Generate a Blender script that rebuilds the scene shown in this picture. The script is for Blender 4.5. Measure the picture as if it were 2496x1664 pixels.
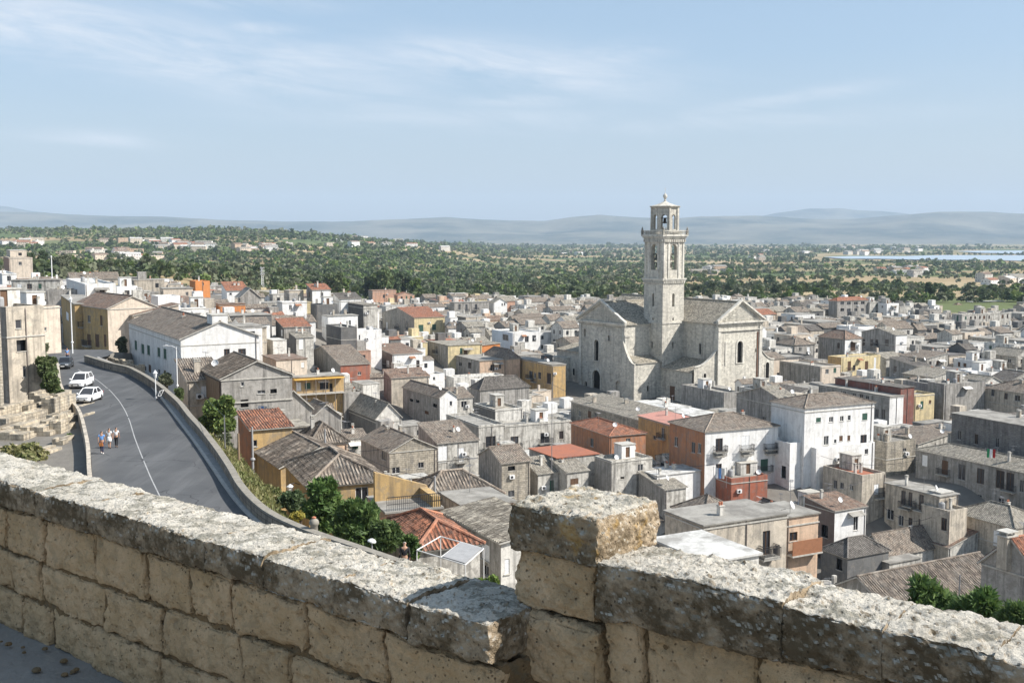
import bpy, bmesh, math, random
import numpy as np
from mathutils import Vector, Matrix, Euler
D = bpy.data
for _o in list(D.objects): D.objects.remove(_o, do_unlink=True)
SC = bpy.context.scene
COL = SC.collection
R = math.radians
PI = math.pi
random.seed(11)
NR = np.random.RandomState(5)

# ------------------------------------------------------------------ camera, sky, sun, exposure
F = 2676.0; CX, CY, HZ = 1248.0, 832.0, 578.0
PITCH = math.atan((CY-HZ)/F); CP, SP = math.cos(PITCH), math.sin(PITCH)
cam = D.objects.new('camera', D.cameras.new('camera')); COL.objects.link(cam)
cam.data.sensor_width = 36.0; cam.data.lens = 36.0*F/2496.0
cam.data.clip_start = 0.1; cam.data.clip_end = 60000
cam.location = (0, 0, 0); cam.rotation_euler = (PI/2-PITCH, 0, 0)
SC.camera = cam
SUN_AZ, SUN_EL = 99.0, 42.0
sun = D.objects.new('sun', D.lights.new('sun', 'SUN')); COL.objects.link(sun)
sun.data.energy = 5.0; sun.data.angle = R(0.5); sun.data.color = (1.0, 0.955, 0.89)
_sd = Vector((math.sin(R(SUN_AZ))*math.cos(R(SUN_EL)), math.cos(R(SUN_AZ))*math.cos(R(SUN_EL)), math.sin(R(SUN_EL))))
sun.rotation_euler = (-_sd).to_track_quat('-Z', 'Y').to_euler()
SC.view_settings.view_transform = 'Standard'; SC.view_settings.look = 'None'
SC.view_settings.exposure = 0.70; SC.view_settings.gamma = 1.0; SC.view_settings.use_curve_mapping = False

class NT:
    """tiny helper for node trees"""
    def __init__(s, nt): s.t = nt; s.n = nt.nodes; s.l = nt.links
    def add(s, kind, **kw):
        n = s.n.new(kind)
        for k, v in kw.items():
            if k.startswith('i_'):
                key = k[2:]; key = int(key) if key.isdigit() else key
                n.inputs[key].default_value = v
            else: setattr(n, k, v)
        return n
    def link(s, a, b): s.l.new(a, b)
    def math(s, op, a, b=None, c=None, clamp=False):
        n = s.n.new('ShaderNodeMath'); n.operation = op; n.use_clamp = clamp
        for i, v in enumerate((a, b, c)):
            if v is None: continue
            if isinstance(v, (int, float)): n.inputs[i].default_value = v
            else: s.l.new(v, n.inputs[i])
        return n.outputs[0]
    def mix(s, f, a, b, mode='MIX'):
        n = s.n.new('ShaderNodeMix'); n.data_type = 'RGBA'; n.blend_type = mode
        for i, v in ((0, f), (6, a), (7, b)):
            if isinstance(v, (int, float)): n.inputs[i].default_value = v
            elif isinstance(v, tuple): n.inputs[i].default_value = v if len(v) == 4 else (*v, 1)
            else: s.l.new(v, n.inputs[i])
        return n.outputs[2]
    def ramp(s, f, stops, interp='LINEAR'):
        n = s.n.new('ShaderNodeValToRGB'); n.color_ramp.interpolation = interp
        e = n.color_ramp.elements
        while len(e) < len(stops): e.new(0.5)
        for i, (p, c) in enumerate(stops):
            e[i].position = p; e[i].color = (c, c, c, 1) if isinstance(c, (int, float)) else (*c, 1)
        s.l.new(f, n.inputs[0]); return n.outputs[0]

world = D.worlds.new('World'); SC.world = world; world.use_nodes = True
w = NT(world.node_tree); w.n.clear()
wo = w.add('ShaderNodeOutputWorld'); bg = w.add('ShaderNodeBackground', i_Strength=0.08)
sky = w.add('ShaderNodeTexSky', sky_type='NISHITA', sun_disc=False)
sky.sun_elevation = R(SUN_EL); sky.sun_rotation = R(SUN_AZ)
sky.altitude = 100; sky.air_density = 1.0; sky.dust_density = 2.2; sky.ozone_density = 1.2
tc = w.add('ShaderNodeTexCoord'); sx = w.add('ShaderNodeSeparateXYZ'); w.link(tc.outputs['Generated'], sx.inputs[0])
az = w.math('ARCTAN2', sx.outputs[0], sx.outputs[1]); el = w.math('ARCSINE', sx.outputs[2])
def _blob(a0, e0, wa, we, k=0.0, amp=1.0):
    da = w.math('SUBTRACT', az, a0); de = w.math('SUBTRACT', w.math('SUBTRACT', el, e0), w.math('MULTIPLY', da, k))
    q = w.math('ADD', w.math('POWER', w.math('ABSOLUTE', w.math('DIVIDE', da, wa)), 2.0), w.math('POWER', w.math('ABSOLUTE', w.math('DIVIDE', de, we)), 2.0))
    return w.math('MULTIPLY', w.math('EXPONENT', w.math('MULTIPLY', q, -1.0)), amp)
def _azel(px, py):
    x = (px-CX)/F; v = (CY-py)/F; Y = CP+v*SP; Z = -SP+v*CP
    return math.atan2(x, Y), math.asin(Z/math.sqrt(x*x+Y*Y+Z*Z))
acc = None
for (px, py, wx, wy, k, amp) in ((60, 50, 520, 75, -0.10, 0.9), (420, 130, 520, 70, -0.16, 0.95), (700, 150, 380, 48, -0.02, 0.7),
                                 (1250, 165, 330, 52, -0.10, 1.0), (1500, 135, 120, 26, 0.05, 0.7), (1270, 245, 140, 16, 0.0, 0.9),
                                 (1900, 245, 200, 17, 0.12, 0.75), (1150, 290, 500, 26, 0.0, 0.45), (1700, 300, 500, 22, 0.02, 0.45),
                                 (230, 340, 150, 20, 0.0, 0.6), (640, 70, 120, 14, 0.0, 0.6), (620, 8, 220, 20, 0.0, 0.5)):
    a0, e0 = _azel(px, py); b = _blob(a0, e0, wx/F, wy/F, k, amp)
    acc = b if acc is None else w.math('MAXIMUM', acc, b)
cmb = w.add('ShaderNodeCombineXYZ'); w.link(w.math('MULTIPLY', az, 7.0), cmb.inputs[0]); w.link(w.math('MULTIPLY', w.math('SUBTRACT', el, w.math('MULTIPLY', az, -0.12)), 42.0), cmb.inputs[1])
n1 = w.add('ShaderNodeTexNoise', i_Scale=1.0, i_Detail=10.0, i_Roughness=0.68); w.link(cmb.outputs[0], n1.inputs['Vector'])
n1.inputs['Distortion'].default_value = 0.5
cl = w.math('MULTIPLY', w.ramp(n1.outputs[0], [(0.34, 0.0), (0.64, 1.0)]), w.math('MINIMUM', w.math('MULTIPLY', acc, 1.2), 1.0))
# gentle overall veil of thin cloud and dust
lowf = w.ramp(el, [(0.0, 1.0), (0.16, 0.0)]); veil = w.mix(lowf, (4.5, 6.5, 8.7, 1), (6.9, 7.3, 7.7, 1)); base = w.mix(0.36, sky.outputs[0], veil)
skyc = w.mix(w.math('MULTIPLY', cl, 0.85), base, (6.9, 7.15, 7.6, 1))
w.link(skyc, bg.inputs[0]); w.link(bg.outputs[0], wo.inputs[0])

def ray(px, py):
    x = (px-CX)/F; v = (CY-py)/F; Y = CP+v*SP
    return x/Y, (-SP+v*CP)/Y
def onz(px, py, z):
    a, b = ray(px, py); Y = z/b; return (a*Y, Y, z)
def atY(px, py, Y):
    a, b = ray(px, py); return (a*Y, Y, b*Y)
def proj(X, Y, Z):
    d = Y*CP-Z*SP; return CX+F*X/d, CY-F*(Y*SP+Z*CP)/d

# ------------------------------------------------------------------ objects, tags, meshes
def tag(o, label=None, cat=None, group=None, kind=None):
    if label: o['label'] = label
    if cat: o['category'] = cat
    if group: o['group'] = group
    if kind: o['kind'] = kind
    return o
def thing(name, label, cat, loc=(0, 0, 0), rz=0.0, group=None):
    o = D.objects.new(name, None); COL.objects.link(o); o.location = loc; o.rotation_euler = (0, 0, rz)
    o.empty_display_size = 0.3
    return tag(o, label, cat, group)
def obj(name, me, parent=None, loc=None, rz=None):
    o = D.objects.new(name, me); COL.objects.link(o)
    if parent: o.parent = parent
    if loc is not None: o.location = loc
    if rz is not None: o.rotation_euler = (0, 0, rz)
    return o
def copytree(o, parent=None):
    c = o.copy(); COL.objects.link(c)
    if parent is not None: c.parent = parent
    for ch in o.children: copytree(ch, c)
    return c

class MB:
    """mesh builder: boxes, prisms, tubes, lathes collected in one mesh"""
    def __init__(s): s.v = []; s.f = []; s.m = []; s.uv = []
    def poly(s, pts, m=0, uv=None):
        b = len(s.v); s.v.extend([tuple(p) for p in pts]); s.f.append(tuple(range(b, b+len(pts)))); s.m.append(m)
        s.uv.append(uv if uv else [(0, 0)]*len(pts))
    def box(s, x0, y0, z0, x1, y1, z1, m=0, T=None, skip=''):
        p = [(x0, y0, z0), (x1, y0, z0), (x1, y1, z0), (x0, y1, z0), (x0, y0, z1), (x1, y0, z1), (x1, y1, z1), (x0, y1, z1)]
        if T is not None: p = [tuple(T @ Vector(q)) for q in p]
        fs = {'b': (3, 2, 1, 0), 't': (4, 5, 6, 7), 'f': (0, 1, 5, 4), 'r': (1, 2, 6, 5), 'k': (2, 3, 7, 6), 'l': (3, 0, 4, 7)}
        for k, f in fs.items():
            if k not in skip: s.poly([p[i] for i in f], m)
    def tube(s, pts, r, n=8, m=0, cap=True):
        pts = [Vector(p) for p in pts]; rr = r if isinstance(r, (list, tuple)) else [r]*len(pts)
        rings = []; prev = None
        for i, p in enumerate(pts):
            d = (pts[min(i+1, len(pts)-1)]-pts[max(i-1, 0)]).normalized()
            if prev is None:
                up = Vector((0, 0, 1)) if abs(d.z) < 0.9 else Vector((1, 0, 0)); a = d.cross(up).normalized()
            else: a = (prev-d*prev.dot(d)).normalized()
            prev = a; b = d.cross(a)
            base = len(s.v)
            for k in range(n):
                t = 2*PI*k/n; s.v.append(tuple(p+(a*math.cos(t)+b*math.sin(t))*rr[i]))
            rings.append(base)
        for i in range(len(rings)-1):
            for k in range(n):
                k2 = (k+1) % n
                s.f.append((rings[i]+k, rings[i]+k2, rings[i+1]+k2, rings[i+1]+k)); s.m.append(m); s.uv.append([(0, 0)]*4)
        if cap:
            s.f.append(tuple(rings[0]+k for k in reversed(range(n)))); s.m.append(m); s.uv.append([(0, 0)]*n)
            s.f.append(tuple(rings[-1]+k for k in range(n))); s.m.append(m); s.uv.append([(0, 0)]*n)
    def lathe(s, prof, c=(0, 0, 0), n=12, m=0, T=None):
        base = len(s.v)
        for (r, z) in prof:
            for k in range(n):
                t = 2*PI*k/n; q = Vector((c[0]+r*math.cos(t), c[1]+r*math.sin(t), c[2]+z))
                if T is not None: q = T @ q
                s.v.append(tuple(q))
        for i in range(len(prof)-1):
            for k in range(n):
                k2 = (k+1) % n
                s.f.append((base+i*n+k, base+i*n+k2, base+(i+1)*n+k2, base+(i+1)*n+k)); s.m.append(m); s.uv.append([(0, 0)]*4)
        for i, rev in ((0, True), (len(prof)-1, False)):
            if prof[i][0] > 1e-4:
                q = [base+i*n+k for k in range(n)]; q = q[::-1] if rev else q
                s.f.append(tuple(q)); s.m.append(m); s.uv.append([(0, 0)]*n)
    def extrude(s, outline, d0, d1, axis='y', m=0):
        """outline of 2-D points, extruded along an axis"""
        def P(a, b, d): return {'y': (a, d, b), 'x': (d, a, b), 'z': (a, b, d)}[axis]
        A = [P(a, b, d0) for a, b in outline]; B = [P(a, b, d1) for a, b in outline]; n = len(outline)
        s.poly(A, m); s.poly(B[::-1], m)
        for i in range(n):
            j = (i+1) % n; s.poly([A[j], A[i], B[i], B[j]], m)
    def mesh(s, name, mats, smooth=False, uv=False):
        me = D.meshes.new(name); me.from_pydata(s.v, [], s.f)
        for mt in mats: me.materials.append(mt)
        me.polygons.foreach_set('material_index', s.m)
        if uv:
            l = me.uv_layers.new(name='UVMap'); fl = []
            for q in s.uv:
                for c in q: fl.extend(c)
            l.data.foreach_set('uv', fl)
        if smooth: me.polygons.foreach_set('use_smooth', [True]*len(me.polygons))
        me.update(); return me
    def build(s, name, mats, parent=None, smooth=False, uv=False, loc=None, rz=None, weld=False):
        me = s.mesh(name, mats, smooth, uv)
        if weld:
            bm = bmesh.new(); bm.from_mesh(me); bmesh.ops.remove_doubles(bm, verts=bm.verts, dist=1e-4)
            bmesh.ops.recalc_face_normals(bm, faces=bm.faces); bm.to_mesh(me); bm.free()
        return obj(name, me, parent, loc, rz)

# ------------------------------------------------------------------ numpy noise
def _hash(i, j, k):
    h = (i*374761393+j*668265263+k*2147483647) & 0xffffffff
    h = ((h ^ (h >> 13))*1274126177) & 0xffffffff
    h = (h ^ (h >> 16)) & 0xffffffff
    return h.astype(np.float64)/4294967295.0
def vnoise(P):
    P = np.asarray(P, dtype=np.float64); I = np.floor(P).astype(np.int64); f = P-I; f = f*f*(3-2*f)
    out = 0
    for dx in (0, 1):
        for dy in (0, 1):
            for dz in (0, 1):
                h = _hash(I[:, 0]+dx+9000, I[:, 1]+dy+7000, I[:, 2]+dz+5000)
                wt = (f[:, 0] if dx else 1-f[:, 0])*(f[:, 1] if dy else 1-f[:, 1])*(f[:, 2] if dz else 1-f[:, 2])
                out = out+h*wt
    return out
def fbm(P, oct=4, g=0.5):
    a, s, t = 1.0, 0.0, 0.0; P = np.asarray(P, dtype=np.float64)
    for i in range(oct):
        s = s+a*vnoise(P*(2.0**i)+17.3*i); t += a; a *= g
    return s/t*2-1

# ------------------------------------------------------------------ materials
MATS = {}
def new_mat(name, rough=0.85, spec=0.2):
    m = D.materials.new(name); m.use_nodes = True; t = NT(m.node_tree)
    p = m.node_tree.nodes['Principled BSDF']; p.inputs['Roughness'].default_value = rough
    p.inputs['Specular IOR Level'].default_value = spec
    MATS[name] = m; return m, t, p
def objco(t, rnd=True, kind='Object'):
    c = t.add('ShaderNodeTexCoord'); out = c.outputs[kind]
    if rnd:
        oi = t.add('ShaderNodeObjectInfo'); v = t.add('ShaderNodeVectorMath', operation='ADD')
        m = t.math('MULTIPLY', oi.outputs['Random'], 97.0); cb = t.add('ShaderNodeCombineXYZ')
        for i in range(3): t.link(m, cb.inputs[i])
        t.link(out, v.inputs[0]); t.link(cb.outputs[0], v.inputs[1]); return v.outputs[0], oi
    return out, None
def noise(t, co, scale, detail=6.0, rough=0.6, vec=None, dist=0.0):
    n = t.add('ShaderNodeTexNoise', i_Scale=scale, i_Detail=detail, i_Roughness=rough, i_Distortion=dist)
    if vec is not None:
        mp = t.add('ShaderNodeMapping'); mp.inputs['Scale'].default_value = vec; t.link(co, mp.inputs[0]); co = mp.outputs[0]
    t.link(co, n.inputs['Vector']); return n.outputs[0]
def bump(t, p, h, strength=0.5, dist=0.02):
    b = t.add('ShaderNodeBump', i_Strength=strength, i_Distance=dist); t.link(h, b.inputs['Height']); t.link(b.outputs[0], p.inputs['Normal'])
def plain(name, col, rough=0.7, spec=0.25, metal=0.0, var=0.0):
    m, t, p = new_mat(name, rough, spec); p.inputs['Metallic'].default_value = metal
    co, oi = objco(t)
    n = noise(t, co, 3.0, 5.0)
    c = t.mix(t.ramp(n, [(0.3, 0.0), (0.7, 1.0)]), tuple(x*(0.86-var) for x in col), tuple(min(1, x*(1.06+var)) for x in col))
    t.link(c, p.inputs['Base Color']); bump(t, p, noise(t, co, 30.0, 3.0), 0.1, 0.01); return m
def plaster(name, col, dirt=0.5, dark=(0.10, 0.095, 0.088), stone=0.0):
    """weathered render: blotches, rain streaks, patches where it has fallen off"""
    m, t, p = new_mat(name, 0.92, 0.12); co, oi = objco(t)
    big = noise(t, co, 0.22, 5.0, 0.6); mid = noise(t, co, 1.3, 8.0, 0.68); st = noise(t, co, 1.0, 6.0, 0.62, (1.9, 1.9, 0.16))
    fine = noise(t, co, 6.0, 8.0, 0.75)
    c = t.mix(t.ramp(mid, [(0.32, 0.0), (0.68, 1.0)]), tuple(x*(1-0.30*dirt) for x in col), tuple(min(0.9, x*(1+0.16*dirt)) for x in col))
    c = t.mix(t.math('MULTIPLY', t.ramp(st, [(0.46, 0.0), (0.66, 1.0)]), 0.85*dirt), c, dark)
    c = t.mix(t.math('MULTIPLY', t.ramp(big, [(0.50, 0.0), (0.62, 1.0)]), 0.34*dirt), c, tuple(0.45*x+0.55*y for x, y in zip(col, (0.30, 0.29, 0.27))))
    pt = t.ramp(noise(t, co, 0.9, 9.0, 0.7), [(0.53, 0.0), (0.57, 1.0)])
    c = t.mix(t.math('MULTIPLY', pt, 0.6*dirt), c, (0.22, 0.205, 0.18))
    c = t.mix(t.math('MULTIPLY', t.ramp(fine, [(0.48, 0.0), (0.70, 1.0)]), 0.42*dirt), c, dark)
    if stone > 0:
        br = t.add('ShaderNodeTexBrick', i_Scale=1.0); br.inputs['Brick Width'].default_value = 0.62; br.inputs['Row Height'].default_value = 0.3
        br.inputs['Mortar Size'].default_value = 0.022; br.inputs['Mortar Smooth'].default_value = 0.5; br.inputs['Bias'].default_value = -0.2
        br.inputs['Color1'].default_value = (1.1, 1.1, 1.1, 1); br.inputs['Color2'].default_value = (0.72, 0.72, 0.72, 1); br.inputs['Mortar'].default_value = (0.4, 0.38, 0.36, 1)
        s2 = t.add('ShaderNodeSeparateXYZ'); t.link(co, s2.inputs[0]); cb = t.add('ShaderNodeCombineXYZ')
        t.link(t.math('ADD', s2.outputs[0], s2.outputs[1]), cb.inputs[0]); t.link(s2.outputs[2], cb.inputs[1]); t.link(cb.outputs[0], br.inputs['Vector'])
        c = t.mix(stone, c, t.mix(1.0, c, br.outputs[0], 'MULTIPLY'))
        h = t.math('ADD', t.math('MULTIPLY', br.outputs[1], -0.8), fine)
    else: h = t.math('ADD', mid, t.math('MULTIPLY', fine, 0.5))
    t.link(c, p.inputs['Base Color']); bump(t, p, h, 0.5, 0.05); return m
def tiles(name, c1, c2, moss=0.4, pitch=0.27):
    m, t, p = new_mat(name, 0.9, 0.12); uvn = t.add('ShaderNodeTexCoord'); uv = uvn.outputs['UV']
    co, oi = objco(t)
    s = t.add('ShaderNodeSeparateXYZ'); t.link(uv, s.inputs[0])
    wob = noise(t, co, 0.9, 3.0)
    uu = t.math('ADD', s.outputs[0], t.math('MULTIPLY', wob, 0.25))
    ph = t.math('MULTIPLY', uu, 2*PI/pitch)
    wv = t.math('MULTIPLY_ADD', t.math('SINE', ph), 0.5, 0.5)
    vv = t.math('FRACT', t.math('MULTIPLY', s.outputs[1], 1/0.38))
    cb = t.add('ShaderNodeCombineXYZ'); t.link(t.math('FLOOR', t.math('DIVIDE', uu, pitch)), cb.inputs[0])
    t.link(t.math('FLOOR', t.math('MULTIPLY', s.outputs[1], 1/0.38)), cb.inputs[1]); t.link(oi.outputs['Random'], cb.inputs[2])
    wn = t.add('ShaderNodeTexWhiteNoise'); t.link(cb.outputs[0], wn.inputs[0])
    c = t.mix(wn.outputs[0], tuple(min(1, x*1.22) for x in c1), tuple(x*0.8 for x in c2))
    c = t.mix(t.math('MULTIPLY', t.ramp(noise(t, co, 0.7, 7.0, 0.7), [(0.45, 0.0), (0.66, 1.0)]), moss), c, (0.42, 0.40, 0.35))
    c = t.mix(t.math('MULTIPLY', t.ramp(noise(t, co, 2.2, 7.0, 0.7), [(0.5, 0.0), (0.7, 1.0)]), 0.55), c, (0.085, 0.075, 0.065))
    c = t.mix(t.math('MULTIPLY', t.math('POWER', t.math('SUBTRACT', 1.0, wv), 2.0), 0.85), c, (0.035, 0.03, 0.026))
    t.link(c, p.inputs['Base Color'])
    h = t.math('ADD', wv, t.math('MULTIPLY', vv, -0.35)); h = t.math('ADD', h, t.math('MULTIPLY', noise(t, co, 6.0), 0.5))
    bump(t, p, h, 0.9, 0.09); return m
def flatroof(name, col, patch=(0.2, 0.19, 0.18), amt=0.6):
    m, t, p = new_mat(name, 0.95, 0.1); co, oi = objco(t)
    a = noise(t, co, 0.45, 8.0, 0.65); b = noise(t, co, 3.0, 8.0, 0.7)
    c = t.mix(t.math('MULTIPLY', t.ramp(a, [(0.44, 0.0), (0.60, 1.0)]), amt), col, patch)
    c = t.mix(t.math('MULTIPLY', t.ramp(b, [(0.5, 0.0), (0.7, 1.0)]), 0.4), c, tuple(x*0.45 for x in col))
    t.link(c, p.inputs['Base Color']); bump(t, p, b, 0.5, 0.05); return m

WALL = {}
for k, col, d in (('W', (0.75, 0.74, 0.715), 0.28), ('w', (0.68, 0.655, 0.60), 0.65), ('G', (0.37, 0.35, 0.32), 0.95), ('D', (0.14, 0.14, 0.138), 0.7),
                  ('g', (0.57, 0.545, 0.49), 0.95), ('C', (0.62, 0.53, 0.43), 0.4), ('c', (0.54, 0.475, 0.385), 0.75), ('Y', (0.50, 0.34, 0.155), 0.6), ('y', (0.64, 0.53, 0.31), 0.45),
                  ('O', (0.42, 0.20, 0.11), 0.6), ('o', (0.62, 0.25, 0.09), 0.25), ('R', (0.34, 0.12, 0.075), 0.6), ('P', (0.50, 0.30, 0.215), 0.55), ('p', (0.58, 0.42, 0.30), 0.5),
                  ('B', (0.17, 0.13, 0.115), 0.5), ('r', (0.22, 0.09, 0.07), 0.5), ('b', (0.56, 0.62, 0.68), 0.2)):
    WALL[k] = plaster('plaster_'+{'W': 'white', 'w': 'off_white', 'G': 'grey', 'D': 'dark_grey', 'g': 'pale_grey', 'C': 'cream', 'c': 'beige', 'Y': 'ochre', 'y': 'pale_yellow', 'O': 'orange', 'o': 'bright_orange', 'R': 'red', 'P': 'pink', 'p': 'peach', 'B': 'brown', 'r': 'maroon', 'b': 'bluish'}[k], col, d)
WALL['S'] = plaster('rough_stone', (0.42, 0.375, 0.30), 0.9, stone=0.9)
WALL['s'] = plaster('grey_stone', (0.22, 0.21, 0.20), 0.9, stone=0.7)
CN = {'W': 'white', 'w': 'off-white', 'G': 'grey', 'D': 'dark grey', 'g': 'pale grey', 'C': 'cream', 'c': 'beige', 'Y': 'ochre', 'y': 'pale yellow', 'O': 'orange', 'o': 'bright orange',
      'R': 'red', 'P': 'pink', 'p': 'peach', 'B': 'brown', 'r': 'maroon', 'b': 'bluish white', 'S': 'bare stone', 's': 'dark stone'}
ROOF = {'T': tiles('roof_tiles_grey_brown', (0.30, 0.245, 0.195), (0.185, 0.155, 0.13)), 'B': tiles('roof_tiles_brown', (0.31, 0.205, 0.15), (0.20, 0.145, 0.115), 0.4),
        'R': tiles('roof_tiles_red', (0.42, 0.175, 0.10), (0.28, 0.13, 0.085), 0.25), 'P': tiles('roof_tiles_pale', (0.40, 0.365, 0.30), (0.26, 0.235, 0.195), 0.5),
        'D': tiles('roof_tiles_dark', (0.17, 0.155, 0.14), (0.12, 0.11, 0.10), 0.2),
        'c': flatroof('flat_roof_concrete', (0.31, 0.295, 0.265), (0.15, 0.14, 0.125), 0.7), 'w': flatroof('flat_roof_white', (0.56, 0.55, 0.52), (0.24, 0.23, 0.21), 0.85),
        'r': flatroof('flat_roof_red', (0.34, 0.135, 0.085), (0.24, 0.12, 0.09), 0.5), 'd': flatroof('flat_roof_dark', (0.16, 0.15, 0.145), (0.09, 0.085, 0.08), 0.5),
        'p': flatroof('flat_roof_pink', (0.46, 0.235, 0.19), (0.33, 0.2, 0.165), 0.5)}
RN = {'T': 'grey-brown tiled', 'B': 'brown tiled', 'R': 'red tiled', 'P': 'pale tiled', 'D': 'dark tiled', 'c': 'grey flat', 'w': 'white flat', 'r': 'red flat', 'd': 'dark flat', 'p': 'pink flat'}
m_glass, _t, _p = new_mat('window_glass', 0.12, 0.5)
_co, _oi = objco(_t); _t.link(_t.mix(_oi.outputs['Random'], (0.012, 0.013, 0.016), (0.05, 0.052, 0.058)), _p.inputs['Base Color'])
m_frame = plain('frame_white', (0.66, 0.65, 0.62)); m_fbrown = plain('frame_brown', (0.13, 0.075, 0.045)); m_fgreen = plain('shutter_green', (0.05, 0.11, 0.08))
m_fgrey = plain('frame_grey', (0.30, 0.30, 0.30)); m_sill = plain('sill_stone', (0.44, 0.42, 0.375), var=0.12); m_iron = plain('iron', (0.035, 0.035, 0.038), 0.5)
m_steel = plain('antenna_steel', (0.30, 0.30, 0.31), 0.4, 0.5, 0.6); m_dish = plain('dish_white', (0.70, 0.70, 0.69), 0.4)
m_white = plain('paint_white', (0.78, 0.78, 0.77), 0.5); m_wood = plain('weathered_wood', (0.24, 0.17, 0.11), 0.85)
m_terra = plain('terracotta', (0.42, 0.17, 0.10)); m_cloth = plain('cloth_pale', (0.62, 0.60, 0.56)); m_pipe = plain('drain_pipe', (0.22, 0.19, 0.17), 0.6)
m_ochrewood = plain('ochre_panel', (0.60, 0.36, 0.08)); m_rustsheet = plain('rust_sheet', (0.28, 0.13, 0.07), 0.8)
# ------------------------------------------------------------------ terrain
_BY = [0, 80, 100, 150, 185, 265, 330, 500, 600, 750, 1000, 1400, 2000, 3000, 60000]
_BZ = [-33, -34, -35, -38, -41, -42, -37, -36, -37, -40, -46, -52, -56, -60, -60]
_UY = [40, 85, 130, 180, 200, 310, 430, 60000]; _UA = [6, 7, 13, 14, 13, 0, 60, 60]; _UW = [32, 34, 50, 60, 65, 70, 150, 150]
ROADZ = -16.3
# inner top line of the road parapet, traced and put at its real height
PTOP = [(205, 866), (232, 874), (264, 884), (311, 893), (352, 915), (372, 928), (390, 941), (413, 961), (433, 979), (461, 1016), (481, 1036), (499, 1059), (528, 1097), (557, 1141), (575, 1176), (604, 1211), (640, 1243), (680, 1265), (765, 1300), (860, 1330), (960, 1365), (1060, 1400), (1150, 1425)]
PW = [onz(x, y, ROADZ+0.9) for x, y in PTOP]
_pe = PW[-1]; PW.append((_pe[0]+9, _pe[1]-9, _pe[2])); PW.append((_pe[0]+22, _pe[1]-22, _pe[2]))
_ys = np.array([p[1] for p in PW][::-1]); _xs = np.array([p[0] for p in PW][::-1])
def xwall(Y): return np.interp(Y, _ys, _xs)
def sstep(t): t = np.clip(t, 0, 1); return t*t*(3-2*t)
def ground(X, Y):
    X = np.asarray(X, float); Y = np.asarray(Y, float)
    base = np.interp(Y, _BY, _BZ); up = 20*sstep((-X-np.interp(Y, _UY, _UA))/np.interp(Y, _UY, _UW))
    fade = 1-sstep((Y-520)/500.0)*0.55
    z = base+up*fade
    u = X/np.maximum(Y, 1)
    z = z+68*sstep((-u+0.06)/0.34)*sstep((Y-800)/2300.0)*(1-sstep((Y-4200)/3000.0))
    dw = X-xwall(Y); z = np.where((Y < 185) & (dw > -1.2), np.minimum(z, ROADZ-1.2-0.55*np.clip(dw, 0, 60)+12*sstep((Y-150)/35.0)), z)
    t = np.clip((xwall(Y)-X-0.1)/1.2, 0, 1)*(1-sstep((Y-150)/55.0))*(Y < 210)
    z = z*(1-t)+(ROADZ-0.12)*t
    return z
def gz(x, y): return float(ground(x, y))

def grid_mesh(name, V, nr, nc, mats):
    me = D.meshes.new(name); me.vertices.add(len(V)); me.vertices.foreach_set('co', V.astype(np.float32).ravel())
    i, j = np.meshgrid(np.arange(nr-1), np.arange(nc-1), indexing='ij'); a = (i*nc+j).ravel()
    q = np.stack([a, a+1, a+nc+1, a+nc], 1).astype(np.int32)
    me.loops.add(q.size); me.loops.foreach_set('vertex_index', q.ravel()); me.polygons.add(len(q))
    me.polygons.foreach_set('loop_start', np.arange(0, q.size, 4, dtype=np.int32)); me.polygons.foreach_set('loop_total', np.full(len(q), 4, dtype=np.int32))
    me.polygons.foreach_set('use_smooth', np.ones(len(q), bool))
    for mt in mats: me.materials.append(mt)
    me.update(calc_edges=True); return me
def quads_mesh(name, V, mats, mi=None):
    """V: (n,4,3) loose quads"""
    n = len(V); me = D.meshes.new(name); me.vertices.add(n*4); me.vertices.foreach_set('co', V.astype(np.float32).ravel())
    me.loops.add(n*4); me.loops.foreach_set('vertex_index', np.arange(n*4, dtype=np.int32)); me.polygons.add(n)
    me.polygons.foreach_set('loop_start', np.arange(0, n*4, 4, dtype=np.int32)); me.polygons.foreach_set('loop_total', np.full(n, 4, dtype=np.int32))
    for mt in mats: me.materials.append(mt)
    if mi is not None: me.polygons.foreach_set('material_index', mi.astype(np.int32))
    me.update(calc_edges=True); return me

# ground material: paving and dust in the town, coloured dark to put shade into the lanes, a patchwork of fields beyond
m_ground, t, p = new_mat('ground_and_fields', 0.95, 0.08)
co, _ = objco(t, False)
s = t.add('ShaderNodeSeparateXYZ'); t.link(co, s.inputs[0])
wrp = t.add('ShaderNodeVectorMath', operation='ADD'); wn = t.add('ShaderNodeTexNoise', i_Scale=0.004, i_Detail=3.0); t.link(co, wn.inputs['Vector'])
sc = t.add('ShaderNodeVectorMath', operation='SCALE'); sc.inputs['Scale'].default_value = 170.0; t.link(wn.outputs['Color'], sc.inputs[0])
t.link(co, wrp.inputs[0]); t.link(sc.outputs[0], wrp.inputs[1])
mp = t.add('ShaderNodeMapping'); mp.inputs['Rotation'].default_value = (0, 0, 0.25); mp.inputs['Scale'].default_value = (0.0042, 0.0058, 0.0); t.link(wrp.outputs[0], mp.inputs[0])
vo = t.add('ShaderNodeTexVoronoi', i_Scale=1.0); t.link(mp.outputs[0], vo.inputs['Vector'])
sv = t.add('ShaderNodeSeparateColor'); t.link(vo.outputs['Color'], sv.inputs[0])
fld = t.ramp(sv.outputs[0], [(0.0, (0.36, 0.27, 0.16)), (0.20, (0.26, 0.21, 0.12)), (0.34, (0.12, 0.145, 0.06)), (0.50, (0.095, 0.13, 0.05)), (0.64, (0.40, 0.31, 0.19)), (0.80, (0.14, 0.155, 0.07)), (0.92, (0.32, 0.24, 0.14))], 'CONSTANT')
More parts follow.
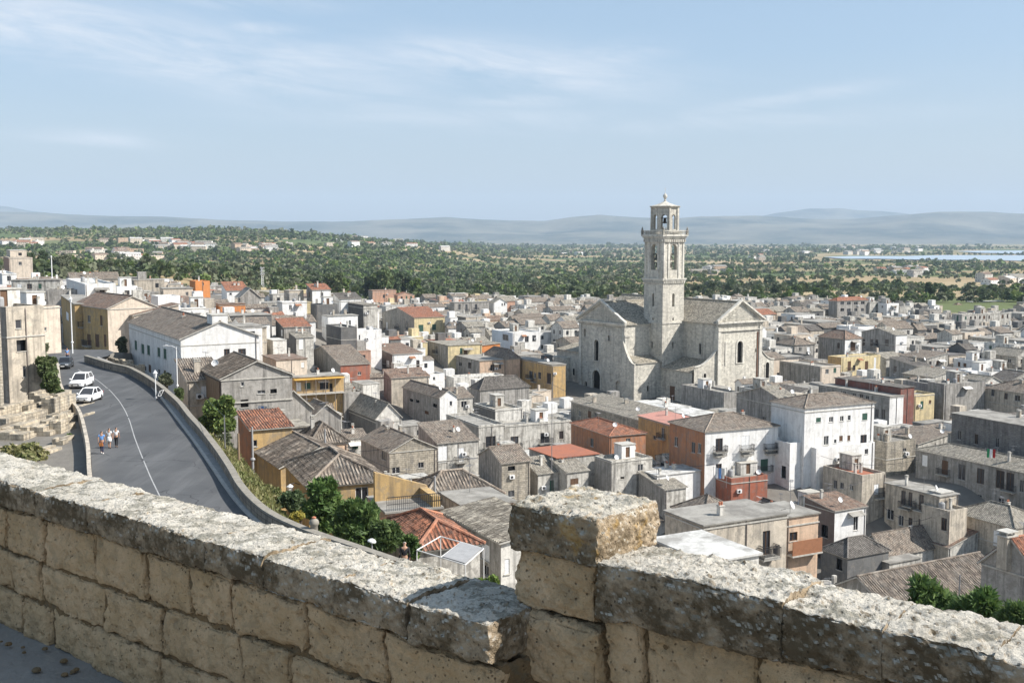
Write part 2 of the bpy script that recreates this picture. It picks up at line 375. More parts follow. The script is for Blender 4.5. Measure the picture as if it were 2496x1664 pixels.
sa = noise(t, co, 0.02, 8.0, 0.7); fld = t.mix(t.math('MULTIPLY', t.ramp(sa, [(0.46, 0.0), (0.64, 1.0)]), 0.4), fld, (0.075, 0.09, 0.04))
sb = noise(t, co, 0.35, 6.0, 0.7); fld = t.mix(t.math('MULTIPLY', t.ramp(sb, [(0.4, 0.0), (0.7, 1.0)]), 0.35), fld, (0.10, 0.10, 0.055))
twn = t.mix(noise(t, co, 0.6, 8.0, 0.7), (0.11, 0.10, 0.088), (0.23, 0.215, 0.19))
gr = t.mix(t.ramp(t.math('MULTIPLY', t.math('ADD', s.outputs[1], t.math('MULTIPLY', sa, 160.0)), 1/1000.0), [(0.50, 0.0), (0.62, 1.0)]), twn, fld)
t.link(gr, p.inputs['Base Color']); bump(t, p, noise(t, co, 1.5, 6.0), 0.4, 0.2)
rr = 20*np.exp(np.linspace(0, math.log(21000/20.0), 560)); th = np.linspace(-R(56), R(56), 620)
RG, TH = np.meshgrid(rr, th, indexing='ij'); X = (RG*np.sin(TH)).ravel(); Y = (RG*np.cos(TH)).ravel()
Z = ground(X, Y)
nn = fbm(np.stack([X/60, Y/60, X*0], 1), 3); Z = Z+nn*np.clip((Y-650)/800, 0, 1)*3.0
nn2 = fbm(np.stack([X/700, Y/700, X*0+3], 1), 3); Z = Z+nn2*np.clip((Y-1200)/2500, 0, 1)*9.0*np.clip((5200-Y)/2500+0.15, 0.15, 1)*np.clip((0.18-X/np.maximum(Y, 1))/0.12, 0.06, 1)
tag(obj('ground', grid_mesh('ground', np.stack([X, Y, Z], 1), 560, 620, [m_ground])), kind='structure')

# ------------------------------------------------------------------ far hills (two ranges) and the lake
m_hill, t, p = new_mat('hill_scrub', 0.95, 0.05); co, _ = objco(t, False)
c = t.mix(t.ramp(noise(t, co, 0.0011, 8.0, 0.65), [(0.40, 0.0), (0.62, 1.0)]), (0.045, 0.065, 0.06), (0.17, 0.165, 0.13))
c = t.mix(t.math('MULTIPLY', t.ramp(noise(t, co, 0.006, 6.0, 0.7), [(0.55, 0.0), (0.70, 1.0)]), 0.5), c, (0.28, 0.26, 0.22)); t.link(c, p.inputs['Base Color'])
def range_of_hills(prof, D0, D1, seed):
    n, mr = 500, 46; az_ = np.linspace(-R(40), R(40), n); px = CX+F*np.tan(az_)
    top = np.interp(px, [q[0] for q in prof], [q[1] for q in prof])
    top = top-2.6*fbm(np.stack([az_*26+seed, az_*0, az_*0], 1), 4, 0.6); tt = np.linspace(0, 1, mr); V = []
    for k in tt:
        dist = D0+(D1-D0)*k; d2 = dist/np.cos(az_)
        zt = (578-top)/F*((D0+D1)*0.5)
        prf = math.sin(min(1.0, k/0.55)*PI/2)**1.4 if k < 0.55 else max(0.0, 1-((k-0.55)/0.45)**1.6)
        xx = d2*np.sin(az_); yy = d2*np.cos(az_)
        nz = fbm(np.stack([xx/1500+seed, yy/1500, xx*0], 1), 5)
        rid = 1-np.abs(fbm(np.stack([xx/2600+seed, yy/2600, xx*0+5], 1), 4))*1.2
        zz = -60+(zt+60)*prf*(1+0.10*nz*(1 if k < 0.52 else 0.3))*(1-(1-rid)*0.55*math.sin(PI*min(1, k/0.55)))
        V.append(np.stack([xx, yy, zz-(4 if k in (0.0, 1.0) else 0)], 1))
    return grid_mesh('hills', np.concatenate(V), mr, n, [m_hill])
H1 = [(-400, 512), (0, 515), (110, 516), (220, 523), (420, 529), (560, 537), (720, 541), (860, 538), (980, 533), (1090, 527), (1180, 534), (1330, 538), (1400, 528), (1460, 523), (1540, 528), (1640, 532), (1720, 526), (1840, 524), (1960, 531), (2080, 533), (2180, 524), (2280, 516), (2400, 515), (2496, 520), (3000, 524)]
H2 = [(-400, 500), (0, 500), (30, 503), (70, 512), (200, 530), (1000, 545), (1800, 538), (1900, 521), (1960, 512), (2040, 508), (2090, 513), (2150, 515), (2230, 523), (2330, 530), (3000, 540)]
tag(obj('hills', range_of_hills(H1, 9500, 15500, 1.0)), kind='structure')
tag(obj('hills', range_of_hills(H2, 15600, 20500, 9.0)), kind='structure')
m_water, t, p = new_mat('lake_water', 0.35, 0.4); p.inputs['Base Color'].default_value = (0.34, 0.40, 0.45, 1); co, _ = objco(t, False); bump(t, p, noise(t, co, 0.3, 3.0), 0.15, 0.2)
mb = MB()
for outline in ([(2004, 627), (2070, 624.5), (2200, 624.5), (2300, 622), (2420, 622.5), (2600, 622), (2600, 637), (2496, 636), (2380, 634), (2250, 633.5), (2140, 631), (2060, 631)],
                [(2330, 612.5), (2400, 611), (2600, 610.5), (2600, 620.5), (2496, 620.5), (2440, 617.5), (2390, 616.5)]):
    mb.poly([(*onz(x, y, -58.0)[:2], -57.4) for x, y in outline][::-1])
tag(mb.build('lake', [m_water]), kind='structure')

# ------------------------------------------------------------------ road, pavement, kerb, markings
m_asph, t, p = new_mat('asphalt', 0.9, 0.15); co, _ = objco(t, False)
c = t.mix(t.ramp(noise(t, co, 0.25, 6.0, 0.6), [(0.35, 0.0), (0.7, 1.0)]), (0.078, 0.081, 0.084), (0.108, 0.11, 0.112))
c = t.mix(t.math('MULTIPLY', noise(t, co, 40.0, 2.0), 0.35), c, (0.07, 0.07, 0.072))
wsp = noise(t, co, 1.0, 4.0, 0.6, (0.9, 0.08, 1.0)); c = t.mix(t.math('MULTIPLY', t.ramp(wsp, [(0.5, 0.0), (0.66, 1.0)]), 0.35), c, (0.155, 0.156, 0.158))
vc = t.add('ShaderNodeTexVoronoi', i_Scale=0.16); t.link(co, vc.inputs['Vector']); sp_ = t.add('ShaderNodeSeparateColor'); t.link(vc.outputs['Color'], sp_.inputs[0]); c = t.mix(t.math('MULTIPLY', t.ramp(sp_.outputs[0], [(0.84, 0.0), (0.86, 1.0)]), 0.30), c, (0.055, 0.056, 0.06))
ve = t.add('ShaderNodeTexVoronoi', feature='DISTANCE_TO_EDGE', i_Scale=0.30); wv_ = t.add('ShaderNodeVectorMath', operation='ADD'); nw = t.add('ShaderNodeTexNoise', i_Scale=0.8, i_Detail=5.0); t.link(co, nw.inputs['Vector']); t.link(co, wv_.inputs[0]); t.link(nw.outputs['Color'], wv_.inputs[1]); t.link(wv_.outputs[0], ve.inputs['Vector']); c = t.mix(t.math('MULTIPLY', t.math('MULTIPLY', t.ramp(ve.outputs[0], [(0.006, 1.0), (0.016, 0.0)]), t.ramp(noise(t, co, 0.12, 3.0), [(0.5, 0.0), (0.6, 1.0)])), 0.7), c, (0.03, 0.03, 0.032))
t.link(c, p.inputs['Base Color']); bump(t, p, noise(t, co, 60.0, 2.0), 0.3, 0.01)
m_pave = plain('pavement_concrete', (0.28, 0.275, 0.265), 0.9, 0.1, var=0.08); m_kerb = plain('kerb_stone', (0.42, 0.40, 0.37), 0.9, 0.1, var=0.1); m_line = plain('road_paint', (0.34, 0.34, 0.335), 0.8, 0.1, var=0.12)
KR = [(235, 872), (300, 897), (345, 921), (378, 955), (392, 972), (412, 1000), (450, 1050), (476, 1085), (520, 1150), (557, 1205), (603, 1260), (640, 1288), (730, 1335), (860, 1380), (1000, 1425)]
LR_ = [(120, 866), (143, 878), (152, 905), (158, 950), (173, 985), (203, 1010), (215, 1040), (225, 1080), (232, 1110), (236, 1170), (250, 1270), (280, 1400), (330, 1560), (400, 1750), (480, 1950)]
CL = [(190, 900), (215, 912), (245, 932), (270, 953), (290, 976), (305, 1000), (316, 1025), (328, 1066), (341, 1100), (368, 1165), (395, 1220), (440, 1310), (520, 1440)]
def smooth_line(P, n=90):
    P = np.array(P, float); d = np.r_[0, np.cumsum(np.hypot(*np.diff(P[:, :2], axis=0).T))]; s_ = np.linspace(0, d[-1], n)
    Q = np.stack([np.interp(s_, d, P[:, i]) for i in range(P.shape[1])], 1)
    for _ in range(4): Q[1:-1] = 0.25*Q[:-2]+0.5*Q[1:-1]+0.25*Q[2:]
    return Q
kr = smooth_line([onz(x, y, ROADZ) for x, y in KR]); lr = smooth_line([onz(x, y, ROADZ) for x, y in LR_])
ycut = max(kr[-1][1], lr[-1][1])
def strip(A, B, z, name, mats, za=None):
    m = MB()
    for i in range(len(A)-1):
        m.poly([(A[i][0], A[i][1], z), (B[i][0], B[i][1], z), (B[i+1][0], B[i+1][1], z), (A[i+1][0], A[i+1][1], z)])
    return m
ysr = np.linspace(kr[0][1], 34, 110)
def atx(L, y): o = np.argsort([q[1] for q in L]); return np.interp(y, np.array([q[1] for q in L])[o], np.array([q[0] for q in L])[o])
RX = atx(kr, ysr); LX = atx(lr, ysr)
RA = np.stack([RX+0.05, ysr], 1); RB = np.stack([LX-0.3, ysr], 1)
m = strip(RA, RB, ROADZ, 'road', 0); ro = m.build('road', [m_asph], weld=True); tag(ro, kind='structure')
# street going on up to the left between the yellow houses
m = MB(); e0 = (lr[0][0]-0.3, lr[0][1]); e1 = (kr[0][0], kr[0][1])
m.poly([onz(x_, y_, ROADZ-0.01) for x_, y_ in ((60, 878), (236, 873), (262, 868), (278, 858), (262, 852), (120, 851), (30, 851))]); tag(m.build('street', [m_asph]), kind='structure')
def fix_up(o):
    bm = bmesh.new(); bm.from_mesh(o.data)
    for f in bm.faces:
        if f.normal.z < 0: f.normal_flip()
    bm.to_mesh(o.data); bm.free()
fix_up(ro)
pin = atx(PW, ysr)
m = strip(np.stack([RX+0.22, ysr], 1), np.stack([pin+0.15, ysr], 1), ROADZ+0.13, 'pavement', 0); pv = m.build('pavement', [m_pave], weld=True); fix_up(pv); tag(pv, kind='structure')
m = MB()
for i in range(len(ysr)-1):
    a = (RX[i], ysr[i]); b = (RX[i+1], ysr[i+1])
    m.poly([(a[0], a[1], ROADZ-0.05), (b[0], b[1], ROADZ-0.05), (b[0], b[1], ROADZ+0.15), (a[0], a[1], ROADZ+0.15)])
    m.poly([(a[0], a[1], ROADZ+0.15), (b[0], b[1], ROADZ+0.15), (b[0]+0.22, b[1], ROADZ+0.15), (a[0]+0.22, a[1], ROADZ+0.15)])
    m.poly([(b[0]+0.22, b[1], ROADZ-0.05), (a[0]+0.22, a[1], ROADZ-0.05), (a[0]+0.22, a[1], ROADZ+0.15), (b[0]+0.22, b[1], ROADZ+0.15)])
tag(m.build('kerb', [m_kerb]), kind='structure')
cl_ = smooth_line([onz(x, y, ROADZ) for x, y in CL], 120); m = MB()
for i in range(len(cl_)-1):
    if i % 26 == 25: continue
    d = cl_[i+1]-cl_[i]; d = d/np.hypot(d[0], d[1]); nx, ny = -d[1]*0.04, d[0]*0.04; a, b = cl_[i], cl_[i+1]
    m.poly([(a[0]-nx, a[1]-ny, ROADZ+0.006), (b[0]-nx, b[1]-ny, ROADZ+0.006), (b[0]+nx, b[1]+ny, ROADZ+0.006), (a[0]+nx, a[1]+ny, ROADZ+0.006)])
o_ = m.build('centre_line', [m_line]); fix_up(o_); tag(o_, kind='structure')

# road parapet on its retaining wall
m_rstone = plaster('retaining_stone', (0.30, 0.25, 0.195), 0.9, stone=0.9); m_cop = plain('parapet_coping', (0.25, 0.23, 0.195), 0.9, 0.1, var=0.12)
rp = thing('road_parapet', 'long grey stone parapet and retaining wall curving along the right side of the road', 'wall', (0, 0, 0))
PL = smooth_line(PW, 150); m = MB(); mc = MB(); T_ = 0.36
for i in range(len(PL)-1):
    def off(k, o):
        a = PL[max(k-1, 0)]; b = PL[min(k+1, len(PL)-1)]; d = np.array(b)-np.array(a); d = d/np.hypot(d[0], d[1]); return (PL[k][0]-d[1]*o, PL[k][1]+d[0]*o)
    a0, a1 = off(i, 0.0), off(i+1, 0.0); b0, b1 = off(i, T_), off(i+1, T_); zt = ROADZ+0.78
    m.poly([(*a0, ROADZ-0.3), (*a1, ROADZ-0.3), (*a1, zt), (*a0, zt)]); m.poly([(*b1, -36), (*b0, -36), (*b0, zt), (*b1, zt)])
    c0, c1, d0, d1 = off(i, -0.05), off(i+1, -0.05), off(i, T_+0.05), off(i+1, T_+0.05); za, zb = zt, zt+0.13
    mc.poly([(*c0, za), (*c1, za), (*c1, zb), (*c0, zb)]); mc.poly([(*c0, zb), (*c1, zb), (*d1, zb), (*d0, zb)]); mc.poly([(*d1, za), (*d0, za), (*d0, zb), (*d1, zb)]); mc.poly([(*c1, za), (*c0, za), (*d0, za), (*d1, za)])
m.build('wall', [m_rstone], rp, weld=True); mc.build('coping', [m_cop], rp, weld=True)
# ------------------------------------------------------------------ windows, roofs, houses
WC = {}
def win_mesh(w, h, st):
    w = round(w*8)/8 or 0.25; h = round(h*8)/8 or 0.25; key = (w, h, st)
    if key in WC: return WC[key], w, h
    m = MB(); fw = 0.06; d0, d1 = 0.07, 0.14
    fr = {'w': m_frame, 'b': m_fbrown, 'g': m_fgreen, 's': m_fgrey, 'k': m_fbrown, 'v': m_white, 'd': m_fbrown, 'o': m_iron}[st]
    mats = [fr, m_glass, m_sill]
    x0, x1, z0, z1 = -w/2, w/2, -h/2, h/2
    if st in 'wbs':
        for a, b, c, d in ((x0, z0, x1, z0+fw), (x0, z1-fw, x1, z1), (x0, z0+fw, x0+fw, z1-fw), (x1-fw, z0+fw, x1, z1-fw)): m.box(a, d0, b, c, d1, d, 0)
        if w > 0.7: m.box(-0.03, d0, z0+fw, 0.03, d1, z1-fw, 0)
        m.box(x0+fw, 0.11, z0+fw, x1-fw, 0.13, z1-fw, 1)
    elif st == 'o':
        m.box(x0, 0.5, z0, x1, 0.53, z1, 1)
    else:
        n = 2 if w > 0.6 else 1
        for k in range(n):
            a = x0+(x1-x0)*k/n+0.01; b = x0+(x1-x0)*(k+1)/n-0.01; m.box(a, 0.05, z0, b, 0.09, z1, 0)
            q = max(3, int(h/0.12))
            for r_ in range(q):
                zz = z0+0.06+(h-0.12)*r_/q; m.box(a+0.05, 0.03, zz, b-0.05, 0.055, zz+(h-0.12)/q*0.6, 0)
        m.box(x0, 0.10, z0, x1, 0.14, z1, 1)
    if st != 'd' : m.box(x0-0.06, -0.07, z0-0.07, x1+0.06, 0.06, z0-0.002, 2)
    WC[key] = m.mesh('window', mats); return WC[key], w, h

def face_with_holes(m, P, U, width, z0, z1, wins, mi, depth=0.16, inn=None):
    """P origin, U unit dir along the face (tuples), inn inward unit normal; wins: (u,z,w,h) centre & size"""
    us = sorted({0.0, width, *[round(a, 4) for q in wins for a in (q[0]-q[2]/2, q[0]+q[2]/2)]})
    zs = sorted({z0, z1, *[round(a, 4) for q in wins for a in (q[1]-q[3]/2, q[1]+q[3]/2)]})
    def pt(u, z, d=0.0): return (P[0]+U[0]*u+inn[0]*d, P[1]+U[1]*u+inn[1]*d, z)
    for i in range(len(us)-1):
        for j in range(len(zs)-1):
            cu, cz = (us[i]+us[i+1])/2, (zs[j]+zs[j+1])/2
            if any(abs(cu-q[0]) < q[2]/2 and abs(cz-q[1]) < q[3]/2 for q in wins): continue
            m.poly([pt(us[i], zs[j]), pt(us[i+1], zs[j]), pt(us[i+1], zs[j+1]), pt(us[i], zs[j+1])], mi)
    for q in wins:
        a, b, c, d = q[0]-q[2]/2, q[0]+q[2]/2, q[1]-q[3]/2, q[1]+q[3]/2
        m.poly([pt(a, c), pt(a, d), pt(a, d, depth), pt(a, c, depth)], mi); m.poly([pt(b, d), pt(b, c), pt(b, c, depth), pt(b, d, depth)], mi)
        m.poly([pt(a, c), pt(a, c, depth), pt(b, c, depth), pt(b, c)], mi); m.poly([pt(a, d), pt(b, d), pt(b, d, depth), pt(a, d, depth)], mi)

def roof_plane(m, E0, E1, T1, T0, detail, th=0.09, pitch=0.27, sag=0.0):
    """tiled slope: eave E0->E1, top T0..T1 (seen from outside, eave left to right)"""
    E0, E1, T1, T0 = map(Vector, (E0, E1, T1, T0)); ue = (E1-E0); wd = ue.length; ue.normalize()
    nrm = (E1-E0).cross(T0-E0)
    if nrm.length < 1e-6: nrm = (E1-E0).cross(T1-E0)
    nrm.normalize(); up = nrm.cross(ue)
    if nrm.z < 0: nrm = -nrm
    if detail:
        nu = max(6, int(wd/0.052)); nv = max(4, int((T0-E0).length/0.19))
        nu = min(nu, 330)
        V = []; UVs = []
        for j in range(nv+1):
            f = j/nv; A = E0.lerp(T0, f); B = E1.lerp(T1, f)
            for i in range(nu+1):
                q = A.lerp(B, i/nu); u = (q-E0).dot(ue); v = (q-E0).dot(up); V.append((q, u, v))
        b = len(m.v); us = np.array([a[1] for a in V]); vs = np.array([a[2] for a in V]); ph = (us/pitch)
        col = np.floor(ph+0.25); row = np.floor(vs/0.38)
        jit = _hash(col.astype(np.int64)+50, row.astype(np.int64)+80, np.full(len(V), 3))
        hgt = np.where(np.sin(2*PI*ph) > 0, np.sin(2*PI*ph)*0.065, np.sin(2*PI*ph)*0.04)+(jit-0.5)*0.045-((vs/0.38) % 1)*0.03
        k = 0
        for (q, u, v) in V: m.v.append(tuple(q+nrm*(0.05+float(hgt[k])))); k += 1
        for j in range(nv):
            for i in range(nu):
                a = b+j*(nu+1)+i; ids = (a, a+1, a+nu+2, a+nu+1)
                m.f.append(ids); m.m.append(0); m.uv.append([(V[x-b][1], V[x-b][2]) for x in ids])
    else:
        pts = [E0, E1, T1, T0]
        if (T1-T0).length < 1e-4: pts = [E0, E1, T1]
        m.poly([tuple(q+nrm*0.03) for q in pts], 0, [((q-E0).dot(ue), (q-E0).dot(up)) for q in pts])
    # underside and eave board
    m.poly([tuple(q-nrm*th) for q in (T0, T1, E1, E0)], 1, [(0, 0)]*4)
    for a, b_ in ((E0, E1), (E1, T1), (T0, E0)):
        if (a-b_).length > 1e-4: m.poly([tuple(a-nrm*th), tuple(b_-nrm*th), tuple(b_+nrm*0.03), tuple(a+nrm*0.03)], 1, [(0, 0)]*4)
def ridge_cap(m, A, B, r=0.10):
    m.tube([A, B], r, 6, 0)

def make_house(root, LR, LL, h, wall, roof, rt='flat', rh=1.5, wins=None, seed=0, near=1, blank=0.0, prefix='', z0=0.0, off=(0, 0), clutter=1.0, wst=None, found=3.0):
    """root: Empty whose +x runs along the right-hand face and +y along the left-hand face. wall: one code or 'RL' codes"""
    rnd = random.Random(seed); ox, oy = off
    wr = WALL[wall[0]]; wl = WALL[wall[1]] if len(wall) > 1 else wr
    m = MB(); auto = wins is None; W_ = {'R': [], 'L': []}
    if auto:
        for fc, L in (('R', LR), ('L', LL)):
            n = int((L-0.8)/2.3); fl = max(1, int((h+0.4)/3.0))
            for k in range(n):
                for q in range(fl):
                    if rnd.random() < blank+0.12: continue
                    zc = h-1.45-q*3.0; ww = rnd.choice((0.75, 0.9, 1.0, 1.1)); hh = rnd.choice((1.0, 1.2, 1.3, 1.5, 2.1)); st = rnd.choice('wbskvggwb') if not wst else rnd.choice(wst)
                    if hh > 2: zc -= 0.3
                    if zc-hh/2 < 0.2 or zc+hh/2 > h-0.45: continue
                    u = 0.8+(L-1.6)*(k+0.5)/n+rnd.uniform(-0.3, 0.3)
                    if u-ww/2 < 0.2 or u+ww/2 > L-0.2: continue
                    W_[fc].append((u, zc, ww, hh, st))
    else:
        for q in wins: W_[q[0]].append(q[1:])
    for fc in 'RL':
        keep = []
        for q in W_[fc]:
            L = LR if fc == 'R' else LL; ww = round(q[2]*8)/8 or 0.25; hh = round(q[3]*8)/8 or 0.25
            if q[0]-ww/2 < 0.05 or q[0]+ww/2 > L-0.05 or q[1]+hh/2 > h-0.1: continue
            if any(abs(q[0]-k[0]) < (ww+k[2])/2+0.05 and abs(q[1]-k[1]) < (hh+k[3])/2+0.05 for k in keep): continue
            keep.append((q[0], q[1], ww, hh, q[4]))
        W_[fc] = keep
    zb = -found
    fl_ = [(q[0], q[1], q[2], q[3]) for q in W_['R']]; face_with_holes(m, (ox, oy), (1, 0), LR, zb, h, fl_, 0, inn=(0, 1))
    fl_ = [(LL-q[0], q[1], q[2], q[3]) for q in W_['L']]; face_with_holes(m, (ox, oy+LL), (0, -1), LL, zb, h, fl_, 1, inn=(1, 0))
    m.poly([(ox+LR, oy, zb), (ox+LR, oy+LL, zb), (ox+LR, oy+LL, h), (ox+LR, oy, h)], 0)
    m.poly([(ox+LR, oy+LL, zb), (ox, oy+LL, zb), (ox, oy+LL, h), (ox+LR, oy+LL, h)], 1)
    rm = MB(); ov = 0.25; T = {'x0': ox, 'y0': oy}
    x0, x1, y0, y1 = ox, ox+LR, oy, oy+LL; xo0, xo1, yo0, yo1 = x0-ov, x1+ov, y0-ov, y1+ov
    det = near
    top = h
    if rt == 'flat':
        t_ = 0.22; pz = h+0.003; zi = h-0.45
        for a in ((x0, y0, x1, y0+t_), (x0, y1-t_, x1, y1), (x0, y0+t_, x0+t_, y1-t_), (x1-t_, y0+t_, x1, y1-t_)): rm.box(a[0]-0.03, a[1]-0.03, zi-0.05, a[2]+0.03, a[3]+0.03, pz+0.02, 1) if False else m.poly([(a[0], a[1], h), (a[2], a[1], h), (a[2], a[3], h), (a[0], a[3], h)], 0)
        m.poly([(x0+t_, y0+t_, h), (x0+t_, y0+t_, zi), (x1-t_, y0+t_, zi), (x1-t_, y0+t_, h)][::-1], 0); m.poly([(x0+t_, y1-t_, h), (x0+t_, y1-t_, zi), (x1-t_, y1-t_, zi), (x1-t_, y1-t_, h)], 0)
        m.poly([(x0+t_, y0+t_, h), (x0+t_, y0+t_, zi), (x0+t_, y1-t_, zi), (x0+t_, y1-t_, h)], 0); m.poly([(x1-t_, y0+t_, h), (x1-t_, y0+t_, zi), (x1-t_, y1-t_, zi), (x1-t_, y1-t_, h)][::-1], 0)
        rm.poly([(x0+t_, y0+t_, zi+0.01), (x1-t_, y0+t_, zi+0.01), (x1-t_, y1-t_, zi+0.01), (x0+t_, y1-t_, zi+0.01)], 0); top = h-0.4
    elif rt == 'slab':
        rm.box(x0-0.18, y0-0.18, h, x1+0.18, y1+0.18, h+0.14, 0); top = h+0.14
    elif rt in ('gR', 'gL', 'shy', 'shx', 'hip'):
        if rt == 'gR':
            xm = (x0+x1)/2; k = rh/(LR/2)
            for yy, rev in ((y0, 0), (y1, 1)):
                q = [(x0, yy, h), (x1, yy, h), (xm, yy, h+rh)]; m.poly(q[::-1] if rev else q, rev)
            roof_plane(rm, (xo0, yo1, h-ov*k), (xo0, yo0, h-ov*k), (xm, yo0, h+rh), (xm, yo1, h+rh), det)
            roof_plane(rm, (xo1, yo0, h-ov*k), (xo1, yo1, h-ov*k), (xm, yo1, h+rh), (xm, yo0, h+rh), det); ridge_cap(rm, (xm, yo0, h+rh+0.06), (xm, yo1, h+rh+0.06))
        elif rt == 'gL':
            ym = (y0+y1)/2; k = rh/(LL/2)
            for xx, rev in ((x0, 1), (x1, 0)):
                q = [(xx, y0, h), (xx, y1, h), (xx, ym, h+rh)]; m.poly(q[::-1] if rev else q, rev)
            roof_plane(rm, (xo0, yo0, h-ov*k), (xo1, yo0, h-ov*k), (xo1, ym, h+rh), (xo0, ym, h+rh), det)
            roof_plane(rm, (xo1, yo1, h-ov*k), (xo0, yo1, h-ov*k), (xo0, ym, h+rh), (xo1, ym, h+rh), det); ridge_cap(rm, (xo0, ym, h+rh+0.06), (xo1, ym, h+rh+0.06))
        elif rt == 'shy':
            k = rh/LL
            m.poly([(x0, y0, h), (x0, y1, h), (x0, y1, h+rh)][::-1], 1); m.poly([(x1, y0, h), (x1, y1, h), (x1, y1, h+rh)], 0); m.poly([(x1, y1, h), (x0, y1, h), (x0, y1, h+rh), (x1, y1, h+rh)], 0)
            roof_plane(rm, (xo0, yo0, h-ov*k), (xo1, yo0, h-ov*k), (xo1, yo1, h+rh+ov*k), (xo0, yo1, h+rh+ov*k), det)
        elif rt == 'shx':
            k = rh/LR
            m.poly([(x0, y0, h), (x1, y0, h), (x1, y0, h+rh)], 0); m.poly([(x0, y1, h), (x1, y1, h), (x1, y1, h+rh)][::-1], 0); m.poly([(x1, y0, h), (x1, y1, h), (x1, y1, h+rh), (x1, y0, h+rh)], 0)
            roof_plane(rm, (xo0, yo1, h-ov*k), (xo0, yo0, h-ov*k), (xo1, yo0, h+rh+ov*k), (xo1, yo1, h+rh+ov*k), det)
        else:
            if LR >= LL:
                e = LL/2; A = (x0+e, (y0+y1)/2, h+rh); B = (x1-e, (y0+y1)/2, h+rh)
                if LR-LL < 0.3: B = A
            else:
                e = LR/2; A = ((x0+x1)/2, y0+e, h+rh); B = ((x0+x1)/2, y1-e, h+rh)
            zz = h-ov*0.5
            c00, c10, c11, c01 = (xo0, yo0, zz), (xo1, yo0, zz), (xo1, yo1, zz), (xo0, yo1, zz)
            if LR >= LL:
                roof_plane(rm, c00, c10, B, A, det); roof_plane(rm, c10, c11, B, B, det); roof_plane(rm, c11, c01, A, B, det); roof_plane(rm, c01, c00, A, A, det)
                hips = ((c00, A), (c10, B), (c01, A), (c11, B), (A, B))
            else:
                roof_plane(rm, c00, c10, A, A, det); roof_plane(rm, c10, c11, B, A, det); roof_plane(rm, c11, c01, B, B, det); roof_plane(rm, c01, c00, A, B, det)
                hips = ((c00, A), (c10, A), (c01, B), (c11, B), (A, B))
            for a, b in hips:
                if (Vector(a)-Vector(b)).length > 0.3: ridge_cap(rm, tuple(Vector(a)+Vector((0, 0, 0.08))), tuple(Vector(b)+Vector((0, 0, 0.08))), 0.11)
        top = h+rh*0.5
    wo_ = obj(prefix+'wall', m.mesh('wall', [wr, wl]), root, (0, 0, z0)); ro_ = obj(prefix+'roof', rm.mesh('roof', [ROOF[roof], m_sill], uv=True), root, (0, 0, z0))
    for q in W_['R']:
        me, ww, hh = win_mesh(q[2], q[3], q[4]); obj('door' if q[4] == 'd' else ('opening' if q[4] == 'o' else 'window'), me, root, (ox+q[0], oy+0.001, z0+q[1]), 0.0)
    for q in W_['L']:
        me, ww, hh = win_mesh(q[2], q[3], q[4]); obj('door' if q[4] == 'd' else ('opening' if q[4] == 'o' else 'window'), me, root, (ox+0.001, oy+q[0], z0+q[1]), -PI/2)
    # things fixed to the house
    zt = {'flat': h-0.44, 'slab': h+0.14}.get(rt, h+rh*0.45)
    if clutter > 0:
        for _q in range((rnd.random() < 0.8*clutter)+(rnd.random() < 0.35*clutter)): obj('chimney', chimney_mesh(rnd.randint(0, 3)), root, (ox+LR*rnd.uniform(0.25, 0.8), oy+LL*rnd.uniform(0.3, 0.8), z0+zt-0.25), rnd.choice((0, PI/2)))
        for _q in range((rnd.random() < 0.75*clutter)+(rnd.random() < 0.25*clutter)): obj('antenna', antenna_mesh(rnd.randint(0, 3)), root, (ox+LR*rnd.uniform(0.2, 0.8), oy+LL*rnd.uniform(0.2, 0.8), z0+zt-0.1), rnd.uniform(0, 3))
        if rnd.random() < 0.35*clutter: obj('satellite_dish', dish_mesh(), root, (ox+LR*rnd.uniform(0.1, 0.9), oy+LL*0.15, z0+zt-0.05), rnd.uniform(-0.6, 0.6))
        if rt == 'flat' and rnd.random() < 0.6*clutter: obj('roof_hut', hut_mesh(rnd.randint(0, 2)), root, (ox+LR*rnd.uniform(0.3, 0.6), oy+LL*rnd.uniform(0.5, 0.65), z0+zt), 0.0)
        if rt == 'flat' and rnd.random() < 0.25*clutter: obj('water_tank', tank_mesh(), root, (ox+LR*rnd.uniform(0.2, 0.8), oy+LL*rnd.uniform(0.3, 0.8), z0+zt), 0.0)
        if rnd.random() < 0.75*clutter: obj('drain_pipe', pipe_mesh(h), root, (ox+LR*rnd.choice((0.04, 0.96, 0.5)), oy-0.06, z0), 0.0)
        if rnd.random() < 0.5*clutter: obj('cornice', cornice_mesh(LR, LL), root, (ox, oy, z0+h-rnd.choice((0.3, 0.35, 0.9, 3.1))), 0.0)
        if rnd.random() < 0.35*clutter and h > 4: obj('air_conditioner', ac_mesh(), root, (ox+LR*rnd.uniform(0.15, 0.85), oy-0.01, z0+h-rnd.uniform(2.2, 2.8)), 0.0)
        if rnd.random() < 0.3*clutter and LR > 4.5: obj('awning', awning_mesh(rnd.randint(0, 2)), root, (ox+LR*rnd.uniform(0.3, 0.6), oy-0.01, z0+h-rnd.choice((0.6, 0.8))), 0.0)
        for q in W_['R']:
            if q[3] > 1.9 and rnd.random() < 0.6: balcony(root, (ox+q[0], oy, z0+q[1]-q[3]/2), 0.0, q[2]+0.9)
        for q in W_['L']:
            if q[3] > 1.9 and rnd.random() < 0.5: balcony(root, (ox, oy+q[0], z0+q[1]-q[3]/2), -PI/2, q[2]+0.9)
    return wo_
_C = {}
def cached(key, fn):
    if key not in _C: _C[key] = fn()
    return _C[key]
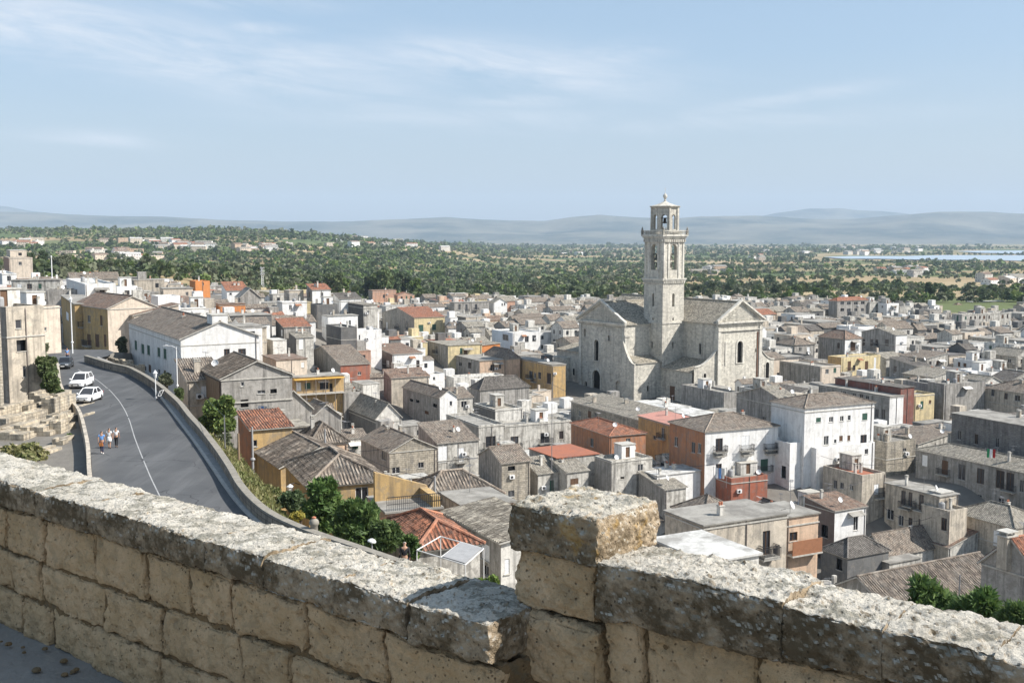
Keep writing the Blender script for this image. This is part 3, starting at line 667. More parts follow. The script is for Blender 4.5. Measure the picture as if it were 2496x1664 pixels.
def chimney_mesh(k):
    def f():
        m = MB(); w_, d_, h_ = ((0.5, 0.5, 1.1), (0.4, 0.7, 1.3), (0.6, 0.45, 0.9), (0.35, 0.35, 1.6))[k]
        m.box(-w_/2, -d_/2, 0, w_/2, d_/2, h_, 0); m.box(-w_/2-0.06, -d_/2-0.06, h_, w_/2+0.06, d_/2+0.06, h_+0.08, 1)
        if k % 2 == 0:
            for x in (-w_/4, w_/4): m.lathe([(0.09, 0), (0.11, 0.3), (0.07, 0.34)], (x, 0, h_+0.08), 8, 2)
        else:
            for x, y in ((-1, -1), (1, -1), (1, 1), (-1, 1)): m.box(x*w_*0.4-0.04, y*d_*0.4-0.04, h_+0.08, x*w_*0.4+0.04, y*d_*0.4+0.04, h_+0.25, 1)
            m.box(-w_/2-0.04, -d_/2-0.04, h_+0.25, w_/2+0.04, d_/2+0.04, h_+0.31, 1)
        return m.mesh('chimney', [WALL['w'] if k != 1 else WALL['c'], m_sill, m_terra])
    return cached(('ch', k), f)
def antenna_mesh(k):
    def f():
        m = MB(); H = (2.2, 3.0, 1.7, 2.6)[k]; m.tube([(0, 0, 0), (0, 0, H)], 0.025, 5)
        m.tube([(-0.6, 0, H-0.1), (0.7, 0, H-0.1)], 0.014, 4)
        for i in range(8):
            x = -0.5+i*0.16; l = 0.32-0.02*i; m.tube([(x, -l, H-0.1), (x, l, H-0.1)], 0.009, 4)
        if k % 2:
            m.tube([(0, -0.4, H-0.7), (0, 0.5, H-0.7)], 0.014, 4)
            for i in range(5): m.tube([(-0.3, -0.3+i*0.17, H-0.7), (0.3, -0.3+i*0.17, H-0.7)], 0.009, 4)
        return m.mesh('antenna', [m_steel])
    return cached(('an', k), f)
def dish_mesh():
    def f():
        m = MB(); T = Matrix.Translation((0, -0.1, 0.9)) @ Matrix.Rotation(R(65), 4, 'X')
        m.lathe([(0.0, 0.0), (0.18, 0.02), (0.33, 0.07), (0.42, 0.13), (0.41, 0.15), (0.32, 0.09), (0.0, 0.03)], (0, 0, 0), 14, 0, T)
        m.tube([(0, 0, 0), (0, 0, 0.9)], 0.025, 5, 1); m.tube([(0, -0.15, 0.75), (0, -0.62, 1.05)], 0.012, 4, 1); m.box(-0.04, -0.67, 1.02, 0.04, -0.58, 1.12, 1)
        return m.mesh('dish', [m_dish, m_steel])
    return cached('dish', f)
def hut_mesh(k):
    def f():
        m = MB(); w_, d_, h_ = ((2.6, 2.2, 2.2), (3.2, 2.0, 1.9), (2.0, 2.8, 2.4))[k]
        wl = [(w_*0.45, 1.0, 0.8, 1.7)]
        face_with_holes(m, (0, 0), (1, 0), w_, 0, h_, wl, 0, inn=(0, 1)); m.box(0, 0, 0, w_, d_, h_, 0, skip='fb'); m.box(-0.12, -0.12, h_, w_+0.12, d_+0.12, h_+0.12, 1)
        m.box(w_*0.45-0.4, 0.1, 0.15, w_*0.45+0.4, 0.14, 1.85, 2)
        return m.mesh('roof_hut', [WALL['W' if k == 0 else ('w' if k == 1 else 'g')], m_sill, m_fbrown])
    return cached(('hut', k), f)
def cornice_mesh(LR, LL):
    m = MB(); m.box(-0.09, -0.09, 0, LR+0.09, -0.002, 0.13, 0); m.box(-0.09, -0.001, 0, -0.002, LL, 0.13, 0); return m.mesh('cornice', [m_sill])
def ac_mesh():
    def f():
        m = MB(); m.box(-0.42, -0.36, 0, 0.42, -0.04, 0.58, 0); m.lathe([(0.22, 0), (0.22, 0.02), (0.0, 0.02)], (0, 0, 0), 12, 1, Matrix.Translation((-0.08, -0.362, 0.29)) @ Matrix.Rotation(R(90), 4, 'X')); m.box(-0.4, -0.34, -0.05, -0.34, 0, 0, 1); m.box(0.34, -0.34, -0.05, 0.4, 0, 0, 1)
        return m.mesh('air_conditioner', [m_dish, m_iron])
    return cached('ac', f)
def awning_mesh(k):
    def f():
        m = MB(); w_ = (2.2, 2.8, 1.6)[k]; m.extrude([(0.0, 0.0), (-1.0, -0.42), (-1.0, -0.46), (0.0, -0.05)], 0, w_, 'x', 0)
        for x in (0.05, w_-0.05): m.tube([(x, 0, -0.9), (x, -0.95, -0.45)], 0.018, 4, 1)
        return m.mesh('awning', [(m_cloth, ROOF['c'], m_rustsheet)[k], m_iron])
    return cached(('aw', k), f)
def tank_mesh():
    def f():
        m = MB(); m.lathe([(0.42, 0.15), (0.46, 0.3), (0.46, 1.0), (0.38, 1.15), (0.12, 1.2), (0.12, 1.28), (0, 1.28)], (0, 0, 0), 14, 0)
        for x, y in ((-1, -1), (1, -1), (1, 1), (-1, 1)): m.box(x*0.3-0.05, y*0.3-0.05, 0, x*0.3+0.05, y*0.3+0.05, 0.17, 1)
        return m.mesh('water_tank', [m_fgrey, m_sill])
    return cached('tank', f)
def pipe_mesh(h):
    h = round(h*2)/2
    def f():
        m = MB(); m.tube([(0, 0, 0), (0, 0, h-0.3), (0, 0.1, h-0.1)], 0.05, 6); return m.mesh('drain_pipe', [m_pipe])
    return cached(('pipe', h), f)
def balcony(root, loc, rz, w_, d_=0.85):
    w_ = round(w_*4)/4
    def f():
        m = MB(); m.box(-w_/2, -d_, -0.14, w_/2, 0, 0.0, 0); m.box(-w_/2-0.03, -d_-0.03, -0.05, w_/2+0.03, 0, -0.02, 0)
        for x in (-w_*0.35, w_*0.35): m.box(x-0.06, -d_*0.6, -0.35, x+0.06, 0, -0.142, 0)
        return m.mesh('balcony', [m_sill])
    def g():
        m = MB(); n = int(w_/0.13)
        for i in range(n+1):
            x = -w_/2+w_*i/n; m.box(x-0.012, -d_, 0, x+0.012, -d_+0.024, 0.95, 0)
        k = int(d_/0.13)
        for i in range(k+1):
            y = -d_+d_*i/k
            for x in (-w_/2, w_/2): m.box(x-0.012, y-0.012, 0, x+0.012, y+0.012, 0.95, 0)
        m.box(-w_/2-0.02, -d_-0.02, 0.95, w_/2+0.02, -d_+0.03, 1.0, 0)
        for x in (-w_/2, w_/2): m.box(x-0.02, -d_+0.031, 0.95, x+0.02, 0, 1.0, 0)
        return m.mesh('railing', [m_iron])
    b = obj('balcony', cached(('ba', w_), f), root, loc, rz); obj('railing', cached(('br', w_), g), b)
    return b
# ------------------------------------------------------------------ the houses one can tell apart
# xl, xc, xr: where the left face ends, the near corner and where the right face ends, ye: eaves at that corner, yb: lowest wall seen,
# hy: wall height (or distance when > 40), walls, roof, roof shape, roof rise, bearing of the right face, label, windows, options
HS = [
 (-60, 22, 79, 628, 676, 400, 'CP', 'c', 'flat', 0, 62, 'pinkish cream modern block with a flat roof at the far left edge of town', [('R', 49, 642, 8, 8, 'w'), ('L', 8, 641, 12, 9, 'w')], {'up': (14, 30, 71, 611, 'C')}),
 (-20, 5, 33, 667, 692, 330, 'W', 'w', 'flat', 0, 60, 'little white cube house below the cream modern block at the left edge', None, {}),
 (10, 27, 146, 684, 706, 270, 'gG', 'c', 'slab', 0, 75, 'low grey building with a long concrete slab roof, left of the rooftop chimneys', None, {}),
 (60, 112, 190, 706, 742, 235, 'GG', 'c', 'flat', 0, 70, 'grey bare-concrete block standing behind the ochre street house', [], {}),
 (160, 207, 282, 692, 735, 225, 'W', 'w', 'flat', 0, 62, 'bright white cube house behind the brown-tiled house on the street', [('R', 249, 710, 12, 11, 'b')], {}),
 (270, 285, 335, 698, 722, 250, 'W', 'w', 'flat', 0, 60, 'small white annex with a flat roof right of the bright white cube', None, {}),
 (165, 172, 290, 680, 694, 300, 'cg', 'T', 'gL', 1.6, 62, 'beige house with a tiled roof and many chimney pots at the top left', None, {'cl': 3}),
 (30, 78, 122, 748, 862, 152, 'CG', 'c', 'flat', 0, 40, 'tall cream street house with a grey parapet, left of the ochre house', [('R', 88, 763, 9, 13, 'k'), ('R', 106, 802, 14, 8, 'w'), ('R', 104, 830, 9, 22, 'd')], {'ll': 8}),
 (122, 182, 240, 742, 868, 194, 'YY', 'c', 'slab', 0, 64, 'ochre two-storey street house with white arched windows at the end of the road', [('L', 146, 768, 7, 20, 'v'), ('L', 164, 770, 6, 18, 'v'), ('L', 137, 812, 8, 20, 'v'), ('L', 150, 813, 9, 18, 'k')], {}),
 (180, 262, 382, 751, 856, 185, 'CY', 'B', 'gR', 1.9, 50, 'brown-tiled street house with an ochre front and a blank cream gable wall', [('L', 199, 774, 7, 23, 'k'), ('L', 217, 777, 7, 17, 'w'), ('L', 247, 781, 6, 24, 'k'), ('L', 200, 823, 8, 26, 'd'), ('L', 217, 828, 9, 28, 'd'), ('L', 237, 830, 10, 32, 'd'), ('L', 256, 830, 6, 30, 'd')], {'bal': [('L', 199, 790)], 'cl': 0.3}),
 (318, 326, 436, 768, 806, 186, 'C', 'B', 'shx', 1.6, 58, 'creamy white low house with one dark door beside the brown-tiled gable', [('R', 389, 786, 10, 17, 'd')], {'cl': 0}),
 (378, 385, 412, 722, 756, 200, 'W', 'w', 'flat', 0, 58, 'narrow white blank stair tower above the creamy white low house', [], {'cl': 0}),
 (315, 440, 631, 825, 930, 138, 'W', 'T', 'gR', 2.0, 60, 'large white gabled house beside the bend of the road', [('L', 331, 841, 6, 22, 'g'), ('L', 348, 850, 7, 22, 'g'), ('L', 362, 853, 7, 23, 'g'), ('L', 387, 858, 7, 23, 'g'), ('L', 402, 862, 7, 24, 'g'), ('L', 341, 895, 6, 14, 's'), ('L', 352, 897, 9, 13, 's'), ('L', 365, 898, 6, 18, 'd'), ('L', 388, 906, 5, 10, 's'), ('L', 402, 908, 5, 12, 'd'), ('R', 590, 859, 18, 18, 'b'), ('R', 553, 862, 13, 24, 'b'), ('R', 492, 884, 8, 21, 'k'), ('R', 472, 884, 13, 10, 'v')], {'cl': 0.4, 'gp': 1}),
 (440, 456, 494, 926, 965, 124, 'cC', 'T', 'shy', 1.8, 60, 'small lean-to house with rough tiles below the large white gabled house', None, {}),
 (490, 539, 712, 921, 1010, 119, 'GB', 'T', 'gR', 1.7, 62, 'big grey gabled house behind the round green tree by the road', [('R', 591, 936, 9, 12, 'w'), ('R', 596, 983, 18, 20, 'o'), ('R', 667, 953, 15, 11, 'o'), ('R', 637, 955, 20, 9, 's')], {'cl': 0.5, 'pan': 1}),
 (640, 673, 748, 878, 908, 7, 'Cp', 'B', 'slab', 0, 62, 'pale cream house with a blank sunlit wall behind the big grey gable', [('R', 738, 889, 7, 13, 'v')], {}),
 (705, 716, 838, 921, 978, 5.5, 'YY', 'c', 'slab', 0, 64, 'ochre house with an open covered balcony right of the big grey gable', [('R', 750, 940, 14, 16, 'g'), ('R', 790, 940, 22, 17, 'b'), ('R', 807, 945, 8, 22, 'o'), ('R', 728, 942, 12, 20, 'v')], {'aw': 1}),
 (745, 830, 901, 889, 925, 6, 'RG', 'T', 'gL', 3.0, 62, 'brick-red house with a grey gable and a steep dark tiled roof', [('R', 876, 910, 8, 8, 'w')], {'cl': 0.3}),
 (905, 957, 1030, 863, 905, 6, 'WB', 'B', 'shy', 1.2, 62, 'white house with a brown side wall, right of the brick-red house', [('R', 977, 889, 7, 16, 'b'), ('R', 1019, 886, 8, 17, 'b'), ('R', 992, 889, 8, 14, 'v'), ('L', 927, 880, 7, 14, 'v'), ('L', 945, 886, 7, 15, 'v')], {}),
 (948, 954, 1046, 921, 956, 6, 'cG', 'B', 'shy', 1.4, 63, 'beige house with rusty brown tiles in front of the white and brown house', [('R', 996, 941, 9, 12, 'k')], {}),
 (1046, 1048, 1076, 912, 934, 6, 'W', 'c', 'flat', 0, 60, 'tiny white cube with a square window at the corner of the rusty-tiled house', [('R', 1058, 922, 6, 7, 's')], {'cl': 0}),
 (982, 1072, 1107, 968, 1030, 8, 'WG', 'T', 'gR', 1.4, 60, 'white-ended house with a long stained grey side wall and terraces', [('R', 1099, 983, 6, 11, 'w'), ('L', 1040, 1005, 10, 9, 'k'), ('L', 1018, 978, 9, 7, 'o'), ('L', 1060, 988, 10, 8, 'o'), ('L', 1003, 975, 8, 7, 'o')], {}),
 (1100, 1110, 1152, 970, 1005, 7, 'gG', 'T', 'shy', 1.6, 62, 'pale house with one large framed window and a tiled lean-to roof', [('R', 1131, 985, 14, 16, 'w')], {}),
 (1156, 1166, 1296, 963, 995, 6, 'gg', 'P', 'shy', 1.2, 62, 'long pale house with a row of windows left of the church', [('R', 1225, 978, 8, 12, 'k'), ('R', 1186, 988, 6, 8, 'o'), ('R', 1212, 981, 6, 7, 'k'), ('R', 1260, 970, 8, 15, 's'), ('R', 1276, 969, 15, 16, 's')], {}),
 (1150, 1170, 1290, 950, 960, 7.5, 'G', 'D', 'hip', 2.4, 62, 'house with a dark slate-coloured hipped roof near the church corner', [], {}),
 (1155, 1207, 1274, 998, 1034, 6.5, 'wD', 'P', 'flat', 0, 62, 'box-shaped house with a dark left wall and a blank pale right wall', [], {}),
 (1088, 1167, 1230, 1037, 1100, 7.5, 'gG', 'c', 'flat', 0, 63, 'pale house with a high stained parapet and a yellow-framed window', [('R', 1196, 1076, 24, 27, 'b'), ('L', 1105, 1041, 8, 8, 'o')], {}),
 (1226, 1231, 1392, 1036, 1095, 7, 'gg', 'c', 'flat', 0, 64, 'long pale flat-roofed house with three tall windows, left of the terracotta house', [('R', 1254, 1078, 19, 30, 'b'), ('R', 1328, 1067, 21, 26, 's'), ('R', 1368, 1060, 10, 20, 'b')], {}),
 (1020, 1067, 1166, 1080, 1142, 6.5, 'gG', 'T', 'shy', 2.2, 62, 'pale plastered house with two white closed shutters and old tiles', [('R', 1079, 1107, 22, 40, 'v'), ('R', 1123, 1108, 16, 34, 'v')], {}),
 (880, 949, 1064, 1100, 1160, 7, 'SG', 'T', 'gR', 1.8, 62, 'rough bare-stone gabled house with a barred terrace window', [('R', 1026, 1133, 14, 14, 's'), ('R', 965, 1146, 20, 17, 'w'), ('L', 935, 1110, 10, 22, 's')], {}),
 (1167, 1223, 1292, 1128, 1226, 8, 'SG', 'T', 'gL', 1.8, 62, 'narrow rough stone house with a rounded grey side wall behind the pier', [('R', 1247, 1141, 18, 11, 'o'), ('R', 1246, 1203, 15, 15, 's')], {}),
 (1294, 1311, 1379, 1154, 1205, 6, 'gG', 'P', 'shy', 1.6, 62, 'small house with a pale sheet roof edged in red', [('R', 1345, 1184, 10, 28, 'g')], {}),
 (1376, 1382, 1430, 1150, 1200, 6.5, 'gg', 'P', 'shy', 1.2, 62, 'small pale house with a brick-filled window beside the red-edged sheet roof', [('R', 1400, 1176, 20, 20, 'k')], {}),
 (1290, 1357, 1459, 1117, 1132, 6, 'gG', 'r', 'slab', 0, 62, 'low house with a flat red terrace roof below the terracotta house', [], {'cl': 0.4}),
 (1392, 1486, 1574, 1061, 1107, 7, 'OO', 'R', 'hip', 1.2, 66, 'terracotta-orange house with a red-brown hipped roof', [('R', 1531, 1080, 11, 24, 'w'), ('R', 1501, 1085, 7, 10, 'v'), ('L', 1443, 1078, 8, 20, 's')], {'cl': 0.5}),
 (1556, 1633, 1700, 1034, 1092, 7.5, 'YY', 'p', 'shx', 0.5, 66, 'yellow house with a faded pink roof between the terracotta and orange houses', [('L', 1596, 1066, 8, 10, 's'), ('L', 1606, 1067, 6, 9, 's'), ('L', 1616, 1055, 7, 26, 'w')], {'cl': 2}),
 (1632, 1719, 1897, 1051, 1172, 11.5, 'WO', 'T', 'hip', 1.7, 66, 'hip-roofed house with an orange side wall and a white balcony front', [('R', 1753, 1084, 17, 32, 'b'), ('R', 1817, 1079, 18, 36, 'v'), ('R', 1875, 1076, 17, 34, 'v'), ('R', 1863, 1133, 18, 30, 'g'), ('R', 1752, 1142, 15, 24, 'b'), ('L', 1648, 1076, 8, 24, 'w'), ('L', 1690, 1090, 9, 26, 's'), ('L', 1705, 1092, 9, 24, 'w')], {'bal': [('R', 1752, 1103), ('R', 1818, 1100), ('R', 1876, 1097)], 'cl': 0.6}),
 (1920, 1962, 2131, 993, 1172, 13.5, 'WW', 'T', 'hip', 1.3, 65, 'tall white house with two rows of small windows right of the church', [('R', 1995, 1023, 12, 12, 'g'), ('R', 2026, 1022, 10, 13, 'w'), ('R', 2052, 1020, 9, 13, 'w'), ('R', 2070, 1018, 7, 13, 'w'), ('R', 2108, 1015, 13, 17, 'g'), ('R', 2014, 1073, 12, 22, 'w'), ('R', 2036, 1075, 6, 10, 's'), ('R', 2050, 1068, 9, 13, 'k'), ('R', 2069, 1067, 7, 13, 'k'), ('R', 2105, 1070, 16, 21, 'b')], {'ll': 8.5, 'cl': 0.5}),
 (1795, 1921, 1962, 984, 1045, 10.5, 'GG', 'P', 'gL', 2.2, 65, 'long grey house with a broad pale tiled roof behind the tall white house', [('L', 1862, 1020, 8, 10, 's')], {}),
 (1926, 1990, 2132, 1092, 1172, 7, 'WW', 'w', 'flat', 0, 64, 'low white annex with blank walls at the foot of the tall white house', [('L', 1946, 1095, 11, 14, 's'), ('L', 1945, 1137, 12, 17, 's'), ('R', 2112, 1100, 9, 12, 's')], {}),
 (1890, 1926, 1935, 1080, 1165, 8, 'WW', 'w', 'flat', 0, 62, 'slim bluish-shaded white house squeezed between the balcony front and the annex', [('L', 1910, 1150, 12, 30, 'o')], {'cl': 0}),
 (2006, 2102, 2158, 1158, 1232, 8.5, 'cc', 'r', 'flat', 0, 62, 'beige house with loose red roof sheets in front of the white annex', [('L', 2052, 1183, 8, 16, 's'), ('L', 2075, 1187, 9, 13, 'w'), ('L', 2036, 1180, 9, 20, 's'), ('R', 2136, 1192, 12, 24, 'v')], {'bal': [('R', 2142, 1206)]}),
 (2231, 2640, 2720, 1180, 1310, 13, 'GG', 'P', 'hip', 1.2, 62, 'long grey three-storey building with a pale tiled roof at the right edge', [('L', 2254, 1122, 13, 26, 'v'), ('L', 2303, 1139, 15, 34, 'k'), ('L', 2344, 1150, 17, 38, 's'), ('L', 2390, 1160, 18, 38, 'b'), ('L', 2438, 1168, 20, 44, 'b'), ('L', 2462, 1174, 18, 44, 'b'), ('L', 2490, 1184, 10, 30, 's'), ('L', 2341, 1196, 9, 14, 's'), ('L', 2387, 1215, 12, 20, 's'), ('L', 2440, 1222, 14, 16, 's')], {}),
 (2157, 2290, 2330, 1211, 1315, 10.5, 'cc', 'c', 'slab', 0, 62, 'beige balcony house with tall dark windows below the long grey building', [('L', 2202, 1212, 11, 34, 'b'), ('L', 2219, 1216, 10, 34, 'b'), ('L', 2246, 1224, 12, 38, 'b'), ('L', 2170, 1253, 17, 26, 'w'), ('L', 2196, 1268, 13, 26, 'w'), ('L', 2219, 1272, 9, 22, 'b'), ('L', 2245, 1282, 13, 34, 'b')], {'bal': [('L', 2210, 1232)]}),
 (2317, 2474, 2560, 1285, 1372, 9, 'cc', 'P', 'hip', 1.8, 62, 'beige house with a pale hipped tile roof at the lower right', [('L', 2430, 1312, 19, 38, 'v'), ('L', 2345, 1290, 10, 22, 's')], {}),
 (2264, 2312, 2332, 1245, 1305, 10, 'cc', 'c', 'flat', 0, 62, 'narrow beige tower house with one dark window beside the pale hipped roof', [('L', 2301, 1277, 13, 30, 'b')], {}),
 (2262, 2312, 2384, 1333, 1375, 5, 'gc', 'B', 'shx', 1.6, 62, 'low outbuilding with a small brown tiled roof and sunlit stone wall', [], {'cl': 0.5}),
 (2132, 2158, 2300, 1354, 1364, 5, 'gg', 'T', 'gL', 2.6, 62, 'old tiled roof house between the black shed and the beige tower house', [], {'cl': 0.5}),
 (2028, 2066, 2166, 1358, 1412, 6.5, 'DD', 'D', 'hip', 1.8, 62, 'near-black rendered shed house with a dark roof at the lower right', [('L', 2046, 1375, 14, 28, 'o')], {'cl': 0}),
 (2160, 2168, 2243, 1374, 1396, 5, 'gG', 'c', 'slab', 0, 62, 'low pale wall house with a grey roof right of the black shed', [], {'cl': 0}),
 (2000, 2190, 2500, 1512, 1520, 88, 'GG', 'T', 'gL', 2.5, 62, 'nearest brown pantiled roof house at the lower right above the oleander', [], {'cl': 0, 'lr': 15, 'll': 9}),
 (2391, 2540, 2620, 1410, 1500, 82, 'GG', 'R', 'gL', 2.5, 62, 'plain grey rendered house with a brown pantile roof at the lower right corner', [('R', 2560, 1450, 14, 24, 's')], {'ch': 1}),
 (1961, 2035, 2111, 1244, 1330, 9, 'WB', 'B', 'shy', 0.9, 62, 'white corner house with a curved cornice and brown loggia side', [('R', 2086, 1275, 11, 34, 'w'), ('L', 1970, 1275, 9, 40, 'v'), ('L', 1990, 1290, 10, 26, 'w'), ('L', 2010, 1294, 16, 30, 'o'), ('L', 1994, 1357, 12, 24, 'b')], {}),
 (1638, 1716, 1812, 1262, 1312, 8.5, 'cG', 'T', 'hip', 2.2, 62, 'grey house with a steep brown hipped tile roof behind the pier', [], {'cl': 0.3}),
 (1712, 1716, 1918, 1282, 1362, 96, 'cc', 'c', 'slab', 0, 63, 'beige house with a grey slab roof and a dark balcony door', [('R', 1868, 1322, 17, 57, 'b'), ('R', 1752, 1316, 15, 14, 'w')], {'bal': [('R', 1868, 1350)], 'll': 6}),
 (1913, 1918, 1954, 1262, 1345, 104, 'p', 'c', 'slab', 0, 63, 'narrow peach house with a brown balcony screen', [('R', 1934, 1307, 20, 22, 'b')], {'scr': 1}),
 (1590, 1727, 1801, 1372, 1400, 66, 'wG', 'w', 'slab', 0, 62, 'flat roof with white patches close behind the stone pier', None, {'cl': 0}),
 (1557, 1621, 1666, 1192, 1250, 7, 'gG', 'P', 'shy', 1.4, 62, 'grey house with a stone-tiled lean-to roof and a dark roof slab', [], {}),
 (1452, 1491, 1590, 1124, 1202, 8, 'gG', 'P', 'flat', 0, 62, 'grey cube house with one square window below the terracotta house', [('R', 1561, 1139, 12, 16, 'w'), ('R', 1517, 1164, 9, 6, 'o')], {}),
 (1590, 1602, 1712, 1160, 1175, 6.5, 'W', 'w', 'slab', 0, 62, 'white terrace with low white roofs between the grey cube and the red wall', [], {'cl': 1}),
 (1733, 1783, 1871, 1166, 1206, 6, 'RR', 'c', 'flat', 0, 66, 'red-walled roof terrace in front of the white balcony house', [], {'cl': 2}),
 (1392, 1560, 1640, 1023, 1048, 6.5, 'gS', 'P', 'shx', 1.2, 64, 'long stone house with a pale roof at the foot of the church', [('L', 1413, 1007, 5, 14, 'w'), ('L', 1437, 1010, 8, 18, 'k'), ('L', 1452, 1013, 6, 14, 's')], {'cl': 2}),
 (1540, 1700, 1765, 1018, 1022, 5, 'G', 'w', 'slab', 0, 62, 'low building with a sunlit white roof just below the church', [], {'cl': 2}),
 (1660, 1765, 1802, 957, 992, 6, 'GG', 'c', 'flat', 0, 62, 'dark grey walled house in front of the church aisle', [], {}),
 (1900, 2000, 2049, 893, 930, 8, 'CG', 'c', 'flat', 0, 62, 'house with a cream front and a windowless grey side right of the church', [('R', 2016, 905, 8, 12, 'w'), ('R', 2035, 902, 7, 12, 'g')], {}),
 (2018, 2051, 2146, 871, 914, 8, 'yY', 'c', 'flat', 0, 62, 'pale yellow house with a projecting cornice right of the church', [('R', 2070, 892, 8, 24, 'k'), ('R', 2082, 896, 7, 12, 'b'), ('R', 2095, 904, 7, 15, 'b'), ('R', 2112, 892, 8, 24, 'k'), ('R', 2133, 886, 6, 30, 'v')], {}),
 (2100, 2182, 2211, 816, 852, 9, 'WG', 'P', 'gL', 1.6, 62, 'grey house with a white end wall and arched window, far right of the church', [('L', 2105, 834, 7, 16, 'b'), ('L', 2125, 835, 7, 17, 'b'), ('L', 2137, 835, 7, 16, 'b'), ('L', 2162, 835, 9, 16, 'b')], {}),
 (1995, 2060, 2101, 826, 866, 8.5, 'WG', 'B', 'hip', 2.0, 62, 'tall house with a brown hipped roof and white loggia, right of the church', [('R', 2079, 844, 12, 22, 'k'), ('L', 2044, 842, 6, 13, 'b')], {}),
 (2030, 2041, 2117, 733, 774, 9.5, 'GG', 'R', 'hip', 1.2, 62, 'three-storey shade-grey apartment block with a thin red roof at the far edge', [('R', 2053, 739, 9, 7, 's'), ('R', 2069, 739, 9, 7, 's'), ('R', 2086, 739, 9, 7, 's'), ('R', 2103, 738, 9, 7, 's'), ('R', 2053, 755, 9, 8, 's'), ('R', 2069, 756, 9, 8, 's'), ('R', 2086, 755, 7, 8, 's'), ('R', 2102, 755, 7, 8, 's')], {}),  # grey walls put the front's shade into their colour
 (2117, 2120, 2156, 736, 770, 8.5, 'g', 'c', 'flat', 0, 62, 'pale block with a red-roofed attic next to the three-storey apartments', None, {}),
 (2158, 2162, 2191, 740, 766, 8, 'W', 'w', 'flat', 0, 62, 'white house with a stepped roof right of the three-storey apartments', None, {}),
 (2362, 2370, 2462, 736, 758, 640, 'b', 'w', 'slab', 0, 66, 'bluish white villa with roof tanks at the far right among trees', [('R', 2400, 750, 10, 10, 's'), ('R', 2436, 751, 12, 10, 'k')], {'cl': 2}),
 (2312, 2334, 2356, 748, 770, 600, 'W', 'B', 'hip', 1.8, 62, 'small white house with a brown hipped roof at the far right', [('R', 2338, 760, 4, 9, 's')], {}),
 (2335, 2345, 2484, 766, 792, 7, 'g', 'c', 'flat', 0, 66, 'wide pale flat-roofed building below the bluish villa', None, {}),
 (2198, 2229, 2278, 962, 1022, 8, 'yY', 'c', 'flat', 0, 64, 'bright yellow house with a lemon-coloured sunlit wall on the right', [('R', 2247, 987, 7, 20, 'g'), ('R', 2267, 979, 6, 8, 'k'), ('L', 2212, 984, 10, 18, 'b')], {}),
 (2296, 2302, 2402, 936, 1008, 10, 'G', 'c', 'flat', 0, 68, 'tall blank mottled concrete wall block on the right', [], {}),
 (2200, 2298, 2306, 940, 1008, 9, 'sG', 'c', 'flat', 0, 62, 'shaded grey block between the yellow house and the mottled wall', [], {}),
 (2400, 2560, 2640, 966, 1002, 8.5, 'cc', 'T', 'hip', 2.2, 62, 'beige house with a broad tiled roof at the right edge above the dark wall', [('L', 2420, 957, 8, 16, 's'), ('L', 2452, 965, 9, 16, 'b'), ('L', 2480, 970, 14, 14, 's')], {}),
 (2319, 2570, 2650, 1052, 1105, 11, 'ss', 'c', 'slab', 0, 64, 'long dark stone building in shade at the right edge', [('L', 2338, 1060, 9, 22, 's'), ('L', 2380, 1070, 9, 24, 'b'), ('L', 2430, 1078, 9, 24, 's')], {}),
 (1995, 2169, 2198, 967, 1030, 8.5, 'WG', 'c', 'slab', 0, 62, 'long grey house with a white end wall behind the tall white house', [('L', 2058, 960, 8, 14, 's'), ('L', 2099, 967, 9, 14, 's'), ('L', 2114, 970, 9, 12, 's'), ('L', 2137, 1007, 9, 22, 's'), ('L', 2153, 1009, 9, 24, 's'), ('L', 2082, 965, 9, 14, 's')], {}),
 (2035, 2196, 2204, 946, 950, 10, 'r', 'D', 'slab', 0, 62, 'maroon-walled house with a dark roof on the right', [], {}),
 (2150, 2162, 2232, 1078, 1122, 6, 'S', 'c', 'flat', 0, 60, 'rubble stone house in the gap right of the tall white house', [('R', 2205, 1096, 8, 8, 's')], {}),
 (1838, 1850, 1892, 767, 780, 6.5, 'C', 'R', 'shy', 1.8, 62, 'cream house with a bright red roof behind the church pediment', None, {}),
 (540, 553, 604, 708, 727, 6.5, 'W', 'R', 'shy', 2.0, 62, 'white house with a red tiled roof at the wooded edge of town', [('R', 562, 716, 6, 5, 's')], {}),
 (578, 586, 634, 724, 738, 6, 'G', 'c', 'gR', 2.2, 62, 'grey barn-like gable next to the white red-roofed house at the edge', [], {'cl': 0}),
 (462, 476, 502, 685, 712, 7, 'o', 'c', 'flat', 0, 62, 'orange block house at the wooded edge of town on the left', [('R', 495, 692, 3, 7, 's')], {}),
 (390, 398, 470, 704, 722, 6, 'C', 'c', 'slab', 0, 64, 'cream flat house with a row of small windows below the orange block', None, {}),
 (528, 534, 598, 742, 758, 6, 'o', 'B', 'slab', 0, 66, 'low orange-walled house in the middle left of town', [], {}),
 (680, 688, 748, 736, 760, 6, 'W', 'c', 'flat', 0, 62, 'wide white blank-walled house in the middle left of town', None, {}),
 (750, 761, 806, 706, 730, 7, 'WG', 'R', 'shy', 1.4, 62, 'white house with a thin red roof at the far edge below the big trees', None, {}),
 (764, 771, 822, 742, 762, 6.5, 'D', 'd', 'flat', 0, 62, 'dark slate-grey flat house left of the grey tower-like house', [], {}),
 (820, 827, 880, 728, 756, 6.5, 'W', 'D', 'shy', 1.4, 62, 'white-walled house with a dark roof at the far edge', None, {}),
 (838, 886, 909, 744, 792, 9.5, 'gD', 'P', 'slab', 0, 62, 'tower-like house with a dark grey side and a beige front', [('R', 897, 762, 5, 9, 's')], {}),
 (898, 908, 966, 708, 740, 8.5, 'PG', 'B', 'slab', 0, 62, 'tall pinkish house with a rusty flat roof at the far edge', [('R', 936, 722, 6, 8, 's')], {}),
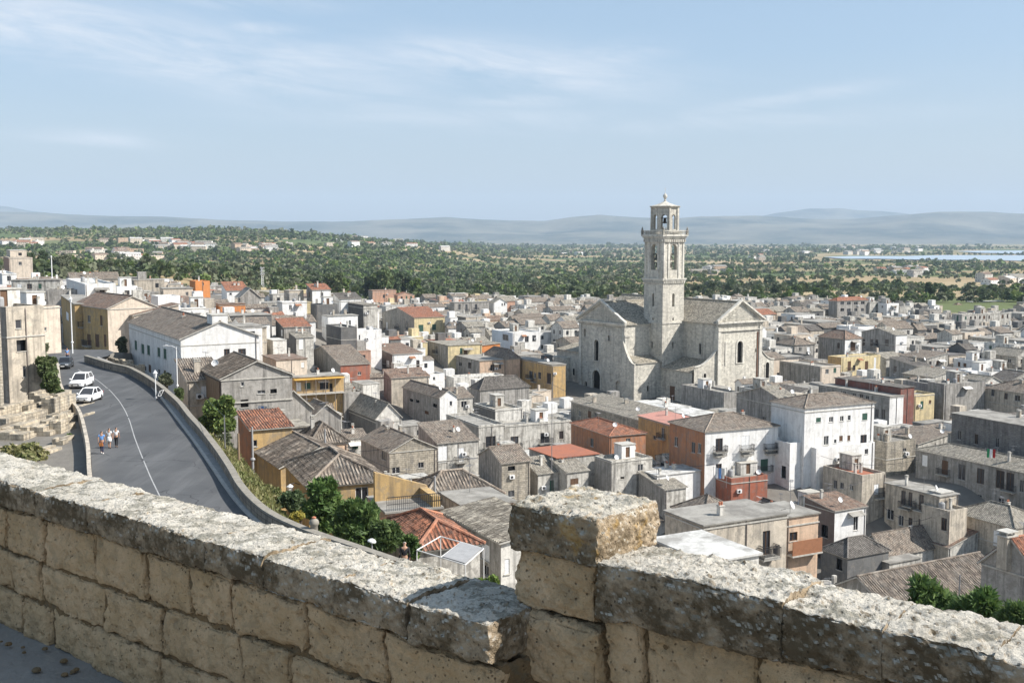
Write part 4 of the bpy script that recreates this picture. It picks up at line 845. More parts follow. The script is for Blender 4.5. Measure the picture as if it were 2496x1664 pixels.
 (962, 969, 1010, 719, 737, 7, 'P', 'R', 'gR', 1.3, 62, 'salmon-pink house at the far edge right of the tall pinkish house', None, {}),
 (790, 799, 872, 771, 802, 7, 'W', 'c', 'slab', 0, 62, 'white house with a big blank wall below the tower-like house', [('R', 853, 786, 5, 12, 's')], {}),
 (795, 831, 838, 798, 858, 10, 'DD', 'c', 'flat', 0, 62, 'dark windowless tower block in the middle of the left half', [], {}),
 (831, 836, 930, 806, 850, 7, 'W', 'w', 'flat', 0, 63, 'row of stepped white houses right of the dark tower block', [('R', 876, 822, 4, 12, 's'), ('R', 914, 819, 4, 11, 'v'), ('R', 846, 813, 6, 12, 's')], {}),
 (672, 692, 758, 797, 818, 6.5, 'GD', 'R', 'shy', 1.5, 62, 'grey house with a faded red tiled roof left of the dark tower block', None, {}),
 (704, 722, 758, 822, 856, 6.5, 'gD', 'P', 'shy', 0.9, 62, 'small grey and cream house left of the dark tower block', [('R', 734, 838, 11, 26, 'v')], {}),
 (932, 1010, 1084, 774, 820, 7, 'yc', 'R', 'gL', 2.8, 62, 'pale yellow gabled house with a red-brown roof in the middle of town', [('R', 1026, 800, 12, 17, 'g'), ('R', 1058, 797, 10, 14, 'g'), ('L', 992, 793, 7, 20, 's'), ('L', 970, 795, 6, 13, 's'), ('L', 943, 795, 4, 20, 'v')], {'cl': 0.6}),
 (1196, 1203, 1236, 738, 757, 8, 'W', 'P', 'gR', 1.8, 62, 'white round-gabled house at the far edge left of the church', [('R', 1224, 742, 3, 6, 's'), ('R', 1230, 741, 3, 6, 's')], {}),
 (1100, 1107, 1192, 738, 764, 8.5, 'G', 'c', 'slab', 0, 64, 'grey house with tall arched openings at the far edge', [('R', 1120, 748, 5, 14, 's'), ('R', 1137, 750, 5, 18, 's'), ('R', 1160, 748, 6, 14, 's')], {}),
 (1199, 1250, 1317, 811, 852, 7, 'Wb', 'w', 'flat', 0, 62, 'modern white house with a glazed band left of the church', [('R', 1268, 828, 11, 20, 'v'), ('R', 1284, 826, 9, 14, 's'), ('R', 1302, 824, 9, 14, 's'), ('L', 1232, 822, 14, 14, 's')], {}),
 (1045, 1092, 1175, 843, 868, 7, 'yG', 'P', 'slab', 0, 64, 'pale yellow low house with a small tree-green window, left of the orange wall', [('R', 1124, 855, 6, 14, 'g'), ('R', 1135, 857, 9, 12, 'k'), ('L', 1064, 852, 5, 18, 's')], {}),
 (1170, 1175, 1219, 841, 852, 7, 'o', 'P', 'shx', 0.4, 64, 'house with a bright orange wall left of the church', [], {'cl': 0}),
 (1069, 1169, 1232, 880, 918, 7.5, 'pG', 'c', 'slab', 0, 63, 'peach-fronted corner house with a long grey side wall', [('L', 1096, 881, 11, 12, 's'), ('L', 1122, 887, 8, 10, 's'), ('L', 1145, 891, 7, 16, 'b'), ('R', 1200, 896, 9, 15, 'b'), ('R', 1219, 892, 5, 12, 's')], {}),
 (1178, 1232, 1268, 874, 906, 8, 'pG', 'T', 'hip', 2.2, 62, 'peach house with a grey hipped tile roof behind the peach-fronted corner house', [], {}),
 (1254, 1346, 1354, 890, 948, 8.5, 'YY', 'c', 'slab', 0, 62, 'ochre house in shade close to the left of the church', [('L', 1294, 913, 9, 18, 's'), ('L', 1304, 915, 5, 14, 'w'), ('L', 1315, 915, 7, 16, 's'), ('L', 1338, 922, 10, 26, 'b')], {'bal': [('L', 1304, 924)]}),
 (1100, 1106, 1228, 920, 942, 5, 'w', 'w', 'flat', 0, 64, 'low cream-white wall house in front of the peach corner house', [], {'cl': 0.6}),
 (657, 668, 760, 998, 1034, 128, 'GD', 'R', 'gR', 2.2, 62, 'grey house with a bright red gabled roof right of the big grey gable', [], {'cl': 0}),
 (745, 759, 828, 1017, 1034, 140, 'GG', 'T', 'gR', 1.6, 62, 'small grey gable with three narrow slits behind the red-gabled house', [('R', 804, 1012, 4, 12, 's'), ('R', 785, 1012, 4, 8, 's')], {'cl': 0}),
 (848, 916, 978, 1019, 1052, 6, 'wD', 'P', 'gR', 2.6, 62, 'house with a wide pinkish-grey tiled roof and a sunlit gable', [], {}),
 (834, 838, 882, 957, 990, 6, 'G', 'c', 'flat', 0, 62, 'plain grey block right of the ochre balcony house', [], {'cl': 0.5}),
 (733, 757, 847, 1081, 1114, 112, 'pc', 'T', 'hip', 1.7, 62, 'peach house with a shuttered window under a big brown hipped roof', [('R', 803, 1094, 16, 14, 's')], {}),
 (640, 669, 724, 1047, 1088, 116, 'GG', 'P', 'slab', 0, 62, 'small grey house with a white door-high panel left of the peach house', [('R', 681, 1075, 18, 18, 'v'), ('R', 712, 1062, 10, 14, 'w')], {}),
 (622, 684, 876, 1137, 1182, 97, 'YY', 'T', 'gR', 1.5, 62, 'ochre-walled house with a long pinkish-brown tiled roof near the road', [], {'cl': 0, 'll': 9}),
 (697, 752, 946, 1183, 1255, 80, 'YY', 'T', 'hip', 1.5, 68, 'yellow house with a grey-brown hipped roof, nearest the road parapet', [('R', 882, 1210, 30, 46, 'w')], {'cl': 0, 'bal': [('R', 882, 1234)], 'lan': 1}),
 (936, 943, 1031, 1251, 1296, 76, 'p', 'c', 'slab', 0, 68, 'peach terrace house with an iron railing right of the yellow house', [], {'cl': 0, 'ter': 1}),
 (985, 1031, 1222, 1219, 1262, 86, 'Wg', 'T', 'hip', 1.6, 66, 'white-banded house with a brown hipped tile roof right of the peach terrace', [], {'cl': 0.4}),
 (925, 1016, 1098, 1338, 1350, 63, 'gG', 'R', 'hip', 1.0, 66, 'small bright red pantiled roof beside the laurel bushes', [], {'cl': 0, 'll': 7}),
 (1097, 1221, 1262, 1320, 1405, 70, 'wG', 'P', 'shx', 0.5, 62, 'grey concrete house with a rubble-strewn tiled roof left of the pier', [('L', 1136, 1320, 12, 18, 's'), ('L', 1183, 1345, 20, 40, 'v'), ('L', 1184, 1390, 14, 26, 's'), ('R', 1236, 1380, 14, 36, 'v')], {'cl': 0, 'll': 9}),
 (1120, 1130, 1252, 1236, 1280, 82, 'Pg', 'c', 'slab', 0, 66, 'faded pink wall house with a boarded opening left of the pier', [('R', 1212, 1262, 20, 26, 'v')], {'cl': 1}),
 (590, 612, 637, 1046, 1142, 104, 'YO', 'R', 'shy', 1.0, 62, 'tall narrow ochre shack with a rusty red roof by the road trees', [('R', 622, 1080, 10, 16, 's')], {'cl': 0}),
 (-160, -60, 13, 690, 990, 98, 'SS', 'c', 'flat', 0, 34, 'tall crumbling stone facade cut by the left edge of the photo', [], {'ll': 8, 'lr': 2.2}),
 (-30, 14, 75, 748, 990, 108, 'cG', 'c', 'flat', 0, 36, 'old grey-beige stone house with a round arch window on the left', [('R', 52, 842, 22, 28, 'o'), ('R', 45, 790, 16, 22, 's'), ('R', 60, 905, 10, 28, 's')], {'ll': 8}),
]
NH = len(HS)
HOUSES = []   # placed footprints: (corner, dr, dl, LR, LL, root, hs index, h)
def place_house(i, s):
    xl, xc, xr, ye, yb, hy, wall, roof, rt, rh, azd, label, wins, op = s
    a, b = ray(xc, ye)
    if hy > 40: Yc = float(hy); Zc = b*Yc; h = Zc-gz(a*Yc, Yc)
    else:
        Yc = None
        for y in np.arange(60, 720, 0.5):
            if y < 160 and a*y < float(xwall(y))+1.5: continue
            if b*y <= gz(a*y, y)+hy: Yc = float(y); break
        if Yc is None: Yc = 560.0
        Zc = b*Yc; h = Zc-gz(a*Yc, Yc)
    h = max(2.6, h); X0 = a*Yc; A = R(azd); dr = (math.sin(A), math.cos(A)); dl = (-math.cos(A), math.sin(A))
    def solve(d, px):
        aa = ray(px, ye)[0]; q = d[0]-aa*d[1]
        return (aa*Yc-X0)/q if abs(q) > 0.02 else 12.0
    LR, LL = solve(dr, xr), solve(dl, xl)
    LR = op.get('lr', min(max(LR, 4.0), 26)); LL = op.get('ll', min(max(LL, 5.0), 34))
    hmax = 14.0; zf = h if h <= hmax else hmax
    base = Zc-zf
    root = thing('house', label, 'house', (X0, Yc, base), PI/2-A, None)
    def wpx(q):
        fc, x, y, w_, h_, st = q; d = dr if fc == 'R' else dl
        def uz(px, py):
            aa, bb = ray(px, py); u = (aa*Yc-X0)/(d[0]-aa*d[1]); yy = Yc+u*d[1]; return u, bb*yy-base
        u1, _ = uz(x-w_/2, y); u2, _ = uz(x+w_/2, y); _, z1 = uz(x, y-h_/2); _, z2 = uz(x, y+h_/2)
        return (fc, (u1+u2)/2, (z1+z2)/2, max(0.3, abs(u2-u1)), max(0.3, z1-z2), st), uz
    W = None if wins is None else [wpx(q)[0] for q in wins]
    dist = Yc
    make_house(root, LR, LL, zf, wall, roof, rt, rh, W, seed=i*7+3, near=dist < 125, blank=0.1, clutter=op.get('cl', 1.0), found=4.0)
    for q in op.get('bal', ()):
        (fc, u, z, _, _, _), _ = wpx((q[0], q[1], q[2]+6, 10, 6, 'w'))
        balcony(root, (u, 0, z) if fc == 'R' else (0, u, z), 0.0 if fc == 'R' else -PI/2, 1.9)
    if 'up' in op:
        x1, x2, x3, yy, cc = op['up']; b2 = (ray(x2, yy)[1]-ray(xc, ye)[1])*Yc
        m = MB(); L = LR*(x3-x2)/(xr-xc); face_with_holes(m, (0, 0), (1, 0), L, 0, b2, [(L*0.6, b2*0.45, 1.2, 1.1)], 0, inn=(0, 1)); m.box(0, 0, 0, L, LL*0.6, b2, 0, skip='fb'); m.box(-.1, -.1, b2, L+.1, LL*.6+.1, b2+.12, 1); m.box(L*0.6-0.6, 0.12, b2*0.45-0.55, L*0.6+0.6, 0.15, b2*0.45+0.55, 2)
        m.build('upper_storey', [WALL[cc], m_sill, m_glass], root, loc=(LR*0.12, LL*0.25, zf))
    if op.get('gp'):   # raised parapet block on the gable
        m = MB(); m.box(LR*0.40, -0.03, zf+rh*0.72, LR*0.60, 0.45, zf+rh+0.75, 0); m.box(LR*0.39, -0.1, zf+rh+0.75, LR*0.61, 2.6, zf+rh+0.87, 1); m.box(LR*0.40, 0.451, zf+rh*0.6, LR*0.60, 2.5, zf+rh+0.75, 0)
        m.build('gable_block', [WALL['W'], m_sill], root)
        m = MB(); m.box(-0.05, -0.05, zf-1.0, LR+0.05, 0.0, zf-0.9, 0); m.box(-0.05, 0.0, zf-1.0, -0.001, LL, zf-0.9, 0); m.build('string_course', [m_sill], root)
    if op.get('pan'):
        m = MB()
        for k in range(9): m.box(-0.12, 0.6+k*LL*0.09, zf-2.9, -0.04, 0.6+(k+0.92)*LL*0.09, zf-0.5, 0)
        m.build('timber_screen', [m_wood], root)
        m = MB()
        for k in range(6): m.box(-0.14, 0.5+k*LL*0.14, zf-5.4, -0.05, 0.5+(k+0.9)*LL*0.14, zf-3.1, 0)
        m.build('ochre_screen', [m_ochrewood], root)
        m = MB(); m.box(-0.1, -0.13, zf-2.9, LR, -0.003, zf-2.75, 0); m.build('ledge', [m_sill], root)
    if op.get('aw'):
        m = MB(); m.box(-0.2, -1.5, zf-0.35, LR*0.98, -0.19, zf-0.2, 0)
        for k in range(6): m.tube([(LR*k/5.2+0.1, -1.4, -2), (LR*k/5.2+0.1, -1.4, zf-0.36)], 0.07, 6, 1)
        m.box(0, -1.5, zf-3.3, LR*0.97, -0.01, zf-3.1, 2)
        for k in range(34): m.box(LR*k/35+0.05, -1.46, zf-3.098, LR*k/35+0.08, -1.43, zf-2.2, 1)
        m.build('covered_balcony', [m_ochrewood, m_pipe, m_sill], root)
    if op.get('scr'):
        m = MB(); m.box(0.15, -0.8, zf-3.6, LR-0.15, -0.72, zf-2.2, 0); m.box(0.1, -0.85, zf-3.75, LR-0.1, -0.003, zf-3.6, 1); m.build('balcony_screen', [m_rustsheet, m_sill], root)
    if op.get('ch'):
        m = MB(); m.box(-0.6, LL*0.5, zf, 0.5, LL*0.5+0.9, zf+2.6, 0); m.box(-0.7, LL*0.5-0.1, zf+2.6, 0.6, LL*0.5+1.0, zf+2.7, 1)
        for x, y in ((-0.5, 0.1), (0.3, 0.1), (0.3, 0.7), (-0.5, 0.7)): m.box(x, LL*0.5+y, zf+2.7, x+0.12, LL*0.5+y+0.12, zf+2.95, 1)
        m.box(-0.7, LL*0.5-0.1, zf+2.95, 0.6, LL*0.5+1.0, zf+3.03, 1); m.build('chimney', [WALL['c'], m_sill], root)
    if op.get('ter'):
        m = MB(); m.extrude([(0.0, zf+0.141), (0.0, zf+2.3), (0.0+LR, zf+1.0), (LR, zf+0.141)], 3.2, 3.6, 'y', 0); m.box(LR*0.85, 0.0, zf+0.141, LR, 3.2, zf+0.9, 0); m.build('back_wall', [WALL['Y']], root)
        m = MB(); n = 26
        for k in range(n+1): m.box(LR*k/n-0.012, -0.02, zf+0.141, LR*k/n+0.012, 0.004, zf+1.1, 0)
        m.box(0, -0.03, zf+1.1, LR, 0.014, zf+1.15, 0); m.box(0, -0.03, zf+0.6, LR, -0.021, zf+0.64, 0); m.build('railing', [m_iron], root)
        m = MB(); m.box(-0.1, -0.14, zf-0.6, LR+0.05, -0.003, zf-0.4, 0); m.build('string_course', [m_terra], root)
    if op.get('lan'):
        m = MB(); m.tube([(0, 0, 0), (-0.5, -0.4, 0.25), (-0.9, -0.7, 0.2)], 0.03, 6, 0); m.lathe([(0.0, 0.12), (0.26, -0.05), (0.30, -0.1), (0.24, -0.12), (0.16, -0.55), (0.0, -0.62)], (-0.9, -0.7, 0.15), 6, 1)
        m.build('wall_lantern', [m_iron, m_dish], root, loc=(0, LL*0.35, zf-0.6))
    HOUSES.append(((X0, Yc), dr, dl, LR, LL, root, i, zf, base, (xl, xc, xr, ye, yb)))
    return root
for i, s in enumerate(HS): place_house(i, s)

# ------------------------------------------------------------------ church with its bell tower
CA = R(56); ca = (math.sin(CA), math.cos(CA)); cb = (-math.cos(CA), math.sin(CA)); CO = (36.4, 265.0); CZ = -42.5
church = thing('church', 'large pale stone church with a tall square bell tower and two pedimented gables', 'church', (CO[0], CO[1], CZ), PI/2-CA)
def plastone(name, col, bw, rhh, amt):
    m, t, p = new_mat(name, 0.92, 0.1); co, oi = objco(t, False)
    s2 = t.add('ShaderNodeSeparateXYZ'); t.link(co, s2.inputs[0]); cbn = t.add('ShaderNodeCombineXYZ'); t.link(t.math('ADD', s2.outputs[0], s2.outputs[1]), cbn.inputs[0]); t.link(s2.outputs[2], cbn.inputs[1])
    br = t.add('ShaderNodeTexBrick', i_Scale=1.0); br.inputs['Brick Width'].default_value = bw; br.inputs['Row Height'].default_value = rhh
    br.inputs['Mortar Size'].default_value = 0.018; br.inputs['Mortar Smooth'].default_value = 0.6; br.inputs['Color1'].default_value = (1.12, 1.1, 1.06, 1); br.inputs['Color2'].default_value = (0.78, 0.77, 0.76, 1); br.inputs['Mortar'].default_value = (0.5, 0.48, 0.45, 1); t.link(cbn.outputs[0], br.inputs['Vector'])
    a = noise(t, co, 0.16, 6.0, 0.6); b_ = noise(t, co, 1.1, 9.0, 0.7); st = noise(t, co, 1.0, 6.0, 0.65, (1.1, 1.1, 0.10))
    c = t.mix(t.ramp(a, [(0.35, 0.0), (0.65, 1.0)]), tuple(x*0.86 for x in col), tuple(x*1.08 for x in col))
    c = t.mix(amt, c, t.mix(1.0, c, br.outputs[0], 'MULTIPLY'))
    c = t.mix(t.math('MULTIPLY', t.ramp(st, [(0.48, 0.0), (0.70, 1.0)]), 0.55), c, (0.16, 0.15, 0.135))  # weathering on all faces, made darker to stand in for the gable's deep shade
    c = t.mix(t.math('MULTIPLY', t.ramp(b_, [(0.51, 0.0), (0.66, 1.0)]), 0.55), c, (0.21, 0.195, 0.165))
    vo = t.add('ShaderNodeTexVoronoi', i_Scale=0.55); t.link(co, vo.inputs['Vector']); c = t.mix(t.math('MULTIPLY', t.ramp(vo.outputs[0], [(0.05, 1.0), (0.09, 0.0)]), 0.8), c, (0.06, 0.055, 0.05))
    t.link(c, p.inputs['Base Color']); bump(t, p, t.math('ADD', b_, t.math('MULTIPLY', br.outputs[1], -0.6)), 0.6, 0.08); return m
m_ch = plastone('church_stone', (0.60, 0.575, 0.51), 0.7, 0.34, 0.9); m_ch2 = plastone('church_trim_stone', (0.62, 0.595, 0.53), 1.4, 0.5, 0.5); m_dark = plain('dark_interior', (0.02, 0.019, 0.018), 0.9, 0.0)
ROOF['K'] = tiles('roof_tiles_church', (0.48, 0.43, 0.34), (0.26, 0.23, 0.18), 0.4, 0.42)

def arch_cut(m, origin, U, inn, W_, z0, z1, arches, mi=0, depth=0.5, back=True):
    """wall panel with round-headed openings: arches (u, z_sill, width, height incl. head)"""
    def pt(u, z, d=0.0): return (origin[0]+U[0]*u+inn[0]*d, origin[1]+U[1]*u+inn[1]*d, z)
    us = sorted({0.0, W_, *[q for a in arches for q in (a[0]-a[2]/2, a[0]+a[2]/2)]}); zs = sorted({z0, z1, *[q for a in arches for q in (a[1], a[1]+a[3])]})
    for i in range(len(us)-1):
        for j in range(len(zs)-1):
            cu, cz = (us[i]+us[i+1])/2, (zs[j]+zs[j+1])/2
            if any(abs(cu-a[0]) < a[2]/2 and a[1] < cz < a[1]+a[3] for a in arches): continue
            m.poly([pt(us[i], zs[j]), pt(us[i+1], zs[j]), pt(us[i+1], zs[j+1]), pt(us[i], zs[j+1])], mi)
    for (u, zsil, ww, hh) in arches:
        r_ = ww/2; zc = zsil+hh-r_; N = 10; arc = [(u-r_*math.cos(PI*k/N), zc+r_*math.sin(PI*k/N)) for k in range(N+1)]
        for k in range(N):
            a, b = arc[k], arc[k+1]; zt = zsil+hh
            m.poly([pt(a[0], a[1]), pt(b[0], b[1]), pt(b[0], zt), pt(a[0], zt)], mi); m.poly([pt(a[0], a[1]), pt(b[0], b[1]), pt(b[0], b[1], depth), pt(a[0], a[1], depth)], mi)
        for x in (u-r_, u+r_): m.poly([pt(x, zsil), pt(x, zc), pt(x, zc, depth), pt(x, zsil, depth)], mi)
        m.poly([pt(u-r_, zsil), pt(u+r_, zsil), pt(u+r_, zsil, depth), pt(u-r_, zsil, depth)], mi)
def arch_pane(parent, loc_fn, u, zsil, ww, hh, depth, name='window', mat=None, surround=0.0):
    m = MB(); r_ = ww/2; zc = zsil+hh-r_; N = 10
    pts = [loc_fn(u-r_, zsil, depth)]+[loc_fn(u-r_*math.cos(PI*k/N), zc+r_*math.sin(PI*k/N), depth) for k in range(N+1)]+[loc_fn(u+r_, zsil, depth)]
    m.poly(pts, 0)
    if surround > 0:
        s0, s1 = r_+0.002, r_+surround
        for k in range(N):
            a0, a1 = PI*k/N, PI*(k+1)/N
            q = [(u-s0*math.cos(a0), zc+s0*math.sin(a0)), (u-s1*math.cos(a0), zc+s1*math.sin(a0)), (u-s1*math.cos(a1), zc+s1*math.sin(a1)), (u-s0*math.cos(a1), zc+s0*math.sin(a1))]
            m.poly([loc_fn(*c, -0.12) for c in q], 1); m.poly([loc_fn(*q[1], -0.12), loc_fn(*q[1], 0.0), loc_fn(*q[2], 0.0), loc_fn(*q[2], -0.12)], 1)
        for sg in (-1, 1):
            a, b = sorted((u+sg*s0, u+sg*s1)); q = [(a, zsil), (b, zsil), (b, zc), (a, zc)]
            m.poly([loc_fn(*c, -0.12) for c in q], 1)
            for x in (a, b): m.poly([loc_fn(x, zsil, -0.12), loc_fn(x, zsil, 0), loc_fn(x, zc, 0), loc_fn(x, zc, -0.12)], 1)
        m.poly([loc_fn(u-s1, zsil-0.2, -0.2), loc_fn(u+s1, zsil-0.2, -0.2), loc_fn(u+s1, zsil, -0.2), loc_fn(u-s1, zsil, -0.2)], 1); m.poly([loc_fn(u-s1, zsil, -0.2), loc_fn(u+s1, zsil, -0.2), loc_fn(u+s1, zsil, 0.0), loc_fn(u-s1, zsil, 0.0)], 1)
    return m.build(name, [mat or m_dark, m_ch2], parent)
def Z(z): return z-CZ   # world height to church height
EAV = Z(-21.3)
# nave: gable front on plane b=B0 looking down the -b side; x = along ca, y = along cb (local axes)
NA0, NA1, NB0, NB1 = 17.6, 33.2, -1.0, 46.0; nx = (NA0+NA1)/2; nrh = 4.9
m = MB()
def fr(u, z, d=0.0): return (NA0+u, NB0+d, z)
W_ = NA1-NA0
ar = [(W_*0.505, Z(-31.9), 1.9, 5.6), (W_*0.87, Z(-29.5), 0.5, 0.9)]
arch_cut(m, (NA0, NB0), (1, 0), (0, 1), W_, 0, EAV, ar)
m.poly([(NA0, NB0, EAV), (NA1, NB0, EAV), (nx, NB0, EAV+nrh)], 0); m.poly([(NA1, NB1, EAV), (NA0, NB1, EAV), (nx, NB1, EAV+nrh)], 0)
aw = [(q, Z(-29.8), 0.9, 2.9) for q in (NB1-NB0-6.2, NB1-NB0-15.5)]
arch_cut(m, (NA0, NB1), (0, -1), (1, 0), NB1-NB0, 0, EAV, aw)
m.poly([(NA1, NB0, 0), (NA1, NB1, 0), (NA1, NB1, EAV), (NA1, NB0, EAV)]); m.poly([(NA0, NB1, 0), (NA1, NB1, 0), (NA1, NB1, EAV), (NA0, NB1, EAV)])
nave = m.build('nave', [m_ch], church)
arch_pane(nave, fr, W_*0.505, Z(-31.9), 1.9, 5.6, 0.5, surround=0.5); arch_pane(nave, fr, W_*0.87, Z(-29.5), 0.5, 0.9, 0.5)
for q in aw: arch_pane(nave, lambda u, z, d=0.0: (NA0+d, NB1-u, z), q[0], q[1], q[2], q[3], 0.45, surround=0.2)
rm = MB(); k = nrh/((NA1-NA0)/2); ov = 0.5
roof_plane(rm, (NA0-ov, NB1, EAV-ov*k), (NA0-ov, NB0+0.4, EAV-ov*k), (nx, NB0+0.4, EAV+nrh), (nx, NB1, EAV+nrh), False); roof_plane(rm, (NA1+ov, NB0+0.4, EAV-ov*k), (NA1+ov, NB1, EAV-ov*k), (nx, NB1, EAV+nrh), (nx, NB0+0.4, EAV+nrh), False)
ridge_cap(rm, (nx, NB0+0.4, EAV+nrh+0.1), (nx, NB1, EAV+nrh+0.1), 0.18); rm.build('roof', [ROOF['K'], m_ch2], nave, uv=True)
def pediment(parent, p0, p1, out, rise, z, name='pediment'):
    """raking cornices, base cornice with dentils and carved relief; p0->p1 along the front, out = outward normal"""
    m = MB(); p0 = Vector((*p0, 0)); p1 = Vector((*p1, 0)); U = (p1-p0).normalized(); L = (p1-p0).length; o = Vector((*out, 0))
    def bar(a, b, z0, z1, d): # straight box between two (u,z) points
        (u0, w0), (u1, w1) = a, b; q = [p0+U*u0, p0+U*u1]
        pts = []
        for dd in (0.02, d):
            for (uu, zz, hh) in ((u0, w0, z0), (u1, w1, z0), (u1, w1, z1), (u0, w0, z1)): pts.append(p0+U*uu+o*dd+Vector((0, 0, zz+hh)))
        for f in ((0, 1, 2, 3), (4, 5, 6, 7), (0, 1, 5, 4), (1, 2, 6, 5), (2, 3, 7, 6), (3, 0, 4, 7)): m.poly([pts[i] for i in f], 0)
    bar((-0.6, z), (L+0.6, z), -0.35, 0.05, 0.75); bar((-0.3, z), (L+0.3, z), -0.75, -0.352, 0.4)
    for k in range(int(L/0.6)): u = 0.3+k*0.6; bar((u, z), (u+0.28, z), -1.0, -0.752, 0.35)
    bar((-0.7, z+0.05), (L/2, z+rise+0.25), 0.0, 0.5, 0.8); bar((L/2, z+rise+0.25), (L+0.7, z+0.05), 0.0, 0.5, 0.8)
    bar((-0.1, z+0.05), (L/2, z+rise-0.15), 0.0, 0.35, 0.45); bar((L/2, z+rise-0.15), (L+0.1, z+0.05), 0.0, 0.35, 0.45)
    pd = m.build(name, [m_ch2], parent)
    # carved tympanum: scrolls and rays
    m = MB(); rnd = random.Random(4)
    for k in range(26):
        u = L*0.12+L*0.76*k/25; top = z+0.45+(1-abs(u-L/2)/(L/2))*(rise-1.1)
        zz = z+0.35
        while zz < top-0.25:
            r_ = rnd.uniform(0.18, 0.34); c = p0+U*u+o*0.05+Vector((0, 0, zz)); a0 = rnd.uniform(0, 6)
            m.tube([tuple(c+U*(r_*math.cos(a0+t_*1.1))*(1-t_*0.14)+Vector((0, 0, r_*math.sin(a0+t_*1.1)*(1-t_*0.14)))) for t_ in range(5)], 0.07, 5, 0); zz += r_*2+0.05
    m.build('relief', [m_ch2], pd); return pd
pediment(nave, (NA0, NB0), (NA1, NB0), (0, -1), nrh, EAV)
for x in (NA0, NA1-0.9): m = MB(); m.box(x-0.05, NB0-0.3, 0, x+0.95, NB0-0.003, EAV-1.3, 0); m.build('pilaster', [m_ch2], nave)
m = MB(); m.box(NA0-0.1, NB0-0.42, EAV-2.3, NA1+0.1, NB0-0.301, EAV-2.1, 0); m.box(NA0+0.9, NB0-0.12, EAV-2.3, NA1-0.9, NB0-0.003, EAV-2.0, 0); m.box(NA0+2.6, NB0-0.15, Z(-32.2), NA0+3.1, NB0-0.003, Z(-26.2), 0); m.build('moulding', [m_ch2], nave)
m = MB(); m.tube([(NA1-1.5, NB0-0.12, 0), (NA1-1.5, NB0-0.12, Z(-24.2))], 0.12, 6); m.build('drain_pipe', [m_rustsheet], nave)
# aisles beside the gable front (concave shoulder walls)
def shoulder(x_in, x_out, zt_in, zt_out, name, win):
    m = MB(); N = 14; P = []
    for k in range(N+1):
        f = k/N; P.append((x_in+(x_out-x_in)*f, zt_out+(zt_in-zt_out)*(1-f)**2.2))
    out = [(x_in, 0)]+P+[(x_out, 0)]
    for i in range(len(P)-1): 
        a, b = P[i], P[i+1]
        m.poly([(a[0], NB0+0.3, a[1]), (b[0], NB0+0.3, b[1]), (b[0], NB0+0.9, b[1]), (a[0], NB0+0.9, a[1])], 0)
        m.poly([(a[0], NB0+0.3, 0), (b[0], NB0+0.3, 0), (b[0], NB0+0.3, b[1]), (a[0], NB0+0.3, a[1])], 0)
        m.poly([(a[0], NB0+0.1, a[1]+0.002), (b[0], NB0+0.1, b[1]+0.002), (b[0], NB0+0.1, b[1]+0.25), (a[0], NB0+0.1, a[1]+0.25)], 1)
        m.poly([(a[0], NB0+0.1, a[1]+0.25), (b[0], NB0+0.1, b[1]+0.25), (b[0], NB0+0.9, b[1]+0.25), (a[0], NB0+0.9, a[1]+0.25)], 1)
    o = m.build(name, [m_ch, m_ch2], nave)
    u, zs_, ww, hh = win
    arch_pane(o, lambda q, z, d=0.0: (q, NB0+0.3+d, z), u, zs_, ww, hh, -0.02, surround=0.25)
    return o
shoulder(NA0, 10.0, Z(-28.3), Z(-32.2), 'aisle_front', (13.6, Z(-37.2), 0.9, 3.4)); shoulder(NA1, 38.4, Z(-28.6), Z(-31.8), 'aisle_front', (35.9, Z(-36.6), 1.3, 4.2))
m = MB(); m.box(9.8, NB0-0.15, 0, NA0-0.05, NB0+0.298, Z(-38.1), 0); m.box(9.6, NB0-0.25, Z(-38.1), NA0-0.06, NB0+0.4, Z(-37.8), 0); m.box(NA1+0.05, NB0-0.15, 0, 38.6, NB0+0.298, Z(-37.6), 0); m.box(NA1+0.06, NB0-0.25, Z(-37.6), 38.8, NB0+0.4, Z(-37.3), 0); m.build('plinth', [m_ch2], nave)
m = MB(); m.box(10.0, NB0+0.9, 0, NA0-0.01, 20.0, Z(-33.3), 0, skip='f'); m.box(NA1+0.01, NB0+0.9, 0, 38.4, 46, Z(-32.5), 0, skip='f'); ai = m.build('aisle', [m_ch], church)
rm = MB(); roof_plane(rm, (9.7, 20, Z(-33.4)), (9.7, NB0+0.9, Z(-33.4)), (NA0, NB0+0.9, Z(-30.9)), (NA0, 20, Z(-30.9)), False); roof_plane(rm, (38.7, NB0+0.9, Z(-32.6)), (38.7, 46, Z(-32.6)), (NA1, 46, Z(-30.3)), (NA1, NB0+0.9, Z(-30.3)), False); rm.build('roof', [ROOF['K'], m_ch2], ai, uv=True)
m = MB(); m.box(9.9, 6.2, 0.5, 9.99, 7.9, Z(-37.6), 0); m.build('door', [m_fbrown], ai)
